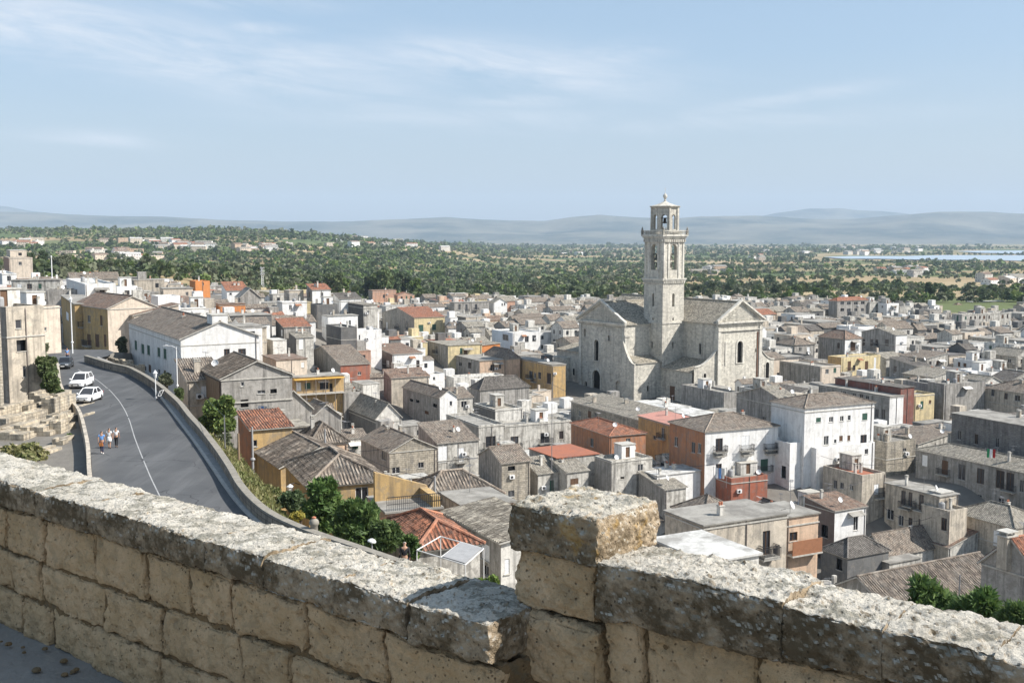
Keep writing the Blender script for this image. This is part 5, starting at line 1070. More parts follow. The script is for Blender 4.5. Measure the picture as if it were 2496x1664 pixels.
# transept with its own pedimented gable, shaded side
TA0, TB0, TB1 = 2.0, 16.3, 35.4; ty = (TB0+TB1)/2; trh = 5.2; TE = Z(-22.1); W2 = TB1-TB0
m = MB()
def tf(u, z, d=0.0): return (TA0+d, TB1-u, z)
ar2 = [(W2*0.385, Z(-32.6), 2.0, 5.6), (W2*0.12, Z(-26.6), 0.9, 2.2), (W2*0.66, Z(-26.9), 0.9, 1.5), (W2*0.385, Z(-42.3), 3.4, 7.2), (W2*0.15, Z(-41.8), 1.1, 3.2), (W2*0.86, Z(-41.0), 1.7, 4.0)]
arch_cut(m, (TA0, TB1), (0, -1), (1, 0), W2, 0, TE, ar2, depth=0.7)
m.poly([(TA0, TB1, TE), (TA0, TB0, TE), (TA0, ty, TE+trh)]); m.poly([(TA0, TB0, 0), (NA0, TB0, 0), (NA0, TB0, TE), (TA0, TB0, TE)]); m.poly([(TA0, TB1, 0), (NA0, TB1, 0), (NA0, TB1, TE), (TA0, TB1, TE)])
tr = m.build('transept', [m_ch], church)
for k, q in enumerate(ar2): arch_pane(tr, tf, *q, 0.62 if k < 4 else 0.4, name='door' if k in (3, 4) else 'window', mat=(m_ch if k in (1, 5) else m_dark), surround=(0.5, 0.0, 0.2, 0.6, 0.0, 0.15)[k])
rm = MB(); k = trh/(W2/2)
roof_plane(rm, (TA0+0.4, TB0-ov, TE-ov*k), (nx, TB0-ov, TE-ov*k), (nx, ty, TE+trh), (TA0+0.4, ty, TE+trh), False); roof_plane(rm, (nx, TB1+ov, TE-ov*k), (TA0+0.4, TB1+ov, TE-ov*k), (TA0+0.4, ty, TE+trh), (nx, ty, TE+trh), False)
ridge_cap(rm, (TA0+0.4, ty, TE+trh+0.1), (nx, ty, TE+trh+0.1), 0.18); rm.build('roof', [ROOF['K'], m_ch2], tr, uv=True)
pediment(tr, (TA0, TB1), (TA0, TB0), (-1, 0), trh, TE)
m = MB(); m.box(TA0-0.35, TB0-0.4, Z(-31), TA0+1.2, TB0+0.5, Z(-25.4), 0); m.box(TA0-0.5, TB0-0.6, Z(-25.4), TA0+1.4, TB0+0.6, Z(-25.0), 0); m.build('buttress_head', [m_ch2], tr)
for u in (0.0, W2-1.0): m = MB(); m.box(TA0-0.25, TB1-u-1.0, 0, TA0-0.003, TB1-u, TE-0.8, 0); m.build('pilaster', [m_ch2], tr)
# lower blocks beside the transept
m = MB(); SX, SY0, SY1, SZ = 1.2, 11.7, TB0-0.003, Z(-31.9)
arch_cut(m, (SX, SY0), (1, 0), (0, 1), 9.99-SX, 0, SZ, [(4.6, Z(-39.2), 0.8, 1.6)]); m.box(SX, SY0, 0, 9.99, SY1, SZ, 0, skip='f')
N = 12
for k2 in range(N):
    f0, f1 = k2/N, (k2+1)/N; g0, g1 = SZ+(Z(-26.2)-SZ)*f0**2.2, SZ+(Z(-26.2)-SZ)*f1**2.2; y0_, y1_ = SY0+(SY1-SY0)*f0, SY0+(SY1-SY0)*f1
    m.poly([(SX, y0_, SZ), (SX, y1_, SZ), (SX, y1_, g1), (SX, y0_, g0)]); m.poly([(SX+0.7, y0_, SZ), (SX+0.7, y1_, SZ), (SX+0.7, y1_, g1), (SX+0.7, y0_, g0)]); m.poly([(SX, y0_, g0), (SX, y1_, g1), (SX+0.7, y1_, g1), (SX+0.7, y0_, g0)])
sb = m.build('side_chapel', [m_ch], church); arch_pane(sb, lambda u, z, d=0.0: (SX+u, SY0+d, z), 4.6, Z(-39.2), 0.8, 1.6, 0.45, surround=0.15)
rm = MB(); roof_plane(rm, (SX+0.7, SY0-0.3, SZ+0.02), (10.2, SY0-0.3, SZ+0.02), (10.2, SY1, SZ+1.5), (SX+0.7, SY1, SZ+1.5), False); rm.build('roof', [ROOF['K'], m_ch2], sb, uv=True)
m = MB(); m.box(2.6, TB1+0.003, 0, 14, 46.5, Z(-31.0), 0); m.box(1.4, 40.5, 0, 2.599, 46.5, Z(-33.0), 0); lb = m.build('side_chapel', [m_ch], church)
rm = MB(); roof_plane(rm, (2.2, 46.8, Z(-31.0)), (2.2, TB1, Z(-31.0)), (14, TB1, Z(-28.8)), (14, 46.8, Z(-28.8)), False); rm.build('roof', [ROOF['K'], m_ch2], lb, uv=True)
arch_pane(lb, lambda u, z, d=0.0: (2.6+d, u, z), 38.6, Z(-37.6), 0.9, 1.9, -0.02, surround=0.12)
# bell tower: local origin at its near corner
TS = 7.55; TX, TY = 10.25, 11.45
tw = D.objects.new('bell_tower', None)
m = MB(); zc1, zc2, zc3 = Z(-22.0), Z(-10.8), Z(0.1)
def shaft(z0, z1, ins, arch, depth=0.9):
    s_ = TS-2*ins; x0, y0 = TX+ins, TY+ins
    for (o_, U, inn) in (((x0, y0), (1, 0), (0, 1)), ((x0, y0+s_), (0, -1), (1, 0)), ((x0+s_, y0+s_), (-1, 0), (0, -1)), ((x0+s_, y0), (0, 1), (-1, 0))):
        arch_cut(m, o_, U, inn, s_, z0, z1, [(s_/2+a[0], a[1], a[2], a[3]) for a in arch], depth=depth)
shaft(0, zc1, 0.0, [(-0.1, Z(-28.6), 0.7, 1.7)])
shaft(zc1, zc2, 0.12, [(0.0, Z(-17.8), 0.85, 3.4), (0.0, Z(-21.4), 0.5, 0.75)], 0.9)
shaft(zc2, zc3, 0.22, [(0.0, Z(-8.4), 2.3, 6.6)], 1.1)
tower = m.build('bell_tower', [m_ch], church)
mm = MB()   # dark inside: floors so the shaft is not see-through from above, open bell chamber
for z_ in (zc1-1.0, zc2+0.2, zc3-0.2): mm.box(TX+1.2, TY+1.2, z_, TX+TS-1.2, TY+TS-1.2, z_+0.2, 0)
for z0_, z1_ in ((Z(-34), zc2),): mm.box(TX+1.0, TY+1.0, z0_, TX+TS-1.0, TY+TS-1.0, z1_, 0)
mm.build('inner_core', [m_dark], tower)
def ring(mb_, ins, z0_, z1_, c=None):
    mb_.box(TX+ins, TY+ins, z0_, TX+TS-ins, TY+TS-ins, z1_, 0)
m = MB(); ring(m, -0.18, zc1-0.15, zc1+0.2); ring(m, -0.35, zc2-0.1, zc2+0.25); ring(m, -0.2, zc2-0.4, zc2-0.102)
ring(m, -0.05, zc3-0.6, zc3-0.25); ring(m, -0.52, zc3+0.1, zc3+0.45); ring(m, -0.3, zc3-0.25, zc3+0.098)
m.build('string_course', [m_ch2], tower); m = MB()
n = 12
for k2 in range(n):   # dentils under both cornices
    u = TS*(k2+0.5)/n-0.17
    for zz, hh, dd in ((zc2-1.0, 0.55, 0.22), (zc3-1.35, 0.7, 0.3)):
        m.box(TX+u, TY-dd, zz, TX+u+0.34, TY+0.2, zz+hh, 0); m.box(TX-dd, TY+u, zz, TX+0.2, TY+u+0.34, zz+hh, 0)
        m.box(TX+u, TY+TS-0.2, zz, TX+u+0.34, TY+TS+dd, zz+hh, 0); m.box(TX+TS-0.2, TY+u, zz, TX+TS+dd, TY+u+0.34, zz+hh, 0)
for x in (0.25, 1.75, TS-2.3, TS-0.8):
    m.box(TX+x, TY+0.05, zc2+0.25, TX+x+0.55, TY+0.22, zc3-0.6, 0); m.box(TX+0.05, TY+x, zc2+0.25, TX+0.22, TY+x+0.55, zc3-0.6, 0)
m.build('cornices', [m_ch2], tower)
m = MB(); bz = zc3+0.45   # balustrade
nb = 17
for sd in range(4):
    for k2 in range(nb):
        u = -0.3+(TS+0.6)*k2/(nb-1); P = ((TX+u, TY-0.3), (TX+u, TY+TS+0.3), (TX-0.3, TY+u), (TX+TS+0.3, TY+u))[sd]
        if k2 in (0, nb-1):
            m.box(P[0]-0.25, P[1]-0.25, bz, P[0]+0.25, P[1]+0.25, bz+1.35, 0); m.lathe([(0.1, 0), (0.24, 0.15), (0.18, 0.42), (0.05, 0.5), (0.14, 0.62), (0.0, 0.78)], (P[0], P[1], bz+1.35), 8)
        else: m.lathe([(0.10, 0), (0.07, 0.15), (0.15, 0.42), (0.07, 0.7), (0.1, 0.85)], (P[0], P[1], bz+0.15), 6)
for q in ((-0.48, -0.48, TS+0.48, -0.12), (-0.48, TS+0.12, TS+0.48, TS+0.48), (-0.48, -0.119, -0.12, TS+0.119), (TS+0.12, -0.119, TS+0.48, TS+0.119)):
    m.box(TX+q[0], TY+q[1], bz+0.001, TX+q[2], TY+q[3], bz+0.15, 0); m.box(TX+q[0], TY+q[1], bz+1.0, TX+q[2], TY+q[3], bz+1.2, 0)
m.build('balustrade', [m_ch2], tower)
# octagonal lantern
cx_, cy_ = TX+TS/2, TY+TS/2; ro = 3.3; lz0, lz1 = bz, Z(7.7); m = MB(); W8 = 2*ro*math.tan(PI/8)
for k2 in range(8):
    a = PI/8+k2*PI/4+PI/8; nx_, ny_ = math.cos(a), math.sin(a); U = (-ny_, nx_); o_ = (cx_+nx_*ro-U[0]*W8/2, cy_+ny_*ro-U[1]*W8/2)
    arch_cut(m, o_, U, (-nx_, -ny_), W8, lz0, lz1, [(W8/2, lz0+1.5, 1.45, 3.7)], depth=0.55)
    c8 = (cx_+math.cos(a-PI/8)*ro/math.cos(PI/8), cy_+math.sin(a-PI/8)*ro/math.cos(PI/8)); m.box(c8[0]-0.22, c8[1]-0.22, lz0, c8[0]+0.22, c8[1]+0.22, lz1, 0)
lan = m.build('lantern', [m_ch], tower)
m = MB(); T8 = Matrix.Translation((cx_, cy_, 0)) @ Matrix.Rotation(PI/8, 4, 'Z')
m.lathe([(3.55, lz1-0.4), (3.75, lz1-0.2), (4.15, lz1+0.05), (4.2, lz1+0.25), (3.7, lz1+0.3), (2.5, lz1+0.6), (1.3, lz1+1.0), (0.6, lz1+1.35), (0.3, lz1+1.6), (0.2, lz1+1.8)], (0, 0, 0), 8, 0, T8)
m.lathe([(3.55, lz0+0.5), (3.7, lz0+0.55), (3.7, lz0+0.8), (3.55, lz0+0.85)], (0, 0, 0), 8, 0, T8)
m.build('cap', [m_ch], lan)
m = MB(); m.lathe([(0.2, 0), (0.35, 0.1), (0.16, 0.3), (0.3, 0.5), (0.52, 0.85), (0.58, 1.15), (0.45, 1.5), (0.18, 1.75), (0.1, 1.9), (0.0, 1.95)], (cx_, cy_, lz1+1.7), 12); m.tube([(cx_, cy_, lz1+3.5), (cx_, cy_, lz1+5.0)], 0.035, 5); m.tube([(cx_-0.3, cy_, lz1+4.6), (cx_+0.3, cy_, lz1+4.6)], 0.03, 5); m.build('finial', [m_ch2], lan, smooth=False)
m_bell = plain('bell_bronze', (0.06, 0.055, 0.045), 0.45, 0.5, 0.7)
def bell(c, s_, par):
    m = MB(); m.lathe([(0, 0), (0.25*s_, -0.02*s_), (0.36*s_, -0.2*s_), (0.42*s_, -0.7*s_), (0.55*s_, -1.05*s_), (0.68*s_, -1.2*s_), (0.6*s_, -1.2*s_)], c, 14); m.box(c[0]-1.0*s_, c[1]-0.1, c[2]-0.02, c[0]+1.0*s_, c[1]+0.1, c[2]+0.25, 0); m.tube([(c[0], c[1], c[2]-0.6*s_), (c[0], c[1], c[2]-1.35*s_)], 0.06, 5); m.build('bell', [m_bell], par, smooth=False)
bell((cx_-0.2, TY+1.3, zc2+6.3), 1.15, tower); bell((TX+1.3, cy_+0.1, zc2+6.3), 1.15, tower); bell((cx_, TY+1.3, zc2+4.0), 0.8, tower); bell((TX+1.3, cy_, zc2+4.0), 0.8, tower); bell((cx_, cy_, lz0+4.2), 1.0, lan)
D.objects.remove(tw)

# ------------------------------------------------------------------ the rest of the town, plot by plot
def hcorners(c, dr, dl, LR, LL, e=0.0):
    x, y = c[0]-(dr[0]+dl[0])*e, c[1]-(dr[1]+dl[1])*e; a, b = LR+2*e, LL+2*e
    return [(x, y), (x+dr[0]*a, y+dr[1]*a), (x+dr[0]*a+dl[0]*b, y+dr[1]*a+dl[1]*b), (x+dl[0]*b, y+dl[1]*b)]
def sat(A, B):
    for P in (A, B):
        for i in range(4):
            ex, ey = P[(i+1) % 4][0]-P[i][0], P[(i+1) % 4][1]-P[i][1]; n_ = (-ey, ex)
            a = [q[0]*n_[0]+q[1]*n_[1] for q in A]; b = [q[0]*n_[0]+q[1]*n_[1] for q in B]
            if max(a) < min(b) or max(b) < min(a): return False
    return True
HC = [hcorners(h_[0], h_[1], h_[2], h_[3], h_[4], -0.2) for h_ in HOUSES]
CHC = hcorners((CO[0]+ca[0]*(-1)+cb[0]*(-4), CO[1]+ca[1]*(-1)+cb[1]*(-4)), ca, cb, 41, 52)
CONS = []
for h_ in HOUSES:
    (xl_, xc_, xr_, ye_, yb2) = h_[9]; Yc_ = h_[0][1]
    for k_ in range(4):
        f0, f1 = k_/4, (k_+1)/4; CONS.append((xc_+(xl_-xc_)*f1, xc_+(xl_-xc_)*f0, yb2-(0.55*(ye_-HZ)*(h_[4]*h_[2][1]*(f0+f1)/2)/(Yc_+h_[4]*h_[2][1]*(f0+f1)/2)), Yc_+h_[4]*h_[2][1]*f0))
        CONS.append((xc_+(xr_-xc_)*f0, xc_+(xr_-xc_)*f1, yb2, Yc_+h_[3]*h_[1][1]*f0))
CONS = CONS+[(1350, 1420, 975, 285), (1420, 1530, 972, 272), (1530, 1700, 978, 262), (1700, 1890, 935, 262)]
def town_edge(u): return np.interp(u, [-0.5, -0.42, -0.33, -0.25, -0.1, 0.1, 0.2, 0.3, 0.38, 0.47, 0.55], [400, 395, 430, 500, 545, 560, 560, 560, 500, 520, 520])
fa = R(62); fu = (math.sin(fa), math.cos(fa)); fv = (-math.cos(fa), math.sin(fa)); rnd = random.Random(77); FILL = []
vv = -120.0
row = 0
while vv < 620:
    dv = rnd.uniform(7.0, 10.5); uu = -420.0+rnd.uniform(0, 5); alley = 2.0 if row % 2 else 0.25
    while uu < 620:
        du = rnd.uniform(5.0, 10.5); x = fu[0]*uu+fv[0]*vv; y = fu[1]*uu+fv[1]*vv
        uu += du+(0.05 if rnd.random() < 0.72 else rnd.uniform(1.0, 2.5))
        if y < 66 or y > 600: continue
        u_ = x/y
        if abs(u_) > 0.53 or y > town_edge(u_)+rnd.uniform(-15, 15): continue
        if y < 215 and x < float(xwall(y))+3.0+max(0, (150-y)*0.03): continue
        if u_ < -0.27 and y < 215: continue
        A_ = fa+R(rnd.uniform(-4, 4)); dr = (math.sin(A_), math.cos(A_)); dl = (-math.cos(A_), math.sin(A_))
        w_, d_ = du, dv-rnd.uniform(0, 0.8); C4 = hcorners((x, y), dr, dl, w_, d_)
        if sat(C4, CHC): continue
        small = 0
        if any(sat(C4, q) for q in HC):
            w_, d_ = w_*0.55, d_*0.6; x, y = x+rnd.uniform(0, du*0.4)*fu[0], y+rnd.uniform(0, du*0.4)*fu[1]; C4 = hcorners((x, y), dr, dl, w_, d_)
            if any(sat(C4, q) for q in HC): continue
            small = 1
        h_ = rnd.choice((4.2, 5.5, 6.2, 6.8, 7.4, 8.2)) if y > 140 else rnd.choice((4.2, 5.0, 5.8, 6.4))
        g_ = gz(x, y); rt = rnd.choice(('flat', 'flat', 'flat', 'flat', 'slab', 'slab', 'gR', 'gL', 'shy', 'shx', 'hip')); rh = {'flat': 0, 'slab': 0.14}.get(rt, rnd.uniform(1.0, 2.2))
        ok = True
        while True:
            tops = [proj(q[0], q[1], g_+h_+(rh if rt not in ('flat', 'slab') else 0.2)) for q in C4]; xa, xb, yt = min(q[0] for q in tops), max(q[0] for q in tops), min(q[1] for q in tops)
            bad = any(xa < c[1]-1 and xb > c[0]+1 and y < c[3] and yt < c[2]-1 for c in CONS)
            if not bad: break
            h_ -= 0.7
            if h_ < 2.7: ok = False; break
        if not ok: continue
        if y > 250:
            lim = np.interp((xa+xb)/2, [0, 300, 500, 640, 900, 1100, 1300, 1500, 1900, 2060, 2200, 2300, 2360, 2496], [668, 668, 690, 705, 715, 712, 712, 722, 728, 730, 760, 776, 738, 738])
            if yt < lim: continue
        if xa > 2520 or xb < -30: continue
        FILL.append((x, y, A_, w_, d_, h_, g_, rt, rh, (xa+xb)/2, yt, (xb-xa)*(F*h_/y)))
        HC.append(hcorners((x, y), dr, dl, w_, d_, -0.3))
    vv += dv+alley; row += 1
for _ in range(9000):
    y = math.sqrt(rnd.uniform(66**2, 560**2)); u_ = rnd.uniform(-0.5, 0.5); x = u_*y
    if y > town_edge(u_) or (y < 215 and x < float(xwall(y))+2.5+max(0, (150-y)*0.02)) or (u_ < -0.27 and y < 215): continue
    w_, d_ = rnd.uniform(3.0, 7.5), rnd.uniform(3.0, 7.0); A_ = fa+R(rnd.uniform(-6, 6)); dr = (math.sin(A_), math.cos(A_)); dl = (-math.cos(A_), math.sin(A_)); C4 = hcorners((x, y), dr, dl, w_, d_)
    if sat(C4, CHC) or any(sat(C4, q) for q in HC if abs(q[0][0]-x) < 60 and abs(q[0][1]-y) < 60): continue
    h_ = rnd.uniform(3.2, 6.5); g_ = gz(x, y); rt = rnd.choice(('flat', 'slab', 'shy', 'shx', 'gR')); rh = {'flat': 0, 'slab': 0.14}.get(rt, rnd.uniform(0.6, 1.2)); ok = True
    while True:
        tops = [proj(q[0], q[1], g_+h_+rh+0.1) for q in C4]; xa, xb, yt = min(q[0] for q in tops), max(q[0] for q in tops), min(q[1] for q in tops)
        if not any(xa < c[1]-1 and xb > c[0]+1 and y < c[3] and yt < c[2]-4 for c in CONS): break
        h_ -= 0.5
        if h_ < 1.9: ok = False; break
    if not ok or xa > 2510 or xb < -20 or (y > 250 and yt < 705): continue
    FILL.append((x, y, A_, w_, d_, h_, g_, rt, rh, (xa+xb)/2, yt, (xb-xa)*(F*h_/y))); HC.append(C4)
# walls get darker plaster on the right, whiter towards the middle left as in the place itself
def fill_style(f, rnd):
    px = f[9]
    if px > 1880: wl = rnd.choice('GGgggcwCDgwW'); rf = rnd.choice('TTPDccdcP')
    elif px > 1250: wl = rnd.choice('GggwwwcWWC'); rf = rnd.choice('TTPcccw')
    else: wl = rnd.choice('WWWWWwwwggGCcDpyP'); rf = rnd.choice('TTBPccccwwR')
    if f[7] in ('flat', 'slab'): rf = {'T': 'c', 'P': 'c', 'D': 'd', 'B': 'c', 'R': 'r'}.get(rf, rf)
    else: rf = {'c': 'T', 'w': 'P', 'd': 'D'}.get(rf, rf)
    if len(wl) == 1 and rnd.random() < 0.25: wl = wl+rnd.choice('GgDc')
    return wl, rf
FILL.sort(key=lambda f: -f[11])
LMK = [(470, 850, 'the big white gable'), (600, 940, 'the big grey gable'), (1047, 790, 'the pale yellow gable'), (865, 900, 'the brick-red house'), (813, 825, 'the dark tower block'),
       (1283, 830, 'the modern white house'), (1530, 1080, 'the terracotta-orange house'), (1810, 1080, 'the white balcony front'), (2045, 1040, 'the tall white house'), (2250, 990, 'the bright yellow house'),
       (2350, 970, 'the mottled concrete wall'), (2080, 750, 'the shade-grey apartments'), (2410, 750, 'the bluish white villa'), (570, 715, 'the white red-roofed house'), (1215, 745, 'the round white gable'),
       (820, 1200, 'the yellow roadside house'), (1130, 1215, 'the white-banded tiled house'), (1760, 1300, 'the beige slab-roofed house'), (2100, 880, 'the pale yellow cornice house'), (260, 790, 'the brown-tiled street house'),
       (1620, 560, 'the bell tower'), (1460, 860, 'the shaded church gable'), (1805, 840, 'the sunlit church gable'), (1000, 1000, 'the white-ended grey house'), (1200, 900, 'the peach-fronted corner house'), (2360, 1150, 'the long grey building'), (930, 722, 'the tall pinkish house'), (700, 745, 'the wide blank white house'), (2190, 820, 'the white-ended grey house far right')]
ORD = ['nearest', 'second', 'third', 'fourth', 'fifth', 'sixth', 'seventh', 'eighth', 'ninth', 'tenth', 'eleventh', 'twelfth', 'thirteenth', 'fourteenth', 'fifteenth', 'sixteenth', 'seventeenth', 'eighteenth', 'nineteenth', 'twentieth']
NIND = 300-NH
ind = FILL[:NIND]; rest = FILL[NIND:]
styles = [(fill_style(f, random.Random(int(f[0]*31+f[1]*7)))) for f in FILL]
byk = {}
for k, f in enumerate(ind):
    c = min(LMK, key=lambda q: math.hypot((q[0]-f[9])*0.8, (q[1]-f[10])*1.6)); dx, dy = f[9]-c[0], f[10]+8-c[1]
    dr_ = ('right of' if dx > 0 else 'left of') if abs(dx) > 1.3*abs(dy) else ('below' if dy > 0 else 'above')
    wl, rf = styles[k]; desc = '%s house with a %s roof' % (CN[wl[0]], RN[rf])
    byk.setdefault((desc, dr_, c[2]), []).append((math.hypot(dx, dy), k))
lab = {}
for (desc, dr_, nm), L in byk.items():
    L.sort()
    for n_, (_, k) in enumerate(L):
        lab[k] = '%s, %s%s %s' % (desc, (ORD[min(n_, 19)]+' ') if len(L) > 1 else 'just ', dr_, nm)
for k, f in enumerate(ind):
    x, y, A_, w_, d_, h_, g_, rt, rh, px, py, ar_ = f; wl, rf = styles[k]
    if len(lab[k].split()) > 16: lab[k] = lab[k].replace(' house with a ', ' house, ').replace('flat roof', 'flat-topped').replace(' tiled roof', ' tiles')
    if len(lab[k].split()) > 16: lab[k] = ' '.join(w for w in lab[k].split() if w != 'the')
    root = thing('house', lab[k], 'house', (x, y, g_), PI/2-A_, 'houses packed together in the old town')
    make_house(root, w_, d_, h_, wl, rf, rt, rh, None, seed=k*13+1, near=y < 118, blank=0.05, clutter=1.0 if y < 420 else 0.7)
# beyond the nearest three hundred the houses read as one mass
def mass(lst, sty, name, label):
    mats = [WALL[c] for c in CN]+[ROOF[c] for c in 'TBRPDcwrdp']+[m_glass, m_sill]; ci = {c: i for i, c in enumerate(CN)}; ri = {c: i+len(CN) for i, c in enumerate('TBRPDcwrdp')}; gi, si = len(mats)-2, len(mats)-1
    mb = MB(); rnd = random.Random(3)
    for f, (wl, rf) in zip(lst, sty):
        x, y, A_, w_, d_, h_, g_, rt, rh = f[:9]; T = Matrix.Translation((x, y, g_)) @ Matrix.Rotation(PI/2-A_, 4, 'Z'); wi, wi2, r_ = ci[wl[0]], ci[wl[-1]], ri[rf]
        def P(q, mi, uv=None): mb.poly([tuple(T @ Vector(c)) for c in q], mi, uv)
        P([(0, 0, -3), (w_, 0, -3), (w_, 0, h_), (0, 0, h_)], wi); P([(0, d_, -3), (0, 0, -3), (0, 0, h_), (0, d_, h_)], wi2); P([(w_, 0, -3), (w_, d_, -3), (w_, d_, h_), (w_, 0, h_)], wi); P([(w_, d_, -3), (0, d_, -3), (0, d_, h_), (w_, d_, h_)], wi)
        if rt in ('flat', 'slab'):
            mb.box(-0.1, -0.1, h_, w_+0.1, d_+0.1, h_+0.12, si if rt == 'slab' else wi, T); P([(0.2, 0.2, h_+0.125), (w_-0.2, 0.2, h_+0.125), (w_-0.2, d_-0.2, h_+0.125), (0.2, d_-0.2, h_+0.125)], r_)
        else:
            ym = d_/2; o = 0.25
            P([(0, 0, h_), (0, d_, h_), (0, ym, h_+rh)][::-1], wi2); P([(w_, 0, h_), (w_, d_, h_), (w_, ym, h_+rh)], wi)
            q = math.hypot(ym, rh); P([(-o, -o, h_-0.1), (w_+o, -o, h_-0.1), (w_+o, ym, h_+rh+0.05), (-o, ym, h_+rh+0.05)], r_, [(0, 0), (w_, 0), (w_, q), (0, q)]); P([(w_+o, d_+o, h_-0.1), (-o, d_+o, h_-0.1), (-o, ym, h_+rh+0.05), (w_+o, ym, h_+rh+0.05)], r_, [(0, 0), (w_, 0), (w_, q), (0, q)])
        for fc, L in (('R', w_), ('L', d_)):
            n_ = int(L/3)
            for a in range(n_):
                for b in range(max(1, int(h_/3))):
                    if rnd.random() < 0.35: continue
                    u = L*(a+0.5)/n_; z = h_-1.5-3*b
                    if z < 1: continue
                    if fc == 'R': mb.box(u-0.45, -0.04, z-0.6, u+0.45, 0.02, z+0.6, gi, T, skip='k')
                    else: mb.box(-0.04, u-0.45, z-0.6, 0.02, u+0.45, z+0.6, gi, T, skip='r')
        if rnd.random() < 0.5: cxx, cyy = w_*rnd.uniform(.2, .8), d_*rnd.uniform(.2, .8); mb.box(cxx-.25, cyy-.25, h_, cxx+.25, cyy+.25, h_+1.5, wi, T)
        if rnd.random() < 0.3: cxx = w_*rnd.uniform(.1, .5); mb.box(cxx, d_*.4, h_+0.1, cxx+2.4, d_*.4+2.2, h_+2.3, wi2, T)
    return tag(mb.build(name, mats, uv=True), label, 'houses', None, 'stuff')
mass(rest, styles[NIND:], 'far_houses', 'mass of small white and grey houses filling the far side of the old town')
# farmhouses and hamlets out on the plain
rnd = random.Random(21); FARM = []
CLU = [(440, 602, 60, 26), (620, 612, 60, 14), (300, 590, 90, 10), (1130, 580, 90, 26), (1240, 585, 80, 18), (960, 583, 120, 22), (1500, 583, 120, 14), (1400, 618, 60, 8), (1700, 570, 60, 10), (1850, 633, 60, 5), (2190, 662, 40, 9), (2220, 665, 45, 8), (1760, 662, 50, 6), (2120, 618, 80, 10), (2440, 686, 50, 8), (2050, 610, 200, 14), (900, 600, 200, 12), (60, 598, 60, 8), (1960, 583, 300, 18), (330, 628, 120, 10), (250, 620, 60, 8)]
for (px, py, sp, n_) in CLU:
    for k in range(n_):
        x_, y_ = px+rnd.gauss(0, sp*0.6), py+rnd.gauss(0, 3.5); a, b = ray(x_, max(y_, 581))
        Yh = None
        for Y_ in np.geomspace(700, 9000, 220):
            if b*Y_ <= gz(a*Y_, Y_)+2: Yh = Y_; break
        if not Yh: continue
        s_ = 1+Yh/5000.0
        FARM.append((a*Yh, Yh, R(rnd.uniform(40, 85)), rnd.uniform(8, 20)*s_, rnd.uniform(8, 12)*s_, rnd.uniform(4, 8)*s_, gz(a*Yh, Yh)-0.5, rnd.choice(('flat', 'gL', 'gL')), 2.0))
mass(FARM, [(rnd.choice(('W', 'W', 'w', 'C', 'C', 'p')), rnd.choice('RBPwc')) if True else 0 for _ in FARM], 'distant_hamlets', 'scattered tiny white farmhouses and hamlets across the distant plain')
# ------------------------------------------------------------------ trees and shrubs
def leafmat(name, a, b, c=(0.16, 0.17, 0.07), trans=0.25):
    m, t, p = new_mat(name, 0.6, 0.25); co, oi = objco(t)
    geo = t.add('ShaderNodeNewGeometry'); rp = geo.outputs['Random Per Island']
    k = t.mix(t.ramp(noise(t, co, 0.6, 4.0), [(0.35, 0.0), (0.65, 1.0)]), a, b); k = t.mix(t.math('MULTIPLY', t.math('POWER', rp, 3.0), 0.8), k, c)
    k = t.mix(t.math('MULTIPLY', oi.outputs['Random'], 0.3), k, (0.10, 0.105, 0.06))
    t.link(k, p.inputs['Base Color'])
    tr = t.add('ShaderNodeBsdfTranslucent'); t.link(k, tr.inputs[0]); mx = t.add('ShaderNodeMixShader', i_Fac=trans); out = m.node_tree.nodes['Material Output']
    t.link(p.outputs[0], mx.inputs[1]); t.link(tr.outputs[0], mx.inputs[2]); t.link(mx.outputs[0], out.inputs[0]); return m
m_leaf = leafmat('leaves_green', (0.065, 0.105, 0.035), (0.115, 0.165, 0.055)); m_leafd = leafmat('leaves_dark', (0.05, 0.082, 0.036), (0.08, 0.12, 0.05), (0.13, 0.16, 0.08))
m_leafo = leafmat('leaves_olive', (0.12, 0.14, 0.08), (0.16, 0.18, 0.11), (0.17, 0.17, 0.11)); m_leafb = leafmat('leaves_bright', (0.09, 0.16, 0.03), (0.14, 0.21, 0.05), (0.26, 0.30, 0.08))
m_leafl = leafmat('leaves_laurel', (0.04, 0.09, 0.022), (0.09, 0.16, 0.04), (0.20, 0.28, 0.08)); m_yel = leafmat('leaves_yellow', (0.38, 0.30, 0.04), (0.25, 0.24, 0.05), (0.45, 0.38, 0.1))
m_grass = leafmat('dry_grass', (0.20, 0.19, 0.07), (0.12, 0.15, 0.045), (0.34, 0.30, 0.16)); m_bark = plain('bark', (0.11, 0.085, 0.06), 0.95, 0.05, var=0.1)
def rot_quads(C, s, ax=None, asp=1.0, rs=NR, droop=0.0):
    """leaf quads at centres C (n,3), half size s"""
    n = len(C); nr = rs.normal(size=(n, 3)); nr /= np.linalg.norm(nr, axis=1)[:, None]+1e-9
    up = rs.normal(size=(n, 3)); 
    if droop: up = up*(1-droop)+np.array([0, 0, -1.0])*droop*1.6
    a = up-nr*(up*nr).sum(1)[:, None]; a /= np.linalg.norm(a, axis=1)[:, None]+1e-9; b = np.cross(nr, a); s = np.asarray(s).reshape(-1, 1)
    A = a*s*asp; B = b*s
    return np.stack([C-A, C-B*0.9+A*0.1, C+A, C+B*0.9+A*0.1], 1)
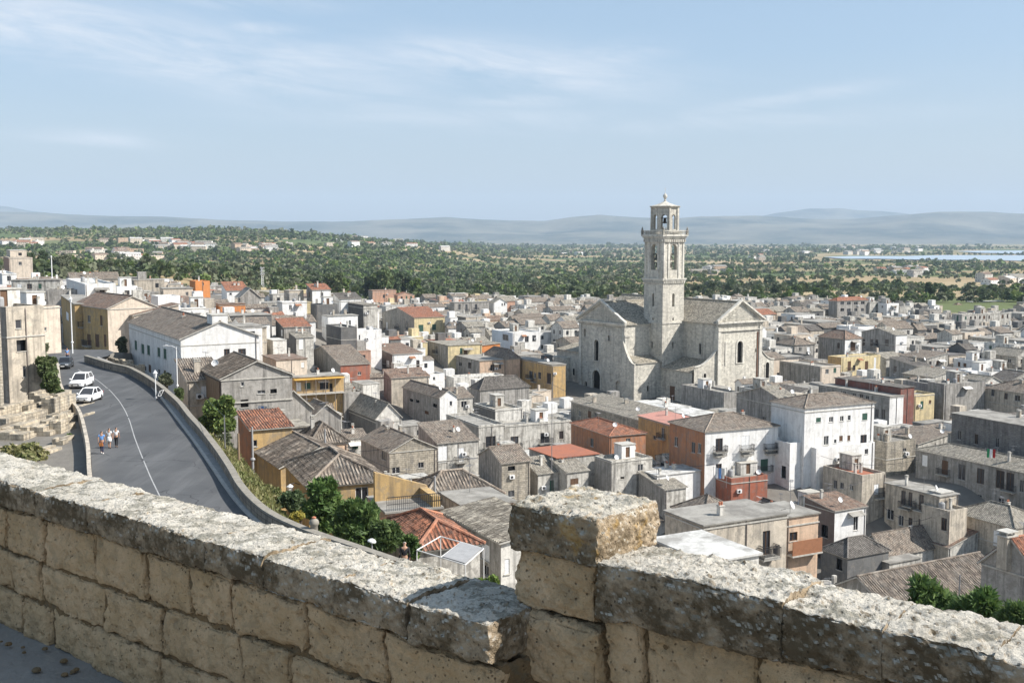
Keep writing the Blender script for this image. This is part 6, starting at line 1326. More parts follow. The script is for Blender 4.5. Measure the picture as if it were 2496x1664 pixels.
def crown(rs, clumps, n, leaf, asp=1.6, droop=0.0, hollow=0.55):
    """clumps: list of (x,y,z,rx,rz)"""
    w_ = np.array([c[3]*c[3] for c in clumps]); w_ = w_/w_.sum(); P = []
    for c, k in zip(clumps, (w_*n).astype(int)):
        d = rs.normal(size=(k, 3)); d /= np.linalg.norm(d, axis=1)[:, None]; r_ = (hollow+(1-hollow)*rs.rand(k)**0.6)[:, None]; nz = 1+0.25*fbm(d*2.2+c[0]*3+c[2], 2)[:, None]
        P.append(np.array(c[:3])+d*r_*nz*np.array([c[3], c[3], c[4]]))
    P = np.concatenate(P); return rot_quads(P, leaf*(0.6+0.8*rs.rand(len(P))), asp=asp, rs=rs, droop=droop)
def clumps_for(rs, R_, H_, base, n=14):
    out = [(0, 0, base+H_*0.5, R_*0.62, H_*0.42)]
    for k in range(n):
        a = rs.uniform(0, 2*PI); f = rs.uniform(0.15, 1.0); z = base+H_*(0.15+0.75*rs.rand()); rr_ = R_*0.72*math.sin(PI*min(1, max(0.12, (z-base)/H_*0.85+0.1)))**0.6
        q = R_*rs.uniform(0.26, 0.42); out.append((rr_*math.cos(a)*f**0.4, rr_*math.sin(a)*f**0.4, z, q, q*rs.uniform(0.7, 1.0)))
    return out
def trunk_mesh(h, r_, rs, top=0.8, limbs=5, spread=0.5):
    m = MB(); m.tube([(0, 0, -1.0), (0.05*h*rs.uniform(-1, 1), 0.04*h*rs.uniform(-1, 1), h*0.45), (0.08*h*rs.uniform(-1, 1), 0.08*h*rs.uniform(-1, 1), h*top)], [r_, r_*0.75, r_*0.25], 7)
    for k in range(limbs):
        a = 2*PI*k/limbs+rs.uniform(-.4, .4); z0 = h*rs.uniform(0.3, 0.5); m.tube([(0, 0, z0), (math.cos(a)*h*spread*0.3, math.sin(a)*h*spread*0.3, z0+h*0.18), (math.cos(a)*h*spread*0.6, math.sin(a)*h*spread*0.6, z0+h*0.34)], [r_*0.5, r_*0.32, r_*0.12], 5)
    return m.mesh('trunk', [m_bark])
TV = []
for k in range(7):
    rs = np.random.RandomState(40+k); H_ = (9, 11, 8, 12, 9.5, 10, 13)[k]; R_ = (4.2, 3.8, 4.6, 3.0, 5.0, 3.6, 2.2)[k]; mt = (m_leaf, m_leafd, m_leafo, m_leafd, m_leaf, m_leafb, m_leafd)[k]
    V = crown(rs, clumps_for(rs, R_, H_*0.8, H_*0.22, 16), 2600, 0.34, 1.2); TV.append((quads_mesh('crown', V, [mt]), trunk_mesh(H_, 0.28, rs), H_, R_, mt))
def tree_thing(k, x, y, z, s, label, grp=None, cat='tree', name='tree', sx=1.0):
    t_ = thing(name, label, cat, (x, y, z), k*1.3+x, grp); t_.scale = (s*sx, s*sx, s); obj('crown', TV[k][0], t_); obj('trunk', TV[k][1], t_); return t_
# big trees just beyond the roofs: (px, top y, kind, distance)
TB = [(70, 612, 1, 520), (105, 606, 3, 560), (150, 622, 2, 480), (200, 636, 4, 500), (262, 640, 2, 520), (318, 650, 5, 540), (372, 640, 5, 545), (418, 645, 0, 560), (452, 660, 0, 580), (520, 690, 2, 590), (640, 700, 3, 600), (705, 690, 2, 610), (770, 672, 1, 620), (812, 664, 0, 615), (840, 676, 5, 640), (905, 668, 1, 640),
      (935, 656, 0, 630), (962, 652, 1, 650), (990, 662, 3, 660), (1015, 680, 5, 650), (1085, 700, 3, 650), (1130, 705, 0, 660), (1200, 706, 2, 690), (1330, 705, 1, 650), (1395, 712, 0, 640), (1440, 715, 1, 640), (1700, 690, 1, 700), (1735, 684, 1, 720), (1775, 686, 3, 720), (1812, 695, 2, 700), (1850, 694, 4, 690), (1895, 688, 1, 700), (1945, 692, 0, 680), (1990, 700, 5, 650),
      (2020, 715, 0, 640), (2130, 712, 2, 640), (2180, 722, 0, 620), (2215, 735, 5, 610), (2252, 742, 1, 600), (2272, 684, 1, 640), (2300, 692, 3, 650), (2225, 752, 2, 590), (2176, 762, 4, 560), (2480, 716, 1, 650), (2440, 712, 3, 700), (2490, 745, 4, 600)]
TN = ('round mid-green tree', 'dark broad tree', 'grey-green olive-like tree', 'slim dark tree', 'wide spreading green tree', 'bright green tree', 'tall narrow cypress')
TLM = [(127, 'the pale mast'), (476, 'the orange block house'), (640, 'the radio mast'), (930, 'the tall pinkish house'), (1215, 'the white round-gabled house'), (1560, 'the bell tower'), (2080, 'the three-storey apartments'), (2410, 'the bluish white villa')]
cnt = {}
for (px, ty_, k, Yt) in TB:
    lm = min(TLM, key=lambda q: abs(q[0]-px)); sd = 'right' if px > lm[0] else 'left'; cnt.setdefault((TN[k], lm[1], sd), []).append(px)
for (px, ty_, k, Yt) in TB:
    a, b = ray(px, ty_); x = a*Yt; g_ = gz(x, Yt); h_ = max(6.0, min(19.0, b*Yt-g_)); s_ = h_/TV[k][2]
    lm = min(TLM, key=lambda q: abs(q[0]-px)); sd = 'right' if px > lm[0] else 'left'; L = sorted(cnt[(TN[k], lm[1], sd)], key=lambda q: abs(q-lm[0])); o_ = L.index(px)
    tree_thing(k, x, Yt, g_-0.3, s_, '%s beyond the roofs, %s to the %s of %s' % (TN[k], ('just' if len(L) == 1 else ('nearest', 'second', 'third', 'fourth', 'fifth', 'sixth', 'seventh', 'eighth')[min(o_, 7)]), sd, lm[1]), 'big trees along the far edge of town')
# woodland, groves and hedges of the plain, thousands of trees
rs = np.random.RandomState(8); N0 = 36000; Yl = np.exp(rs.uniform(math.log(545), math.log(7500), N0)); ul = rs.uniform(-0.54, 0.54, N0); Xl = ul*Yl
# hedgerows
hx, hy_ = [], []
for k in range(300):
    Yc = math.exp(rs.uniform(math.log(640), math.log(7000))); uc = rs.uniform(-0.52, 0.52); L = rs.uniform(60, 300)*(1+Yc/2200); an = rs.normal(0.05, 0.16)
    n_ = int(L/(5.0+Yc/300)); q = np.linspace(-L/2, L/2, max(n_, 3)); hx.append(uc*Yc+q*math.cos(an)+rs.normal(0, 2.0, len(q))); hy_.append(Yc+q*math.sin(an)+rs.normal(0, 2.0, len(q)))
hx = np.concatenate(hx); hy_ = np.concatenate(hy_)
lY = np.log(Yl); nz1 = fbm(np.stack([ul*9, lY*7.5, Xl*0+2], 1), 4, 0.6); nz2 = fbm(np.stack([ul*42, lY*26, Xl*0+7], 1), 3)
left = 1-sstep((ul-0.02)/0.16); mid = np.exp(-((Yl-1500)/1100)**2)
thr = 0.37-0.30*left*np.exp(-((lY-7.0)/0.6)**2)-0.10*left+0.05*(Yl > 2500); dens = 0.6*(nz1+0.35*nz2 > thr)+0.012*left
keep = rs.rand(N0) < np.clip(dens, 0.004, 0.9)
eu = rs.uniform(-0.52, -0.04, 1500); ey = np.exp(rs.uniform(math.log(400), math.log(1050), 1500)); Xt, Yt = np.r_[Xl[keep], hx, eu*ey], np.r_[Yl[keep], hy_, ey]
def inside_lake(X, Y):
    o = np.zeros(len(X), bool)
    for (x0, x1, y0, y1) in ((1990, 2700, 622, 638), (2320, 2700, 609, 621)):
        d = Y; px = CX+F*X/d; py = HZ+F*58.0/d; o |= (px > x0) & (px < x1) & (py > y0) & (py < y1)
    return o
uT = Xt/Yt; ok = (Yt > np.interp(uT, [-0.5, -0.42, -0.33, -0.25, -0.1, 0.1, 0.2, 0.3, 0.38, 0.47, 0.55], [400, 400, 440, 520, 565, 585, 585, 585, 520, 545, 545])+18) & (np.abs(uT) < 0.56) & ~inside_lake(Xt, Yt) & (Yt < 8200)
Xt, Yt = Xt[ok], Yt[ok]; Zt = ground(Xt, Yt)
# keep fields open on the right-hand middle distance
sc_ = (0.65+0.8*rs.rand(len(Xt)))*(1.75+Yt/1300.0)*np.where(rs.rand(len(Xt)) < 0.12, 1.45, 1.0)
def grove(sel, nq, name, label, mats, lq):
    x, y, z, s_ = Xt[sel], Yt[sel], Zt[sel], sc_[sel]; n = len(x); d = rs.normal(size=(n, nq, 3)); d /= np.linalg.norm(d, axis=2)[:, :, None]; d[:, :, 2] = np.abs(d[:, :, 2])*1.0-0.25
    r_ = 0.72+0.38*rs.rand(n, nq, 1); hgt = (0.75+0.5*rs.rand(n))[:, None]; C = np.stack([x[:, None]+d[:, :, 0]*r_[:, :, 0]*s_[:, None], y[:, None]+d[:, :, 1]*r_[:, :, 0]*s_[:, None], z[:, None]+s_[:, None]*hgt*(0.9+d[:, :, 2]*r_[:, :, 0]*1.05)], 2)
    V = rot_quads(C.reshape(-1, 3), np.repeat(s_*lq, nq)*(0.7+0.6*rs.rand(n*nq)), asp=1.1, rs=rs); kind = rs.choice(len(mats), n, p=(0.24, 0.34, 0.30, 0.12)); print(name, n, len(V))
    return tag(obj(name, quads_mesh(name, V, mats, np.repeat(kind, nq))), label, 'woodland', None, 'stuff')
MT4 = [m_leafd, m_leaf, m_leafo, m_leafb]
grove(Yt < 1150, 46, 'woodland', 'thick green woodland and groves right behind the old town', MT4, 0.36)
grove((Yt >= 1150) & (Yt < 2600), 20, 'woodland', 'groves and hedgerows between the fields in the middle distance', MT4, 0.5)
grove(Yt >= 2600, 9, 'woodland', 'distant woods and hedges fading into haze below the hills', MT4, 0.72)
# shrubs and trees beside the road
def shrub(name, label, cat, px, py, Yd, rpx, hpx, mat, n, leaf, asp=1.8, droop=0.0, stem=1.5, seed=1, ncl=12, zb=None):
    rs_ = np.random.RandomState(seed); c = atY(px, py, Yd); R_ = rpx*Yd/F; H_ = hpx*Yd/F; zb = c[2]-H_/2
    t_ = thing(name, label, cat, (c[0], c[1], zb-stem)); V = crown(rs_, clumps_for(rs_, R_, H_, stem, ncl), n, leaf, asp, droop, 0.45); obj('crown', quads_mesh('crown', V, [mat]), t_)
    tm = MB()
    for k in range(5):
        a = 2*PI*k/5; tm.tube([(0.08*math.cos(a), 0.08*math.sin(a), -3.0), (0.15*math.cos(a), 0.15*math.sin(a), stem+H_*0.1), (R_*0.5*math.cos(a), R_*0.5*math.sin(a), stem+H_*0.55)], [0.09, 0.07, 0.03], 6)
    tm.build('stem', [m_bark], t_); return t_
shrub('tree', 'round bright green tree leaning over the road parapet by the big grey gable', 'tree', 530, 1015, 97, 50, 108, m_leafb, 5200, 0.17, 1.5, 0.2, 1.5, 3, 18)
shrub('bush', 'pale young bush at the foot of the round bright green tree', 'bush', 545, 1080, 90, 22, 44, m_leafo, 1200, 0.12, 2.0, 0.2, 0.5, 4, 8)
shrub('laurel', 'tall dark laurel bush in front of the yellow house wall', 'bush', 790, 1235, 69, 48, 140, m_leafl, 6500, 0.15, 2.4, 0.45, 1.0, 5, 18)
shrub('laurel', 'laurel bush with drooping leaves between the tall laurel and the red pantiled roof', 'bush', 868, 1282, 66, 60, 130, m_leafl, 6800, 0.15, 2.4, 0.45, 1.0, 6, 18)
shrub('laurel', 'laurel bush nearest the small red pantiled roof', 'bush', 938, 1308, 63.5, 42, 84, m_leafl, 3600, 0.14, 2.4, 0.45, 1.0, 7, 12)
shrub('bush', 'small leafy bush beside the white canopy frame behind the parapet', 'bush', 1000, 1335, 61.5, 22, 58, m_leafl, 1400, 0.13, 2.2, 0.4, 1.0, 8, 8)
shrub('bush', 'low dark hedge bush left of the tall laurel', 'bush', 712, 1222, 72, 36, 40, m_leafd, 2200, 0.13, 1.6, 0.0, 0.5, 9, 10)
shrub('flowering_bush', 'yellow flowering bush on top of the road parapet', 'bush', 728, 1258, 66, 24, 22, m_yel, 1500, 0.08, 1.3, 0.0, 0.4, 10, 9)
shrub('bush', 'olive-green scrub on the bank behind the parapet below the ochre house', 'bush', 655, 1205, 76, 36, 30, m_grass, 2000, 0.11, 1.8, 0.0, 0.4, 31, 9)
for k, (px, py, Yd, rp_, hp, lb) in enumerate(((96, 858, 114, 24, 56, 'uppermost dark bush on the left bank above the road'), (114, 898, 110, 30, 64, 'second dark bush down the left bank above the road'), (128, 938, 107, 24, 60, 'third dark bush down the left bank beside the white car'), (146, 968, 104, 13, 34, 'lowest small bush on the left bank beside the stone blocks'))):
    shrub('bush', lb, 'bush', px, py, Yd, rp_, hp, m_leaf if k else m_leafo, 2600, 0.20, 1.4, 0.0, 1.0, 50+k, 12)
shrub('bush', 'green bush in the walled gap left of the three walkers', 'bush', 166, 1082, 90, 16, 50, m_leafl, 1500, 0.14, 1.8, 0.1, 0.6, 60, 8)
for k, (px, py, Yd, rp_, hp, lb) in enumerate(((2265, 1470, 52, 55, 100, 'oleander with long narrow leaves in front of the brown pantile roof'), (2345, 1505, 50, 48, 80, 'second oleander, by the thin pole in front of the pantile roof'), (2400, 1490, 49, 40, 110, 'third oleander at the lower right behind the stone wall'), (2478, 1515, 47, 45, 80, 'oleander cut by the right edge of the photo'))):
    shrub('oleander', lb, 'bush', px, py, Yd, rp_, hp, m_leafl, 3400, 0.12, 3.6, -0.5, 6.0, 70+k, 14)
shrub('bush', 'low yellow-green bush left of the stone pier, behind the parapet', 'bush', 1190, 1425, 56, 36, 34, m_leafb, 1700, 0.10, 1.6, 0.0, 0.5, 80, 9)
shrub('bush', 'tiny bush on the terrace at the foot of the concrete house', 'bush', 1129, 1346, 66, 8, 20, m_leaf, 500, 0.08, 1.6, 0.0, 0.3, 81, 5)
shrub('tree', 'small pale green tree between the brown-tiled house and the large white gable', 'tree', 297, 842, 166, 14, 44, m_leafo, 1800, 0.22, 1.4, 0.1, 1.5, 82, 9)
shrub('bush', 'grey-green bush behind the far end of the road parapet', 'bush', 268, 872, 158, 15, 22, m_leafo, 1400, 0.18, 1.4, 0.0, 0.8, 83, 8)
shrub('bush', 'low weeds bush at the foot of the rubble stone wall on the left', 'bush', 60, 1108, 80, 60, 30, m_grass, 3200, 0.10, 1.8, 0.0, 0.3, 84, 10)
shrub('bush', 'green weeds beside the roadside wall, lower left', 'bush', 178, 1118, 84, 22, 34, m_leaf, 1800, 0.12, 1.6, 0.0, 0.3, 85, 8)
shrub('bush', 'scrubby bush on the steep bank under the large white gabled house', 'bush', 405, 925, 138, 20, 30, m_leafo, 1600, 0.16, 1.5, 0.0, 0.6, 86, 8)
shrub('bush', 'dark shrub on the steep bank left of the small lean-to house', 'bush', 436, 962, 122, 16, 30, m_leaf, 1400, 0.15, 1.5, 0.0, 0.6, 87, 8)
# dry grass bank between parapet and houses: earth slope with blades
m_earth = plain('earth_bank', (0.24, 0.19, 0.12), 0.95, 0.05, var=0.15)
bk = MB(); gpts = []
PLn = [q for q in PL if 62 < q[1] < 90]
for i in range(len(PLn)-1):
    a, b = PLn[i], PLn[i+1]; d = np.array(b)-np.array(a); d = d/np.hypot(d[0], d[1]); n_ = (-d[1], d[0]); wd = 3.0
    q = [(a[0]+n_[0]*0.5, a[1]+n_[1]*0.5, ROADZ+0.35), (b[0]+n_[0]*0.5, b[1]+n_[1]*0.5, ROADZ+0.35), (b[0]+n_[0]*wd, b[1]+n_[1]*wd, ROADZ-1.6), (a[0]+n_[0]*wd, a[1]+n_[1]*wd, ROADZ-1.6)]
    bk.poly(q); bk.poly([q[3], q[2], (q[2][0]+n_[0]*1, q[2][1]+n_[1]*1, -30), (q[3][0]+n_[0]*1, q[3][1]+n_[1]*1, -30)])
    for _ in range(70):
        u, v = random.random(), random.random(); p0 = Vector(q[0]).lerp(Vector(q[1]), u); p1 = Vector(q[3]).lerp(Vector(q[2]), u); gpts.append(tuple(p0.lerp(p1, v)))
tag(bk.build('bank', [m_earth]), kind='structure')
gp = np.array(gpts); gp[:, 2] += 0.1
tag(obj('dry_grass', quads_mesh('dry_grass', rot_quads(gp, 0.05+0.12*NR.rand(len(gp)), asp=2.6, rs=NR, droop=0.6), [m_grass])), 'dry yellow-green grass on the bank behind the road parapet', 'grass', None, 'stuff')
# ------------------------------------------------------------------ cars
m_carw = plain('car_paint_white', (0.80, 0.81, 0.82), 0.25, 0.5, var=-0.1); m_card = plain('car_paint_dark', (0.05, 0.055, 0.06), 0.25, 0.5); m_tyre = plain('rubber', (0.025, 0.025, 0.025), 0.9); m_rim = plain('wheel_rim', (0.35, 0.35, 0.36), 0.35, 0.5, 0.7)
m_light = plain('headlight_lens', (0.55, 0.57, 0.6), 0.15, 0.6); m_trim = plain('car_trim_black', (0.02, 0.02, 0.02), 0.5); m_plate = plain('number_plate', (0.75, 0.75, 0.73), 0.5); m_tail = plain('tail_light', (0.35, 0.02, 0.02), 0.3)
def car(label, x, y, z, rz, paint, suv):
    """nose along -y"""
    t_ = thing('car', label, 'car', (x, y, z), rz, 'cars parked along the left side of the road'); t_.scale = (0.88, 0.88, 0.9)
    L, W_, bh, rh_ = (4.4, 1.86, 0.98, 1.66) if suv else (4.2, 1.78, 0.88, 1.46)
    st = []  # stations: y, half width, z low, z belt
    for f, wf, zl, zb in ((0, 0.74, 0.36, 0.60), (0.03, 0.88, 0.26, 0.70), (0.10, 0.97, 0.20, 0.78), (0.27, 1.0, 0.19, 0.93), (0.5, 1.0, 0.19, 0.99), (0.75, 1.0, 0.19, 1.02), (0.93, 0.96, 0.22, 1.03), (0.985, 0.88, 0.30, 0.98), (1.0, 0.8, 0.42, 0.90)):
        st.append((-L/2+L*f, W_/2*wf, zl, zb*bh/0.95))
    m = MB(); rings = []
    for (yy, hw, zl, zb) in st:
        b = len(m.v); zm = (zl+zb)/2
        for (xx, zz) in ((-hw*0.86, zl), (-hw, zl+0.12), (-hw*1.0, zm), (-hw*0.965, zb-0.06), (-hw*0.86, zb), (0, zb+0.03), (hw*0.86, zb), (hw*0.965, zb-0.06), (hw, zm), (hw, zl+0.12), (hw*0.86, zl)): m.v.append((xx, yy, zz))
        rings.append(b)
    for i in range(len(rings)-1):
        for k in range(11): k2 = (k+1) % 11; m.f.append((rings[i]+k, rings[i+1]+k, rings[i+1]+k2, rings[i]+k2)); m.m.append(0); m.uv.append([(0, 0)]*4)
    for b in (rings[0], rings[-1]): m.f.append(tuple(b+k for k in range(11))); m.m.append(0); m.uv.append([(0, 0)]*11)
    body = m.build('body', [paint], t_, smooth=True)
    zb = bh; y0, y1, y2, y3 = (-L*0.24, -L*0.08, L*0.36, L*0.46) if suv else (-L*0.22, -L*0.03, L*0.26, L*0.42); hw0, hw1 = W_*0.445, W_*0.355
    def P(yb, yt, s_): return [(s_*hw0, yb, zb), (s_*hw1, yt, rh_)]
    m = MB(); q = [(-hw0, y0, zb), (hw0, y0, zb), (hw1, y1, rh_), (-hw1, y1, rh_)]; r_ = [(hw0, y3, zb), (-hw0, y3, zb), (-hw1, y2, rh_), (hw1, y2, rh_)]
    m.poly([(-hw1, y1, rh_), (hw1, y1, rh_), (hw1*0.97, (y1+y2)/2, rh_+0.05), (-hw1*0.97, (y1+y2)/2, rh_+0.05)]); m.poly([(-hw1*0.97, (y1+y2)/2, rh_+0.05), (hw1*0.97, (y1+y2)/2, rh_+0.05), (hw1, y2, rh_), (-hw1, y2, rh_)])
    for a, b in ((q[0], q[3]), (q[1], q[2]), (r_[0], r_[3]), (r_[1], r_[2])): m.tube([a, b], 0.045, 5)
    for s_ in (-1, 1): m.tube([(s_*hw0, (y0+y3)/2, zb), (s_*hw1, (y1+y2)/2, rh_)], 0.045, 5); m.tube([(s_*hw1, y1, rh_), (s_*hw1, y2, rh_)], 0.045, 5)
    m.build('roof', [paint], t_)
    m = MB(); m.poly(q); m.build('windscreen', [m_glass], t_); m = MB(); m.poly(r_); m.build('rear_window', [m_glass], t_)
    for s_ in (-1, 1):
        m = MB(); m.poly([(s_*hw0*0.995, y0, zb), (s_*hw0*0.995, y3, zb), (s_*hw1*0.995, y2, rh_), (s_*hw1*0.995, y1, rh_)]); m.build('side_window', [m_glass], t_)
        m = MB(); m.box(s_*W_*0.30-0.2, -L/2-0.005, 0.60, s_*W_*0.30+0.2, -L/2+0.25, 0.74); m.build('headlight', [m_light], t_)
        m = MB(); m.box(s_*W_*0.36-0.14, L/2-0.12, 0.72, s_*W_*0.36+0.14, L/2+0.01, 0.92); m.build('tail_light', [m_tail], t_)
        m = MB(); m.lathe([(0, -0.1), (0.1, -0.08), (0.11, 0.02), (0, 0.06)], (s_*(W_/2+0.12), y0+0.15, zb+0.1), 8); m.tube([(s_*(W_/2-0.1), y0+0.15, zb+0.02), (s_*(W_/2+0.1), y0+0.15, zb+0.06)], 0.03, 5); m.build('mirror', [paint], t_)
        for yy in (-L*0.31, L*0.31):
            T = Matrix.Translation((s_*(W_/2-0.12), yy, 0.33)) @ Matrix.Rotation(PI/2, 4, 'Y')
            m = MB(); m.lathe([(0.2, -0.11), (0.31, -0.11), (0.335, -0.06), (0.335, 0.06), (0.31, 0.115), (0.2, 0.115)], (0, 0, 0), 18, 0, T); wl = m.build('wheel', [m_tyre], t_); m = MB(); m.lathe([(0.0, -0.09), (0.2, -0.1), (0.21, 0.0), (0.2, 0.118), (0.06, 0.10), (0, 0.10)], (0, 0, 0), 12, 0, T); m.build('rim', [m_rim], wl)
    m = MB(); m.box(-W_*0.26, -L/2-0.012, 0.36, W_*0.26, -L/2+0.1, 0.52); m.box(-W_*0.2, -L/2-0.01, 0.60, W_*0.2, -L/2+0.05, 0.68); m.build('grille', [m_trim], t_)
    m = MB(); m.box(-0.26, -L/2-0.03, 0.40, 0.26, -L/2-0.013, 0.50); m.build('number_plate', [m_plate], t_)
    m = MB(); m.box(-W_*0.42, -L*0.44, 0.14, W_*0.42, L*0.44, 0.26); m.build('underbody', [m_trim], t_)
    return t_
c = onz(201, 985, ROADZ); car('white parked hatchback, the nearer of the two white cars, headlights towards the camera', c[0]-0.1, c[1]+2.0, ROADZ+0.004, R(-2), m_carw, False)
c = onz(184, 949, ROADZ); car('white parked compact SUV behind the white hatchback', c[0]-0.2, c[1]+2.2, ROADZ+0.004, R(2), m_carw, True)
c = onz(160, 902, ROADZ); car('dark car with pale roof half hidden behind the roadside wall, farthest of the parked cars', c[0]-1.0, c[1]+2.4, ROADZ+0.004, R(12), m_card, False)
# ------------------------------------------------------------------ people
def skin(name, mat, parent, V, E, Rr, root=0, sub=1):
    me = D.meshes.new(name); me.from_pydata(V, E, []); me.materials.append(mat); o = obj(name, me, parent); md = o.modifiers.new('skin', 'SKIN'); md.use_smooth_shade = True
    for i, v in enumerate(me.skin_vertices[0].data): v.radius = (Rr[i], Rr[i]) if not isinstance(Rr[i], tuple) else Rr[i]; v.use_root = (i == root)
    if sub: s_ = o.modifiers.new('sub', 'SUBSURF'); s_.levels = sub; s_.render_levels = sub
    return o
m_skin = plain('skin', (0.42, 0.25, 0.17), 0.6); m_hair = plain('hair_dark', (0.02, 0.015, 0.012), 0.6); m_hairl = plain('hair_grey', (0.45, 0.42, 0.38), 0.7)
def person(label, x, y, z, rz, H_, top, bottom, shoe, hair, skirt=False, step=0.12, bag=None, long_hair=False, sleeves=0.5):
    """standing figure facing -y (rotate by rz)"""
    t_ = thing('person', label, 'person', (x, y, z), rz); k = H_/1.75
    def S(p): return tuple(q*k for q in p)
    V = [(0, 0, 0.95), (0, 0, 1.15), (0, 0.01, 1.38), (0, 0.01, 1.48), (0, -0.01, 1.56), (0, -0.02, 1.63), (0, -0.01, 1.70)]; E = [(0, 1), (1, 2), (2, 3), (3, 4), (4, 5), (5, 6)]; Rr = [(0.145, 0.10), (0.125, 0.085), (0.15, 0.095), 0.055, 0.06, 0.082, 0.07]
    for s_ in (-1, 1):
        b = len(V); st = step*s_
        V += [(s_*0.09, 0, 0.88), (s_*0.10, -st*0.5-0.02, 0.50), (s_*0.10, -st+0.02, 0.09), (s_*0.11, -st-0.13, 0.035)]; E += [(0, b), (b, b+1), (b+1, b+2), (b+2, b+3)]; Rr += [0.088, 0.056, 0.04, 0.035]
        b = len(V); V += [(s_*0.17, 0.01, 1.42), (s_*0.23, 0.03+st*0.3, 1.15), (s_*0.245, -0.03+st*0.7, 0.90), (s_*0.245, -0.05+st*0.8, 0.83)]; E += [(2, b), (b, b+1), (b+1, b+2), (b+2, b+3)]; Rr += [0.05, 0.04, 0.028, (0.018, 0.034)]
        h = b+3
        for f in range(4):
            j = len(V); fx = s_*0.245; fy = -0.085+f*0.022+st*0.8; V += [(fx, fy, 0.79), (fx-s_*0.012, fy-0.004, 0.755-0.006*(f in (1, 2)))]; E += [(h, j), (j, j+1)]; Rr += [0.010, 0.008]
        j = len(V); V += [(fx-s_*0.02, -0.095+st*0.8, 0.82), (fx-s_*0.03, -0.11+st*0.8, 0.79)]; E += [(h, j), (j, j+1)]; Rr += [0.011, 0.009]
    j = len(V); V += [(0, -0.1, 1.625)]; E += [(5, j)]; Rr += [0.016]
    for s_ in (-1, 1): j = len(V); V += [(s_*0.085, 0.005, 1.63)]; E += [(5, j)]; Rr += [0.018]
    skin('body', m_skin, t_, [S(p) for p in V], E, [tuple(q*k for q in r_) if isinstance(r_, tuple) else r_*k for r_ in Rr])
    f_ = MB()
    for s_ in (-1, 1): f_.lathe([(0.0, 0.008), (0.012, 0.004), (0.0, -0.004)], (0, 0, 0), 6, 0, Matrix.Translation(S((s_*0.03, -0.098, 1.652))) @ Matrix.Rotation(R(90), 4, 'X'))
    f_.box(*S((-0.025, -0.1, 1.575)), *S((0.025, -0.088, 1.583))); f_.build('face', [m_hair], t_)
    V = [(0, 0, 1.0), (0, 0, 1.16), (0, 0.01, 1.38)]; E = [(0, 1), (1, 2)]; Rr = [(0.165, 0.125), (0.145, 0.105), (0.168, 0.115)]
    for s_ in (-1, 1):
        b = len(V); st = step*s_; V += [(s_*0.175, 0.01, 1.42), (s_*0.21, 0.02+st*0.15, 1.28 if sleeves < 0.6 else 1.15)]; E += [(2, b), (b, b+1)]; Rr += [0.068, 0.062]
        if sleeves > 0.6: V += [(s_*0.245, -0.03+st*0.7, 0.91)]; E += [(b+1, b+2)]; Rr += [0.045]
    skin('shirt', top, t_, [S(p) for p in V], E, [tuple(q*k for q in r_) if isinstance(r_, tuple) else r_*k for r_ in Rr])
    if skirt:
        m = MB(); m.lathe([(0.14, 1.02), (0.17, 0.92), (0.19, 0.75), (0.205, 0.58), (0.19, 0.58), (0.15, 0.9)], (0, 0, 0), 14, 0, Matrix.Scale(k, 4)); m.build('skirt', [bottom], t_, smooth=True)
    else:
        V = [(0, 0, 0.97)]; E = []; Rr = [(0.155, 0.115)]
        for s_ in (-1, 1): b = len(V); st = step*s_; V += [(s_*0.09, 0, 0.86), (s_*0.10, -st*0.5-0.02, 0.50), (s_*0.10, -st+0.02, 0.12)]; E += [(0, b), (b, b+1), (b+1, b+2)]; Rr += [0.102, 0.072, 0.058]
        skin('trousers', bottom, t_, [S(p) for p in V], E, [tuple(q*k for q in r_) if isinstance(r_, tuple) else r_*k for r_ in Rr])
    for s_ in (-1, 1): st = step*s_; skin('shoe', shoe, t_, [S((s_*0.10, -st+0.05, 0.045)), S((s_*0.11, -st-0.15, 0.035))], [(0, 1)], [0.05*k, 0.042*k])
    V = [(0, 0.02, 1.72), (0, 0.055, 1.65)]; E = [(0, 1)]; Rr = [0.078, 0.072]
    if long_hair: V += [(0, 0.08, 1.5)]; E += [(1, 2)]; Rr += [0.06]
    skin('hair', hair, t_, [S(p) for p in V], E, [r_*k for r_ in Rr]); return t_
m_blue = plain('cotton_blue', (0.16, 0.32, 0.62)); m_wht = plain('cotton_white', (0.76, 0.76, 0.75)); m_jean = plain('denim', (0.09, 0.13, 0.22)); m_blk = plain('black_cloth', (0.02, 0.02, 0.023)); m_navy = plain('navy_cloth', (0.03, 0.035, 0.07)); m_pale = plain('pale_shorts', (0.55, 0.5, 0.44)); m_tan = plain('tan_leather', (0.45, 0.17, 0.05))
c = onz(249, 1105, ROADZ+0.01); p1 = person('person walking in a blue top and dark shorts, leftmost of the three walkers', c[0], c[1], ROADZ+0.012, R(186), 1.74, m_blue, m_navy, m_wht, m_hair, step=0.16)
b_ = MB(); b_.extrude([(-0.15, 0.0), (0.15, 0.0), (0.13, 0.24), (-0.13, 0.24)], -0.05, 0.05, 'y'); b_.tube([(-0.1, 0, 0.24), (0, 0, 0.42), (0.1, 0, 0.24)], 0.012, 5); tag(b_.build('shoulder_bag', [m_tan], loc=(c[0]+0.02, c[1]-0.20, ROADZ+0.62)), 'small tan bag carried behind the walker in blue', 'bag')
c = onz(267, 1092, ROADZ+0.01); person('person with bushy dark hair, white top and white skirt, middle of three walkers', c[0], c[1], ROADZ+0.012, R(178), 1.60, m_wht, m_wht, m_blk, m_hair, skirt=True, step=0.10)
c = onz(284, 1090, ROADZ+0.01); person('person in a white top and dark trousers, rightmost of the three walkers', c[0], c[1], ROADZ+0.012, R(184), 1.60, m_wht, m_blk, m_blk, m_hair, step=0.14)
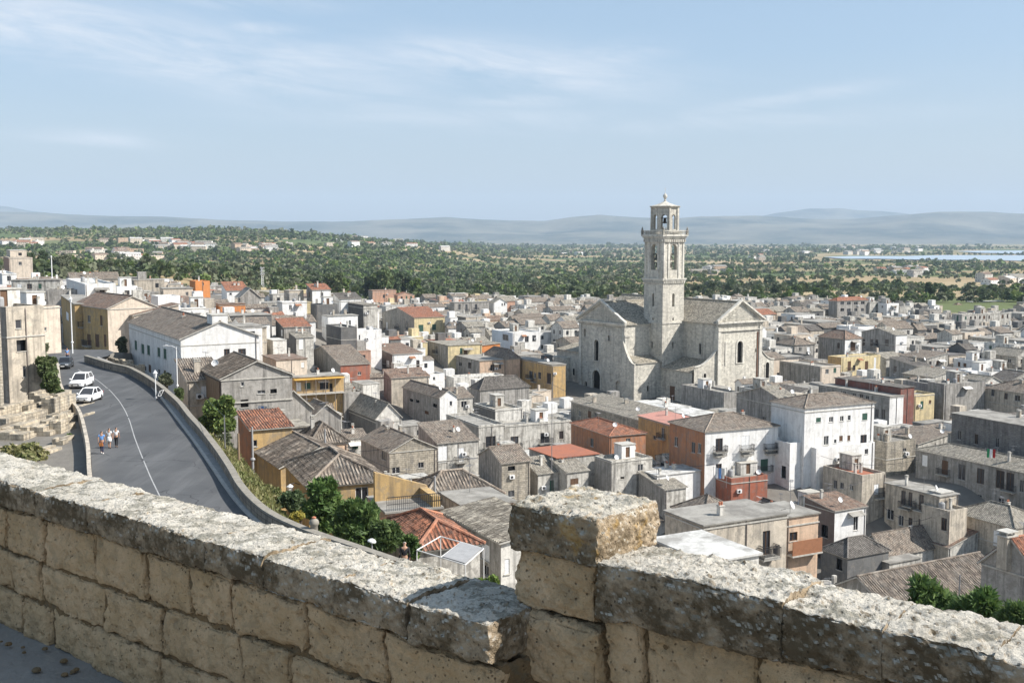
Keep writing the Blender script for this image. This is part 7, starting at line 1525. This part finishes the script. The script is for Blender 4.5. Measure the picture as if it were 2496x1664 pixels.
c = onz(172, 880, ROADZ+0.01); person('person in a light blue shirt standing at the far end of the road', c[0], c[1]-1, ROADZ+0.1, R(20), 1.78, m_blue, m_navy, m_blk, m_hair, step=0.03)
c = atY(986, 1318, 52.5); person('grey-haired person in a black jacket and blue jeans at the road parapet', c[0], c[1], c[2]-1.78, R(190), 1.78, m_blk, m_jean, m_blk, m_hairl, step=0.03, sleeves=1)
# ------------------------------------------------------------------ posts, lamps, small things by the road
def pole_thing(name, label, cat, base, H_, r_, mat, top=None, grp=None):
    t_ = thing(name, label, cat, base, 0, grp); m = MB(); m.lathe([(r_*2.4, 0), (r_*2.2, 0.1), (r_*1.2, 0.2)], (0, 0, 0), 10); m.tube([(0, 0, -1.5), (0, 0, H_*0.5), (0, 0, H_)], [r_*1.15, r_, r_*0.8], 8); m.build('pole', [mat], t_)
    if top == 'arm':
        m = MB(); m.tube([(0, 0, H_-0.1), (-0.5, 0, H_+0.15), (-1.0, 0, H_+0.18)], 0.03, 6); m.build('arm', [mat], t_); m = MB(); m.extrude([(-1.5, H_+0.12), (-1.0, H_+0.12), (-0.95, H_+0.22), (-1.2, H_+0.28), (-1.5, H_+0.2)], -0.1, 0.1, 'y'); m.build('lamp_head', [m_dish], t_)
    elif top == 'lantern':
        m = MB(); m.lathe([(0.05, H_), (0.12, H_+0.05), (0.2, H_+0.5), (0.26, H_+0.52), (0.1, H_+0.75), (0.03, H_+0.85), (0, H_+0.85)], (0, 0, 0), 6); m.build('lantern', [m_dish], t_)
    elif top == 'cap':
        T = Matrix.Translation((0, 0, H_)) @ Matrix.Rotation(R(12), 4, 'Y'); m = MB(); m.lathe([(0.02, 0.14), (0.12, 0.1), (0.22, 0.02), (0.22, -0.04), (0.02, -0.02)], (0, 0, 0), 14, 0, T); m.build('lamp_cap', [m_dish], t_)
    return t_
c = atY(432, 930, 124); tp = atY(426, 846, 124); pole_thing('street_lamp', 'white street lamp with a short arm in front of the large white gabled house', 'lamp', (c[0], c[1], c[2]-0.5), tp[2]-c[2]+0.5, 0.06, m_white, 'arm')
c = atY(176, 835, 152); tp = atY(174, 738, 152); pole_thing('street_lamp', 'tall white street lamp pole in front of the ochre street houses', 'lamp', (c[0], c[1], c[2]), tp[2]-c[2], 0.08, m_white, 'lantern')
c = atY(127, 678, 300); tp = atY(127, 630, 300); pole_thing('mast', 'pale thin mast with a dark knob rising above the roofs at the upper left', 'mast', c, tp[2]-c[2], 0.14, m_white, 'lantern')
c = onz(380, 970, ROADZ+0.15); pole_thing('street_lamp', 'low lantern lamp on the kerb with a bicycle leaning beside it', 'lamp', c, 2.0, 0.05, m_white, 'lantern')
c = atY(907, 1362, 55); tp = atY(907, 1318, 55); pole_thing('path_lamp', 'short lamp post with a white mushroom cap on the road parapet', 'lamp', c, tp[2]-c[2], 0.04, m_fgrey, 'cap')
for (px, yt, yb_, Yd, lb, mt) in ((549, 1012, 1106, 84, 'thin grey steel post in front of the round bright green tree', m_steel), (583, 1056, 1152, 82, 'thick pale wooden post on the bank, left of the ochre shack', m_wood), (616, 1040, 1120, 98, 'pale post in front of the tall narrow ochre shack', m_fgrey), (2336, 1400, 1500, 60, 'thin pole with an antenna above the oleanders', m_steel),
                              (1345, 930, 1120, 150, 'tall thin pole standing among the pale flat-roofed houses', m_steel), (793, 1046, 1110, 105, 'thick grey post in front of the peach house roof', m_fgrey), (1060, 1160, 1220, 84, 'grey post at the corner of the white-banded tiled house', m_fgrey)):
    c = atY(px, yb_, Yd); tp = atY(px, yt, Yd); pole_thing('post', lb, 'post', c, tp[2]-c[2], 0.05 if mt is m_steel else 0.10, mt)
c = atY(771, 1330, 57.2); t_ = thing('bollard', 'rounded pinkish stone bollard standing against the road parapet', 'bollard', (c[0]-0.1, c[1], ROADZ+0.1)); m = MB(); m.lathe([(0.24, 0), (0.25, 0.1), (0.2, 0.15), (0.2, 0.95), (0.25, 1.0), (0.27, 1.12), (0.22, 1.25), (0.1, 1.33), (0, 1.35)], (0, 0, 0), 16); m.build('shaft', [m_cop], t_, smooth=True)
m = MB(); m.lathe([(0.1, 1.32), (0.12, 1.4), (0.0, 1.46)], (0, 0, 0), 12); m.build('knob', [m_terra], t_)
c = atY(672, 1265, 62); t_ = thing('notice_plate', 'small white notice plate with dark marks fixed on the parapet end', 'sign', (c[0]-0.12, c[1]-0.1, c[2])); m = MB(); m.box(-0.2, -0.02, -0.3, 0.2, 0.0, 0.3); m.build('plate', [m_white], t_)
m = MB()
for k in range(3): m.box(-0.12+0.02*k, -0.025, 0.12-0.11*k, 0.12-0.03*k, -0.021, 0.17-0.11*k)
m.build('marks', [m_trim], t_)
# bicycle
c = onz(384, 972, ROADZ+0.15); t_ = thing('bicycle', 'white bicycle leaning against the low lantern lamp on the kerb', 'bicycle', (c[0]+0.35, c[1]+0.1, c[2]), R(70))
for x in (-0.52, 0.52):
    m = MB(); m.tube([(x+0.33*math.cos(a*PI/10), 0, 0.34+0.33*math.sin(a*PI/10)) for a in range(21)], 0.02, 5); 
    for a in range(6): m.tube([(x, 0, 0.34), (x+0.32*math.cos(a*PI/3), 0, 0.34+0.32*math.sin(a*PI/3))], 0.004, 3)
    m.build('wheel', [m_tyre], t_)
m = MB(); BB, ST, HT = (-0.05, 0, 0.3), (-0.18, 0, 0.82), (0.38, 0, 0.85)
for a, b in ((BB, ST), (ST, HT), (HT, BB), (BB, (-0.52, 0, 0.34)), (ST, (-0.52, 0, 0.34)), (HT, (0.52, 0, 0.34))): m.tube([a, b], 0.018, 6)
m.build('frame', [m_white], t_); m = MB(); m.tube([(0.36, 0, 0.85), (0.35, 0, 1.0)], 0.015, 5); m.tube([(0.28, -0.25, 1.02), (0.38, 0, 1.0), (0.28, 0.25, 1.02)], 0.014, 5); m.build('handlebar', [m_trim], t_); m = MB(); m.extrude([(-0.32, 0.88), (-0.06, 0.89), (-0.1, 0.93), (-0.32, 0.94)], -0.06, 0.06, 'y'); m.build('saddle', [m_trim], t_)
# radio mast
c = atY(640, 712, 560); tp = atY(640, 652, 560); H_ = tp[2]-gz(c[0], 560); t_ = thing('radio_mast', 'white lattice radio mast rising out of the trees behind the town', 'mast', (c[0], 560, gz(c[0], 560))); m = MB()
for k in range(3):
    a = 2*PI*k/3; m.tube([(0.9*math.cos(a), 0.9*math.sin(a), 0), (0.35*math.cos(a), 0.35*math.sin(a), H_)], 0.09, 5)
    for j in range(12):
        f0, f1 = j/12, (j+1)/12; a2 = a+2*PI/3; r0, r1 = 0.9-0.55*f0, 0.9-0.55*f1; m.tube([(r0*math.cos(a), r0*math.sin(a), H_*f0), (r1*math.cos(a2), r1*math.sin(a2), H_*f1)], 0.05, 4)
m.build('lattice', [m_white], t_)
m = MB()
for z_ in (0.98, 0.85, 0.74):
    for a in (0.3, 2.4, 4.4): m.lathe([(0.0, -0.1), (0.55, 0), (0.6, 0.2), (0.0, 0.3)], (0, 0, 0), 10, 0, Matrix.Translation((0.8*math.cos(a), 0.8*math.sin(a), H_*z_)) @ Matrix.Rotation(a, 4, 'Z') @ Matrix.Rotation(R(90), 4, 'Y'))
m.build('dish_cluster', [m_dish], t_)
# white canopy frame and canopy by the red pantiled roof
c = atY(1016, 1340, 60.5); t_ = thing('canopy_frame', 'white metal canopy frame with torn sheeting beside the red pantiled roof', 'canopy', (c[0], c[1], c[2]), R(-20)); m = MB(); Q = [(0, 0, 0), (3.2, -0.6, -0.35), (3.3, 1.9, -0.1), (0.4, 2.4, 0.2)]
for i in range(4): m.tube([Q[i], Q[(i+1) % 4]], 0.035, 6); m.tube([Q[i], (Q[i][0], Q[i][1], -4.5)], 0.03, 6)
m.tube([(1.6, -0.3, -0.18), (1.8, 2.1, 0.05)], 0.04, 6); m.build('frame', [m_frame], t_)
m = MB(); m.poly([(1.7, -0.3, -0.1), (3.15, -0.5, -0.28), (3.25, 1.8, -0.02), (1.85, 2.0, 0.12)]); m.poly([(1.7, -0.3, -0.16), (1.85, 2.0, 0.06), (3.25, 1.8, -0.08), (3.15, -0.5, -0.34)]); m.build('sheet', [m_fgrey], t_)
# ------------------------------------------------------------------ left side of the road: low wall and stepped ruins
t_ = thing('roadside_wall', 'low pale wall along the left edge of the road', 'wall', (0, 0, 0)); m = MB(); LLn = [(q[0]-0.35, q[1]) for q in lr if 66 < q[1] < 140]
for i in range(len(LLn)-1):
    a, b = LLn[i], LLn[i+1]; zt = ROADZ+0.8; w_ = 0.3
    m.poly([(b[0], b[1], ROADZ-0.5), (a[0], a[1], ROADZ-0.5), (a[0], a[1], zt), (b[0], b[1], zt)]); m.poly([(a[0], a[1], zt), (a[0]-w_, a[1], zt), (b[0]-w_, b[1], zt), (b[0], b[1], zt)]); m.poly([(a[0]-w_, a[1], -20), (b[0]-w_, b[1], -20), (b[0]-w_, b[1], zt), (a[0]-w_, a[1], zt)])
a = LLn[-1]; m.poly([(a[0], a[1], -18), (a[0]-0.34, a[1], -18), (a[0]-0.34, a[1], ROADZ+0.95), (a[0], a[1], ROADZ+0.95)]); m.build('wall', [WALL['c']], t_)
m_ruin = plaster('ruin_stone', (0.50, 0.43, 0.325), 0.9, stone=0.8)
RU = [(-60, 20, 1010, 93, 7, 'lowest long stepped stone wall at the left edge, below the old stone house'), (15, 72, 985, 98, 5, 'stepped stone wall block under the old stone house'), (70, 112, 958, 104, 5, 'sunlit stone wall block at the foot of the old grey-beige house'), (100, 134, 966, 99, 4, 'second sunlit stone block, right of the sunlit wall block'),
      (112, 137, 1010, 94, 4, 'short stone wall stub above the walled gap'), (-60, 60, 1052, 88, 5, 'wide rubble stone wall directly above the foreground parapet on the left'), (58, 122, 1040, 90, 5, 'rubble stone wall right of the wide rubble wall'), (120, 148, 1026, 91, 3, 'tall narrow stone pillar left of the walled gap'), (126, 153, 1068, 86, 3, 'lower narrow stone pillar at the walled gap'),
      (-60, 110, 1092, 82, 3, 'long low rubble wall just above the foreground parapet at the far left'), (150, 176, 1096, 84, 2.5, 'low rubble wall at the foot of the narrow stone pillars'), (140, 184, 995, 104, 4, 'grey stone wall with a small arch left of the hatchback'), (184, 205, 1010, 99, 2.2, 'pale stone pier at the end of the roadside wall'), (178, 196, 1060, 90, 2.0, 'brown wooden-edged wall panel right of the walled gap')]
for k, (x0, x1, yt, Yd, dp, lb) in enumerate(RU):
    A = atY(x0, yt, Yd); B = atY(x1, yt, Yd); t_ = thing('stone_wall', lb, 'wall', (A[0], A[1], A[2]), R(-8+(k*37 % 9))); rs_ = np.random.RandomState(90+k); L = B[0]-A[0]; m = MB(); n_ = max(3, int(L/0.5))
    for j in range(n_):
        zt = rs_.uniform(-0.45, 0.10); m.box(L*j/n_, 0, -9, L*(j+1)/n_, dp*0.35, zt, 0); m.box(L*j/n_, dp*0.35+0.001, -9, L*(j+1)/n_, dp, zt+rs_.uniform(-0.9, 0.3), 0)
    m.build('masonry', [m_ruin if k != 13 else m_wood], t_)
for (xa, xb, yt, Yd, lb) in ((262, 318, 872, 152, 'low stone yard wall left of the large white gabled house'), (300, 345, 884, 149, 'second low yard wall behind the bend of the parapet')):
    A = atY(xa, yt, Yd); B = atY(xb, yt+8, Yd-3); t_ = thing('stone_wall', lb, 'wall', A, math.atan2(B[1]-A[1], B[0]-A[0])); L = math.hypot(B[0]-A[0], B[1]-A[1]); m = MB(); n_ = 6
    for j in range(n_): m.box(L*j/n_, 0, -7, L*(j+1)/n_, 0.5, random.uniform(-0.25, 0.1), 0)
    m.build('masonry', [m_ruin], t_)
# cables strung between the houses
cables = [(1345, 935, 150, 1560, 1000, 160), (1345, 945, 150, 1100, 1010, 150), (700, 1060, 105, 950, 1090, 100), (793, 1050, 105, 1060, 1165, 85), (1900, 1190, 115, 2110, 1170, 125), (2000, 1110, 150, 2240, 1120, 118), (2150, 1230, 110, 2270, 1260, 100), (549, 1015, 84, 432, 850, 124), (1560, 1100, 130, 1740, 1130, 125), (1720, 1200, 110, 1915, 1240, 104)]
for k, (xa, ya, Ya, xb, yb_, Yb) in enumerate(cables):
    A, B = Vector(atY(xa, ya, Ya)), Vector(atY(xb, yb_, Yb)); pts = [tuple(A.lerp(B, f/10)-Vector((0, 0, 4*(f/10)*(1-f/10)*0.9))) for f in range(11)]; m = MB(); m.tube(pts, 0.022, 4)
    tag(m.build('cable', [m_iron]), ('thin black cable from the tall thin pole to the terracotta house', 'thin black cable from the tall thin pole towards the parapet house', 'thin cable over the peach house roof', 'thin cable from the thick grey post to the grey corner post', 'thin cable above the beige house with loose red roof sheets', 'thin cable from the tall white house to the long grey building', 'thin cable between the beige balcony house and the narrow beige tower house', 'thin cable along the road from the steel post to the white street lamp', 'thin cable from the grey cube house to the red-walled terrace', 'thin cable above the beige slab-roofed house')[k], 'cable', 'black cables strung between the houses')
# washing and awnings between houses
rnd = random.Random(9)
for (px, py, Yd, L, lb) in ((2416, 1102, 150, 1.5, 'clothes line with a green, white and red cloth in front of the dark stone building'), (640, 1000, 112, 1.6, 'clothes line on the roof left of the red-gabled house'), (1755, 1150, 125, 1.5, 'clothes line on the terrace below the white balcony house')):
    c = atY(px, py, Yd); t_ = thing('clothes_line', lb, 'clothes line', c, R(-25)); m = MB(); m.tube([(-L/2, 0, -1.8), (-L/2, 0, 0.6)], 0.03, 5); m.tube([(L/2, 0, -1.8), (L/2, 0, 0.6)], 0.03, 5); m.tube([(-L/2, 0, 0.55), (0, 0, 0.45), (L/2, 0, 0.55)], 0.01, 4); m.build('line', [m_steel], t_)
    cols = (plain('cloth_green', (0.03, 0.25, 0.1)), m_wht, m_tail) if Yd == 150 else (m_wht, m_blue, m_cloth)
    for k, mt in enumerate(cols):
        m = MB(); x0 = -L*0.36+k*L*0.25; n_ = 5
        for j in range(n_): m.poly([(x0+L*0.22*j/n_, 0.04*math.sin(j*1.7), -0.75), (x0+L*0.22*(j+1)/n_, 0.04*math.sin((j+1)*1.7), -0.75), (x0+L*0.22*(j+1)/n_, 0, 0.46), (x0+L*0.22*j/n_, 0, 0.46)])
        m.build('cloth', [mt], t_)
# ------------------------------------------------------------------ the terrace and the stone parapet in the foreground
WA = R(-50.5); tdir = np.array([math.sin(WA), math.cos(WA), 0.0]); ndir = np.array([-math.sin(WA+PI/2)*-1, 0, 0]); ndir = np.array([math.cos(WA), -math.sin(WA), 0.0])   # t along the wall to the left, n away from the camera
def toW(P): P = np.asarray(P, float); return P[:, 0:1]*tdir+P[:, 1:2]*ndir+P[:, 2:3]*np.array([0, 0, 1.0])
def stone(out, t0, t1, n0, n1, z0, z1, res=0.011, amp=0.012, r_=0.02, seed=0.0, faces='ftlrb', tilt=0.0, chip=0.02, mat=0, mats=None, pit=0.006, warp=0.0, open_t=False):
    lo, hi = np.array([t0, n0, z0]), np.array([t1, n1, z1]); rr_ = min(r_, (hi-lo).min()*0.45); il, ih = lo+rr_, hi-rr_
    if open_t: il[0], ih[0] = lo[0], hi[0]
    FD = {'f': (0, 2, 1, n0), 'k': (0, 2, 1, n1), 't': (0, 1, 2, z1), 'u': (0, 1, 2, z0), 'l': (1, 2, 0, t1), 'r': (1, 2, 0, t0)}
    for fc in faces:
        if fc == 'b': continue
        a, b, c, val = FD[fc]; na = max(3, int((hi[a]-lo[a])/res)); nb = max(3, int((hi[b]-lo[b])/res)); A, B = np.meshgrid(np.linspace(lo[a], hi[a], na+1), np.linspace(lo[b], hi[b], nb+1), indexing='ij')
        P = np.zeros((A.size, 3)); P[:, a] = A.ravel(); P[:, b] = B.ravel(); P[:, c] = val
        Q = np.clip(P, il, ih); d = P-Q; dn = np.linalg.norm(d, axis=1)[:, None]+1e-9; d = d/dn; P2 = Q+d*rr_
        s_ = np.array([seed*3.1, seed*1.7, seed*0.9]); edge = np.clip(1-np.abs(np.minimum((P-lo), (hi-P))).copy(), 0, 1)
        mm = np.minimum(P-lo, hi-P)
        if open_t: mm[:, 0] = 9.0
        mind = np.sort(mm, axis=1)[:, 1]; ed = np.clip(1-mind/0.05, 0, 1)
        h = amp*fbm(P2*5+s_, 4, 0.6)+amp*1.0*fbm(P2*np.array([16, 26, 26])+s_, 3, 0.65)+amp*0.6*fbm(P2*60+s_, 2, 0.7)
        pt = vnoise(P2*34+s_*2); h = h-pit*np.clip((pt-0.72)/0.12, 0, 1)*(1+vnoise(P2*9+s_))
        h = h-chip*ed*np.clip(vnoise(P2*13+s_+40)*1.5-0.35, 0, 1)-0.003*ed
        P3 = P2+d*h[:, None]; P3[:, 2] += tilt*(P3[:, 0]-(t0+t1)/2)+warp*fbm(P3*np.array([1.6, 0.5, 1.9])+3, 3); P3[:, 0] += warp*1.3*fbm(P3*np.array([1.9, 0.5, 2.6])+31, 3)
        W_ = toW(P3); base = out['n']; out['V'].append(W_); i, j = np.meshgrid(np.arange(na), np.arange(nb), indexing='ij'); q = (i*(nb+1)+j).ravel()+base
        out['F'].append(np.stack([q, q+nb+1, q+nb+2, q+1], 1)); out['M'].append(np.full(len(q), mat)); out['n'] += len(P)
def newout(): return {'V': [], 'F': [], 'M': [], 'n': 0}
def finish(out, name, mats, parent):
    V = np.concatenate(out['V']); Fq = np.concatenate(out['F']).astype(np.int32); me = D.meshes.new(name); me.vertices.add(len(V)); me.vertices.foreach_set('co', V.astype(np.float32).ravel())
    me.loops.add(Fq.size); me.loops.foreach_set('vertex_index', Fq.ravel()); me.polygons.add(len(Fq)); me.polygons.foreach_set('loop_start', np.arange(0, Fq.size, 4, dtype=np.int32)); me.polygons.foreach_set('loop_total', np.full(len(Fq), 4, dtype=np.int32))
    me.polygons.foreach_set('use_smooth', np.ones(len(Fq), bool)); me.polygons.foreach_set('material_index', np.concatenate(out['M']).astype(np.int32))
    for m in mats: me.materials.append(m)
    me.update(calc_edges=True); print(name, len(V)); return obj(name, me, parent)
def fgmat(name, a, b, lich, crust, ochre=0.0):
    """weathered travertine: porous cream stone, grey and black lichen, dark crust on the upright faces of the coping, the brown of their shade painted in"""
    m, t, p = new_mat(name, 0.95, 0.08); co, oi = objco(t, False)
    n1 = noise(t, co, 4.0, 9.0, 0.65); n2 = noise(t, co, 17.0, 9.0, 0.7); n3 = noise(t, co, 60.0, 6.0, 0.7); n0 = noise(t, co, 1.5, 6.0, 0.65); nl = noise(t, co, 6.5, 10.0, 0.72, (0.8, 1.6, 1.2), 0.8)
    c = t.mix(t.ramp(n1, [(0.30, 0.0), (0.70, 1.0)]), a, b)
    c = t.mix(t.math('MULTIPLY', t.ramp(n0, [(0.42, 0.0), (0.62, 1.0)]), 0.35), c, tuple(x*0.66 for x in a))
    c = t.mix(t.math('MULTIPLY', t.ramp(nl, [(0.505, 0.0), (0.565, 1.0)]), lich), c, (0.15, 0.145, 0.11)); c = t.mix(t.math('MULTIPLY', t.ramp(n2, [(0.52, 0.0), (0.66, 1.0)]), lich*0.6), c, (0.17, 0.165, 0.14)); c = t.mix(t.math('MULTIPLY', t.ramp(n3, [(0.54, 0.0), (0.68, 1.0)]), lich*0.9), c, (0.07, 0.065, 0.055))
    if crust > 0:
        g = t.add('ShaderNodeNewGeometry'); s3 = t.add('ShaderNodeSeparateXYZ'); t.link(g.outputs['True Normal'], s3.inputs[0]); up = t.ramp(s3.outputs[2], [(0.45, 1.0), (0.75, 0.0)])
        mk = t.math('MULTIPLY', up, t.ramp(t.math('ADD', t.math('MULTIPLY', n1, 0.6), t.math('MULTIPLY', n2, 0.4)), [(0.44, 1.0), (0.56, 0.12)])); c = t.mix(t.math('MULTIPLY', up, 0.75), c, (0.50, 0.37, 0.23)); c = t.mix(t.math('MULTIPLY', mk, crust), c, (0.11, 0.083, 0.05))  # crust, plus a brown tint that puts warm shade into the upright faces
    if ochre > 0: c = t.mix(t.math('MULTIPLY', t.ramp(noise(t, co, 7.0, 6.0, 0.7), [(0.56, 0.0), (0.64, 1.0)]), ochre), c, (0.50, 0.30, 0.07))
    vo = t.add('ShaderNodeTexVoronoi', i_Scale=38.0); t.link(co, vo.inputs['Vector']); pk = t.math('MULTIPLY', t.ramp(vo.outputs[0], [(0.10, 1.0), (0.22, 0.0)]), t.ramp(n2, [(0.45, 0.0), (0.55, 1.0)])); c = t.mix(t.math('MULTIPLY', pk, 0.45), c, (0.05, 0.042, 0.032))
    t.link(c, p.inputs['Base Color']); h = t.math('ADD', t.math('MULTIPLY', n2, 0.6), t.math('ADD', n3, t.math('MULTIPLY', pk, -1.2))); bump(t, p, h, 1.0, 0.022); return m
m_cope = fgmat('travertine_coping', (0.58, 0.53, 0.44), (0.72, 0.68, 0.60), 0.62, 0.90); m_pier = fgmat('travertine_pier', (0.57, 0.52, 0.42), (0.71, 0.665, 0.58), 0.5, 0.85, 0.5)
m_blockf = fgmat('travertine_blocks', (0.56, 0.39, 0.215), (0.76, 0.55, 0.34), 0.22, 0.0); m_mort = fgmat('earth_mortar', (0.20, 0.135, 0.07), (0.32, 0.22, 0.12), 0.4, 0.0)
HL, HR, HP = -1.50, -1.254, -1.08
NL0, NL1 = 3.16, 3.59; NRr0, NRr1 = 3.43, 3.77; TP0, TP1, NP0, NP1 = 2.38, 2.83, 3.43, 3.86
par = thing('stone_parapet', 'rough weathered travertine parapet wall crossing the foreground with a square pier', 'wall', (0, 0, 0))
rs = np.random.RandomState(12)
cuts = [2.72, 3.18, 3.62, 4.14, 4.6, 5.2, 5.72, 6.3, 6.9, 7.6, 8.4, 9.3]
for i in range(len(cuts)-1):
    o = newout(); dz = rs.uniform(-0.006, 0.006) if i else 0.0; rsz = 0.0075 if i < 3 else (0.0095 if i < 6 else 0.014)
    j0 = NL0+rs.uniform(-0.008, 0.008); stone(o, cuts[i]+0.001, cuts[i+1]-0.001, j0, NL1+rs.uniform(-0.02, 0.02), HL-0.175+dz, HL+dz, rsz, 0.014, 0.012, i+1.0, 'ftrlku', rs.uniform(-0.004, 0.004), 0.022, 0, pit=0.004, warp=0.022, open_t=i > 0); finish(o, 'coping_stone', [m_cope], par)
cuts = [2.38, 1.62, 1.27, 0.93, 0.5, -0.1, -0.9]
for i in range(len(cuts)-1):
    o = newout(); dz = rs.uniform(-0.012, 0.012); stone(o, cuts[i+1]+0.001, cuts[i]-0.001, NRr0-0.02+rs.uniform(-0.012, 0.012), NRr1+rs.uniform(-0.02, 0.02), HR-0.19+dz-(0.04 if i == 0 else 0), HR+dz, 0.0075, 0.016, 0.013, 31+i, 'ftrlku', rs.uniform(-0.005, 0.005), 0.022, 0, pit=0.004, warp=0.022, open_t=True); finish(o, 'coping_stone', [m_cope], par)
o = newout(); stone(o, TP0, TP1, NP0-0.025, NP1, HR-0.03, HP, 0.0065, 0.016, 0.013, 77, 'ftrlku', 0.0, 0.02, 0); finish(o, 'pier_cap', [m_pier], par)
o = newout(); stone(o, TP0+0.03, TP1-0.015, NP0+0.0, NP1-0.03, -1.52, HR-0.012, 0.008, 0.015, 0.01, 79, 'frlk', 0.0, 0.03, 0); stone(o, TP0+0.0, TP1+0.02, NP0-0.03, NP1, -1.83, -1.525, 0.009, 0.016, 0.025, 80, 'ftrl', 0.0, 0.03, 0); stone(o, TP0-0.02, TP1+0.02, NP0-0.035, NP1, -2.5, -1.835, 0.011, 0.016, 0.025, 81, 'ftrl', 0.0, 0.03, 0); finish(o, 'pier_block', [m_blockf], par)
def wallface(ta, tb, nf, nb_, ztop, zbot, hs, seed, name, res):
    r2 = np.random.RandomState(seed); o = newout(); z = ztop; k = 0
    for h in hs:
        t_ = ta-r2.uniform(0, 0.25)
        while t_ < tb:
            L = r2.uniform(0.34, 0.74); a, b = max(t_, ta), min(t_+L, tb)
            if b-a > 0.08: stone(o, a+0.002, b-0.002, nf+r2.uniform(-0.012, 0.010), nf+0.12, z-h+0.002, z-0.001, res, 0.013, 0.017, seed+k*1.3, 'ftrl', r2.uniform(-0.02, 0.02), 0.028, 0, pit=0.010, warp=0.05); k += 1
            t_ += L
        z -= h
    finish(o, name, [m_blockf], par)
    o = newout(); stone(o, ta, tb, nf+0.030, nb_, zbot, ztop+0.004, 0.02, 0.010, 0.01, seed+9, 'fkrl', warp=0.05); finish(o, 'mortar_core', [m_mort], par)
wallface(2.72, 9.3, NL0+0.035, NL1-0.04, HL-0.178, -2.5, (0.275, 0.265, 0.29), 5, 'wall_blocks', 0.0115)
wallface(-0.9, 2.36, NRr0+0.01, NRr1-0.04, HR-0.20, -2.5, (0.29, 0.28, 0.30, 0.2), 8, 'wall_blocks', 0.0105)
# terrace the photographer stands on, rampart below it
m_terr, t, p = new_mat('terrace_floor', 0.95, 0.08); co, _ = objco(t, False); c = t.mix(noise(t, co, 3.0, 9.0, 0.7), (0.17, 0.16, 0.145), (0.30, 0.285, 0.26)); c = t.mix(t.math('MULTIPLY', t.ramp(noise(t, co, 14.0, 6.0, 0.7), [(0.55, 0.0), (0.65, 1.0)]), 0.5), c, (0.30, 0.28, 0.24)); t.link(c, p.inputs['Base Color']); bump(t, p, noise(t, co, 20.0, 6.0), 0.7, 0.02)
n_ = 160; tt_, nn_ = np.meshgrid(np.linspace(-2.0, 9.6, n_*2), np.linspace(-6.0, 3.32, n_), indexing='ij'); P = np.stack([tt_.ravel(), nn_.ravel(), np.zeros(tt_.size)], 1); P[:, 2] = -2.47+0.012*fbm(P*3.0, 3)+0.012*fbm(P*14.0, 2)
tag(obj('terrace_floor', grid_mesh('terrace_floor', toW(P), n_*2, n_, [m_terr])), kind='structure')
mb = MB(); q = toW([(-2.2, 3.30, -2.5), (9.8, 3.30, -2.5), (9.8, 3.95, -2.5), (-2.2, 3.95, -2.5), (-2.2, -6.2, -2.5), (9.8, -6.2, -2.5)])
def dn(p_, z): return (p_[0], p_[1], z)
mb.poly([dn(q[3], -34), dn(q[2], -34), dn(q[2], -2.49), dn(q[3], -2.49)]); mb.poly([dn(q[0], -2.5), dn(q[3], -2.5), dn(q[2], -2.5), dn(q[1], -2.5)]); mb.poly([dn(q[2], -34), dn(q[5], -34), dn(q[5], -2.5), dn(q[2], -2.5)]); mb.poly([dn(q[4], -34), dn(q[3], -34), dn(q[3], -2.5), dn(q[4], -2.5)])
mb.build('rampart', [m_ruin], par)
peb = MB(); rp_ = random.Random(5)
for k in range(60):
    tt = rp_.uniform(4.2, 8.5); nn = 3.15-abs(rp_.gauss(0, 0.35)); r_ = rp_.uniform(0.008, 0.028); w_ = toW([(tt, nn, -2.46+r_*0.3)])[0]
    peb.lathe([(0.0, -r_*0.5), (r_*0.9, -r_*0.2), (r_, 0.05*r_), (r_*0.7, r_*0.45), (0, r_*0.55)], tuple(w_), 7)
tag(peb.build('pebbles', [m_mort]), 'loose pebbles and chips on the terrace at the foot of the parapet', 'pebbles', None, 'stuff')

# ------------------------------------------------------------------ the air
m_haze = D.materials.new('haze'); m_haze.use_nodes = True; t = NT(m_haze.node_tree); t.n.clear(); oo = t.add('ShaderNodeOutputMaterial'); pv_ = t.add('ShaderNodeVolumePrincipled'); pv_.inputs['Density'].default_value = 0.000062; pv_.inputs['Color'].default_value = (0.66, 0.82, 1.0, 1); pv_.inputs['Anisotropy'].default_value = 0.0; t.link(pv_.outputs[0], oo.inputs['Volume'])
mb = MB(); mb.box(-19500, -300, -75, 19500, 23500, 860); tag(mb.build('haze', [m_haze]), 'pale blue summer haze over the plain', 'haze', None, 'stuff')
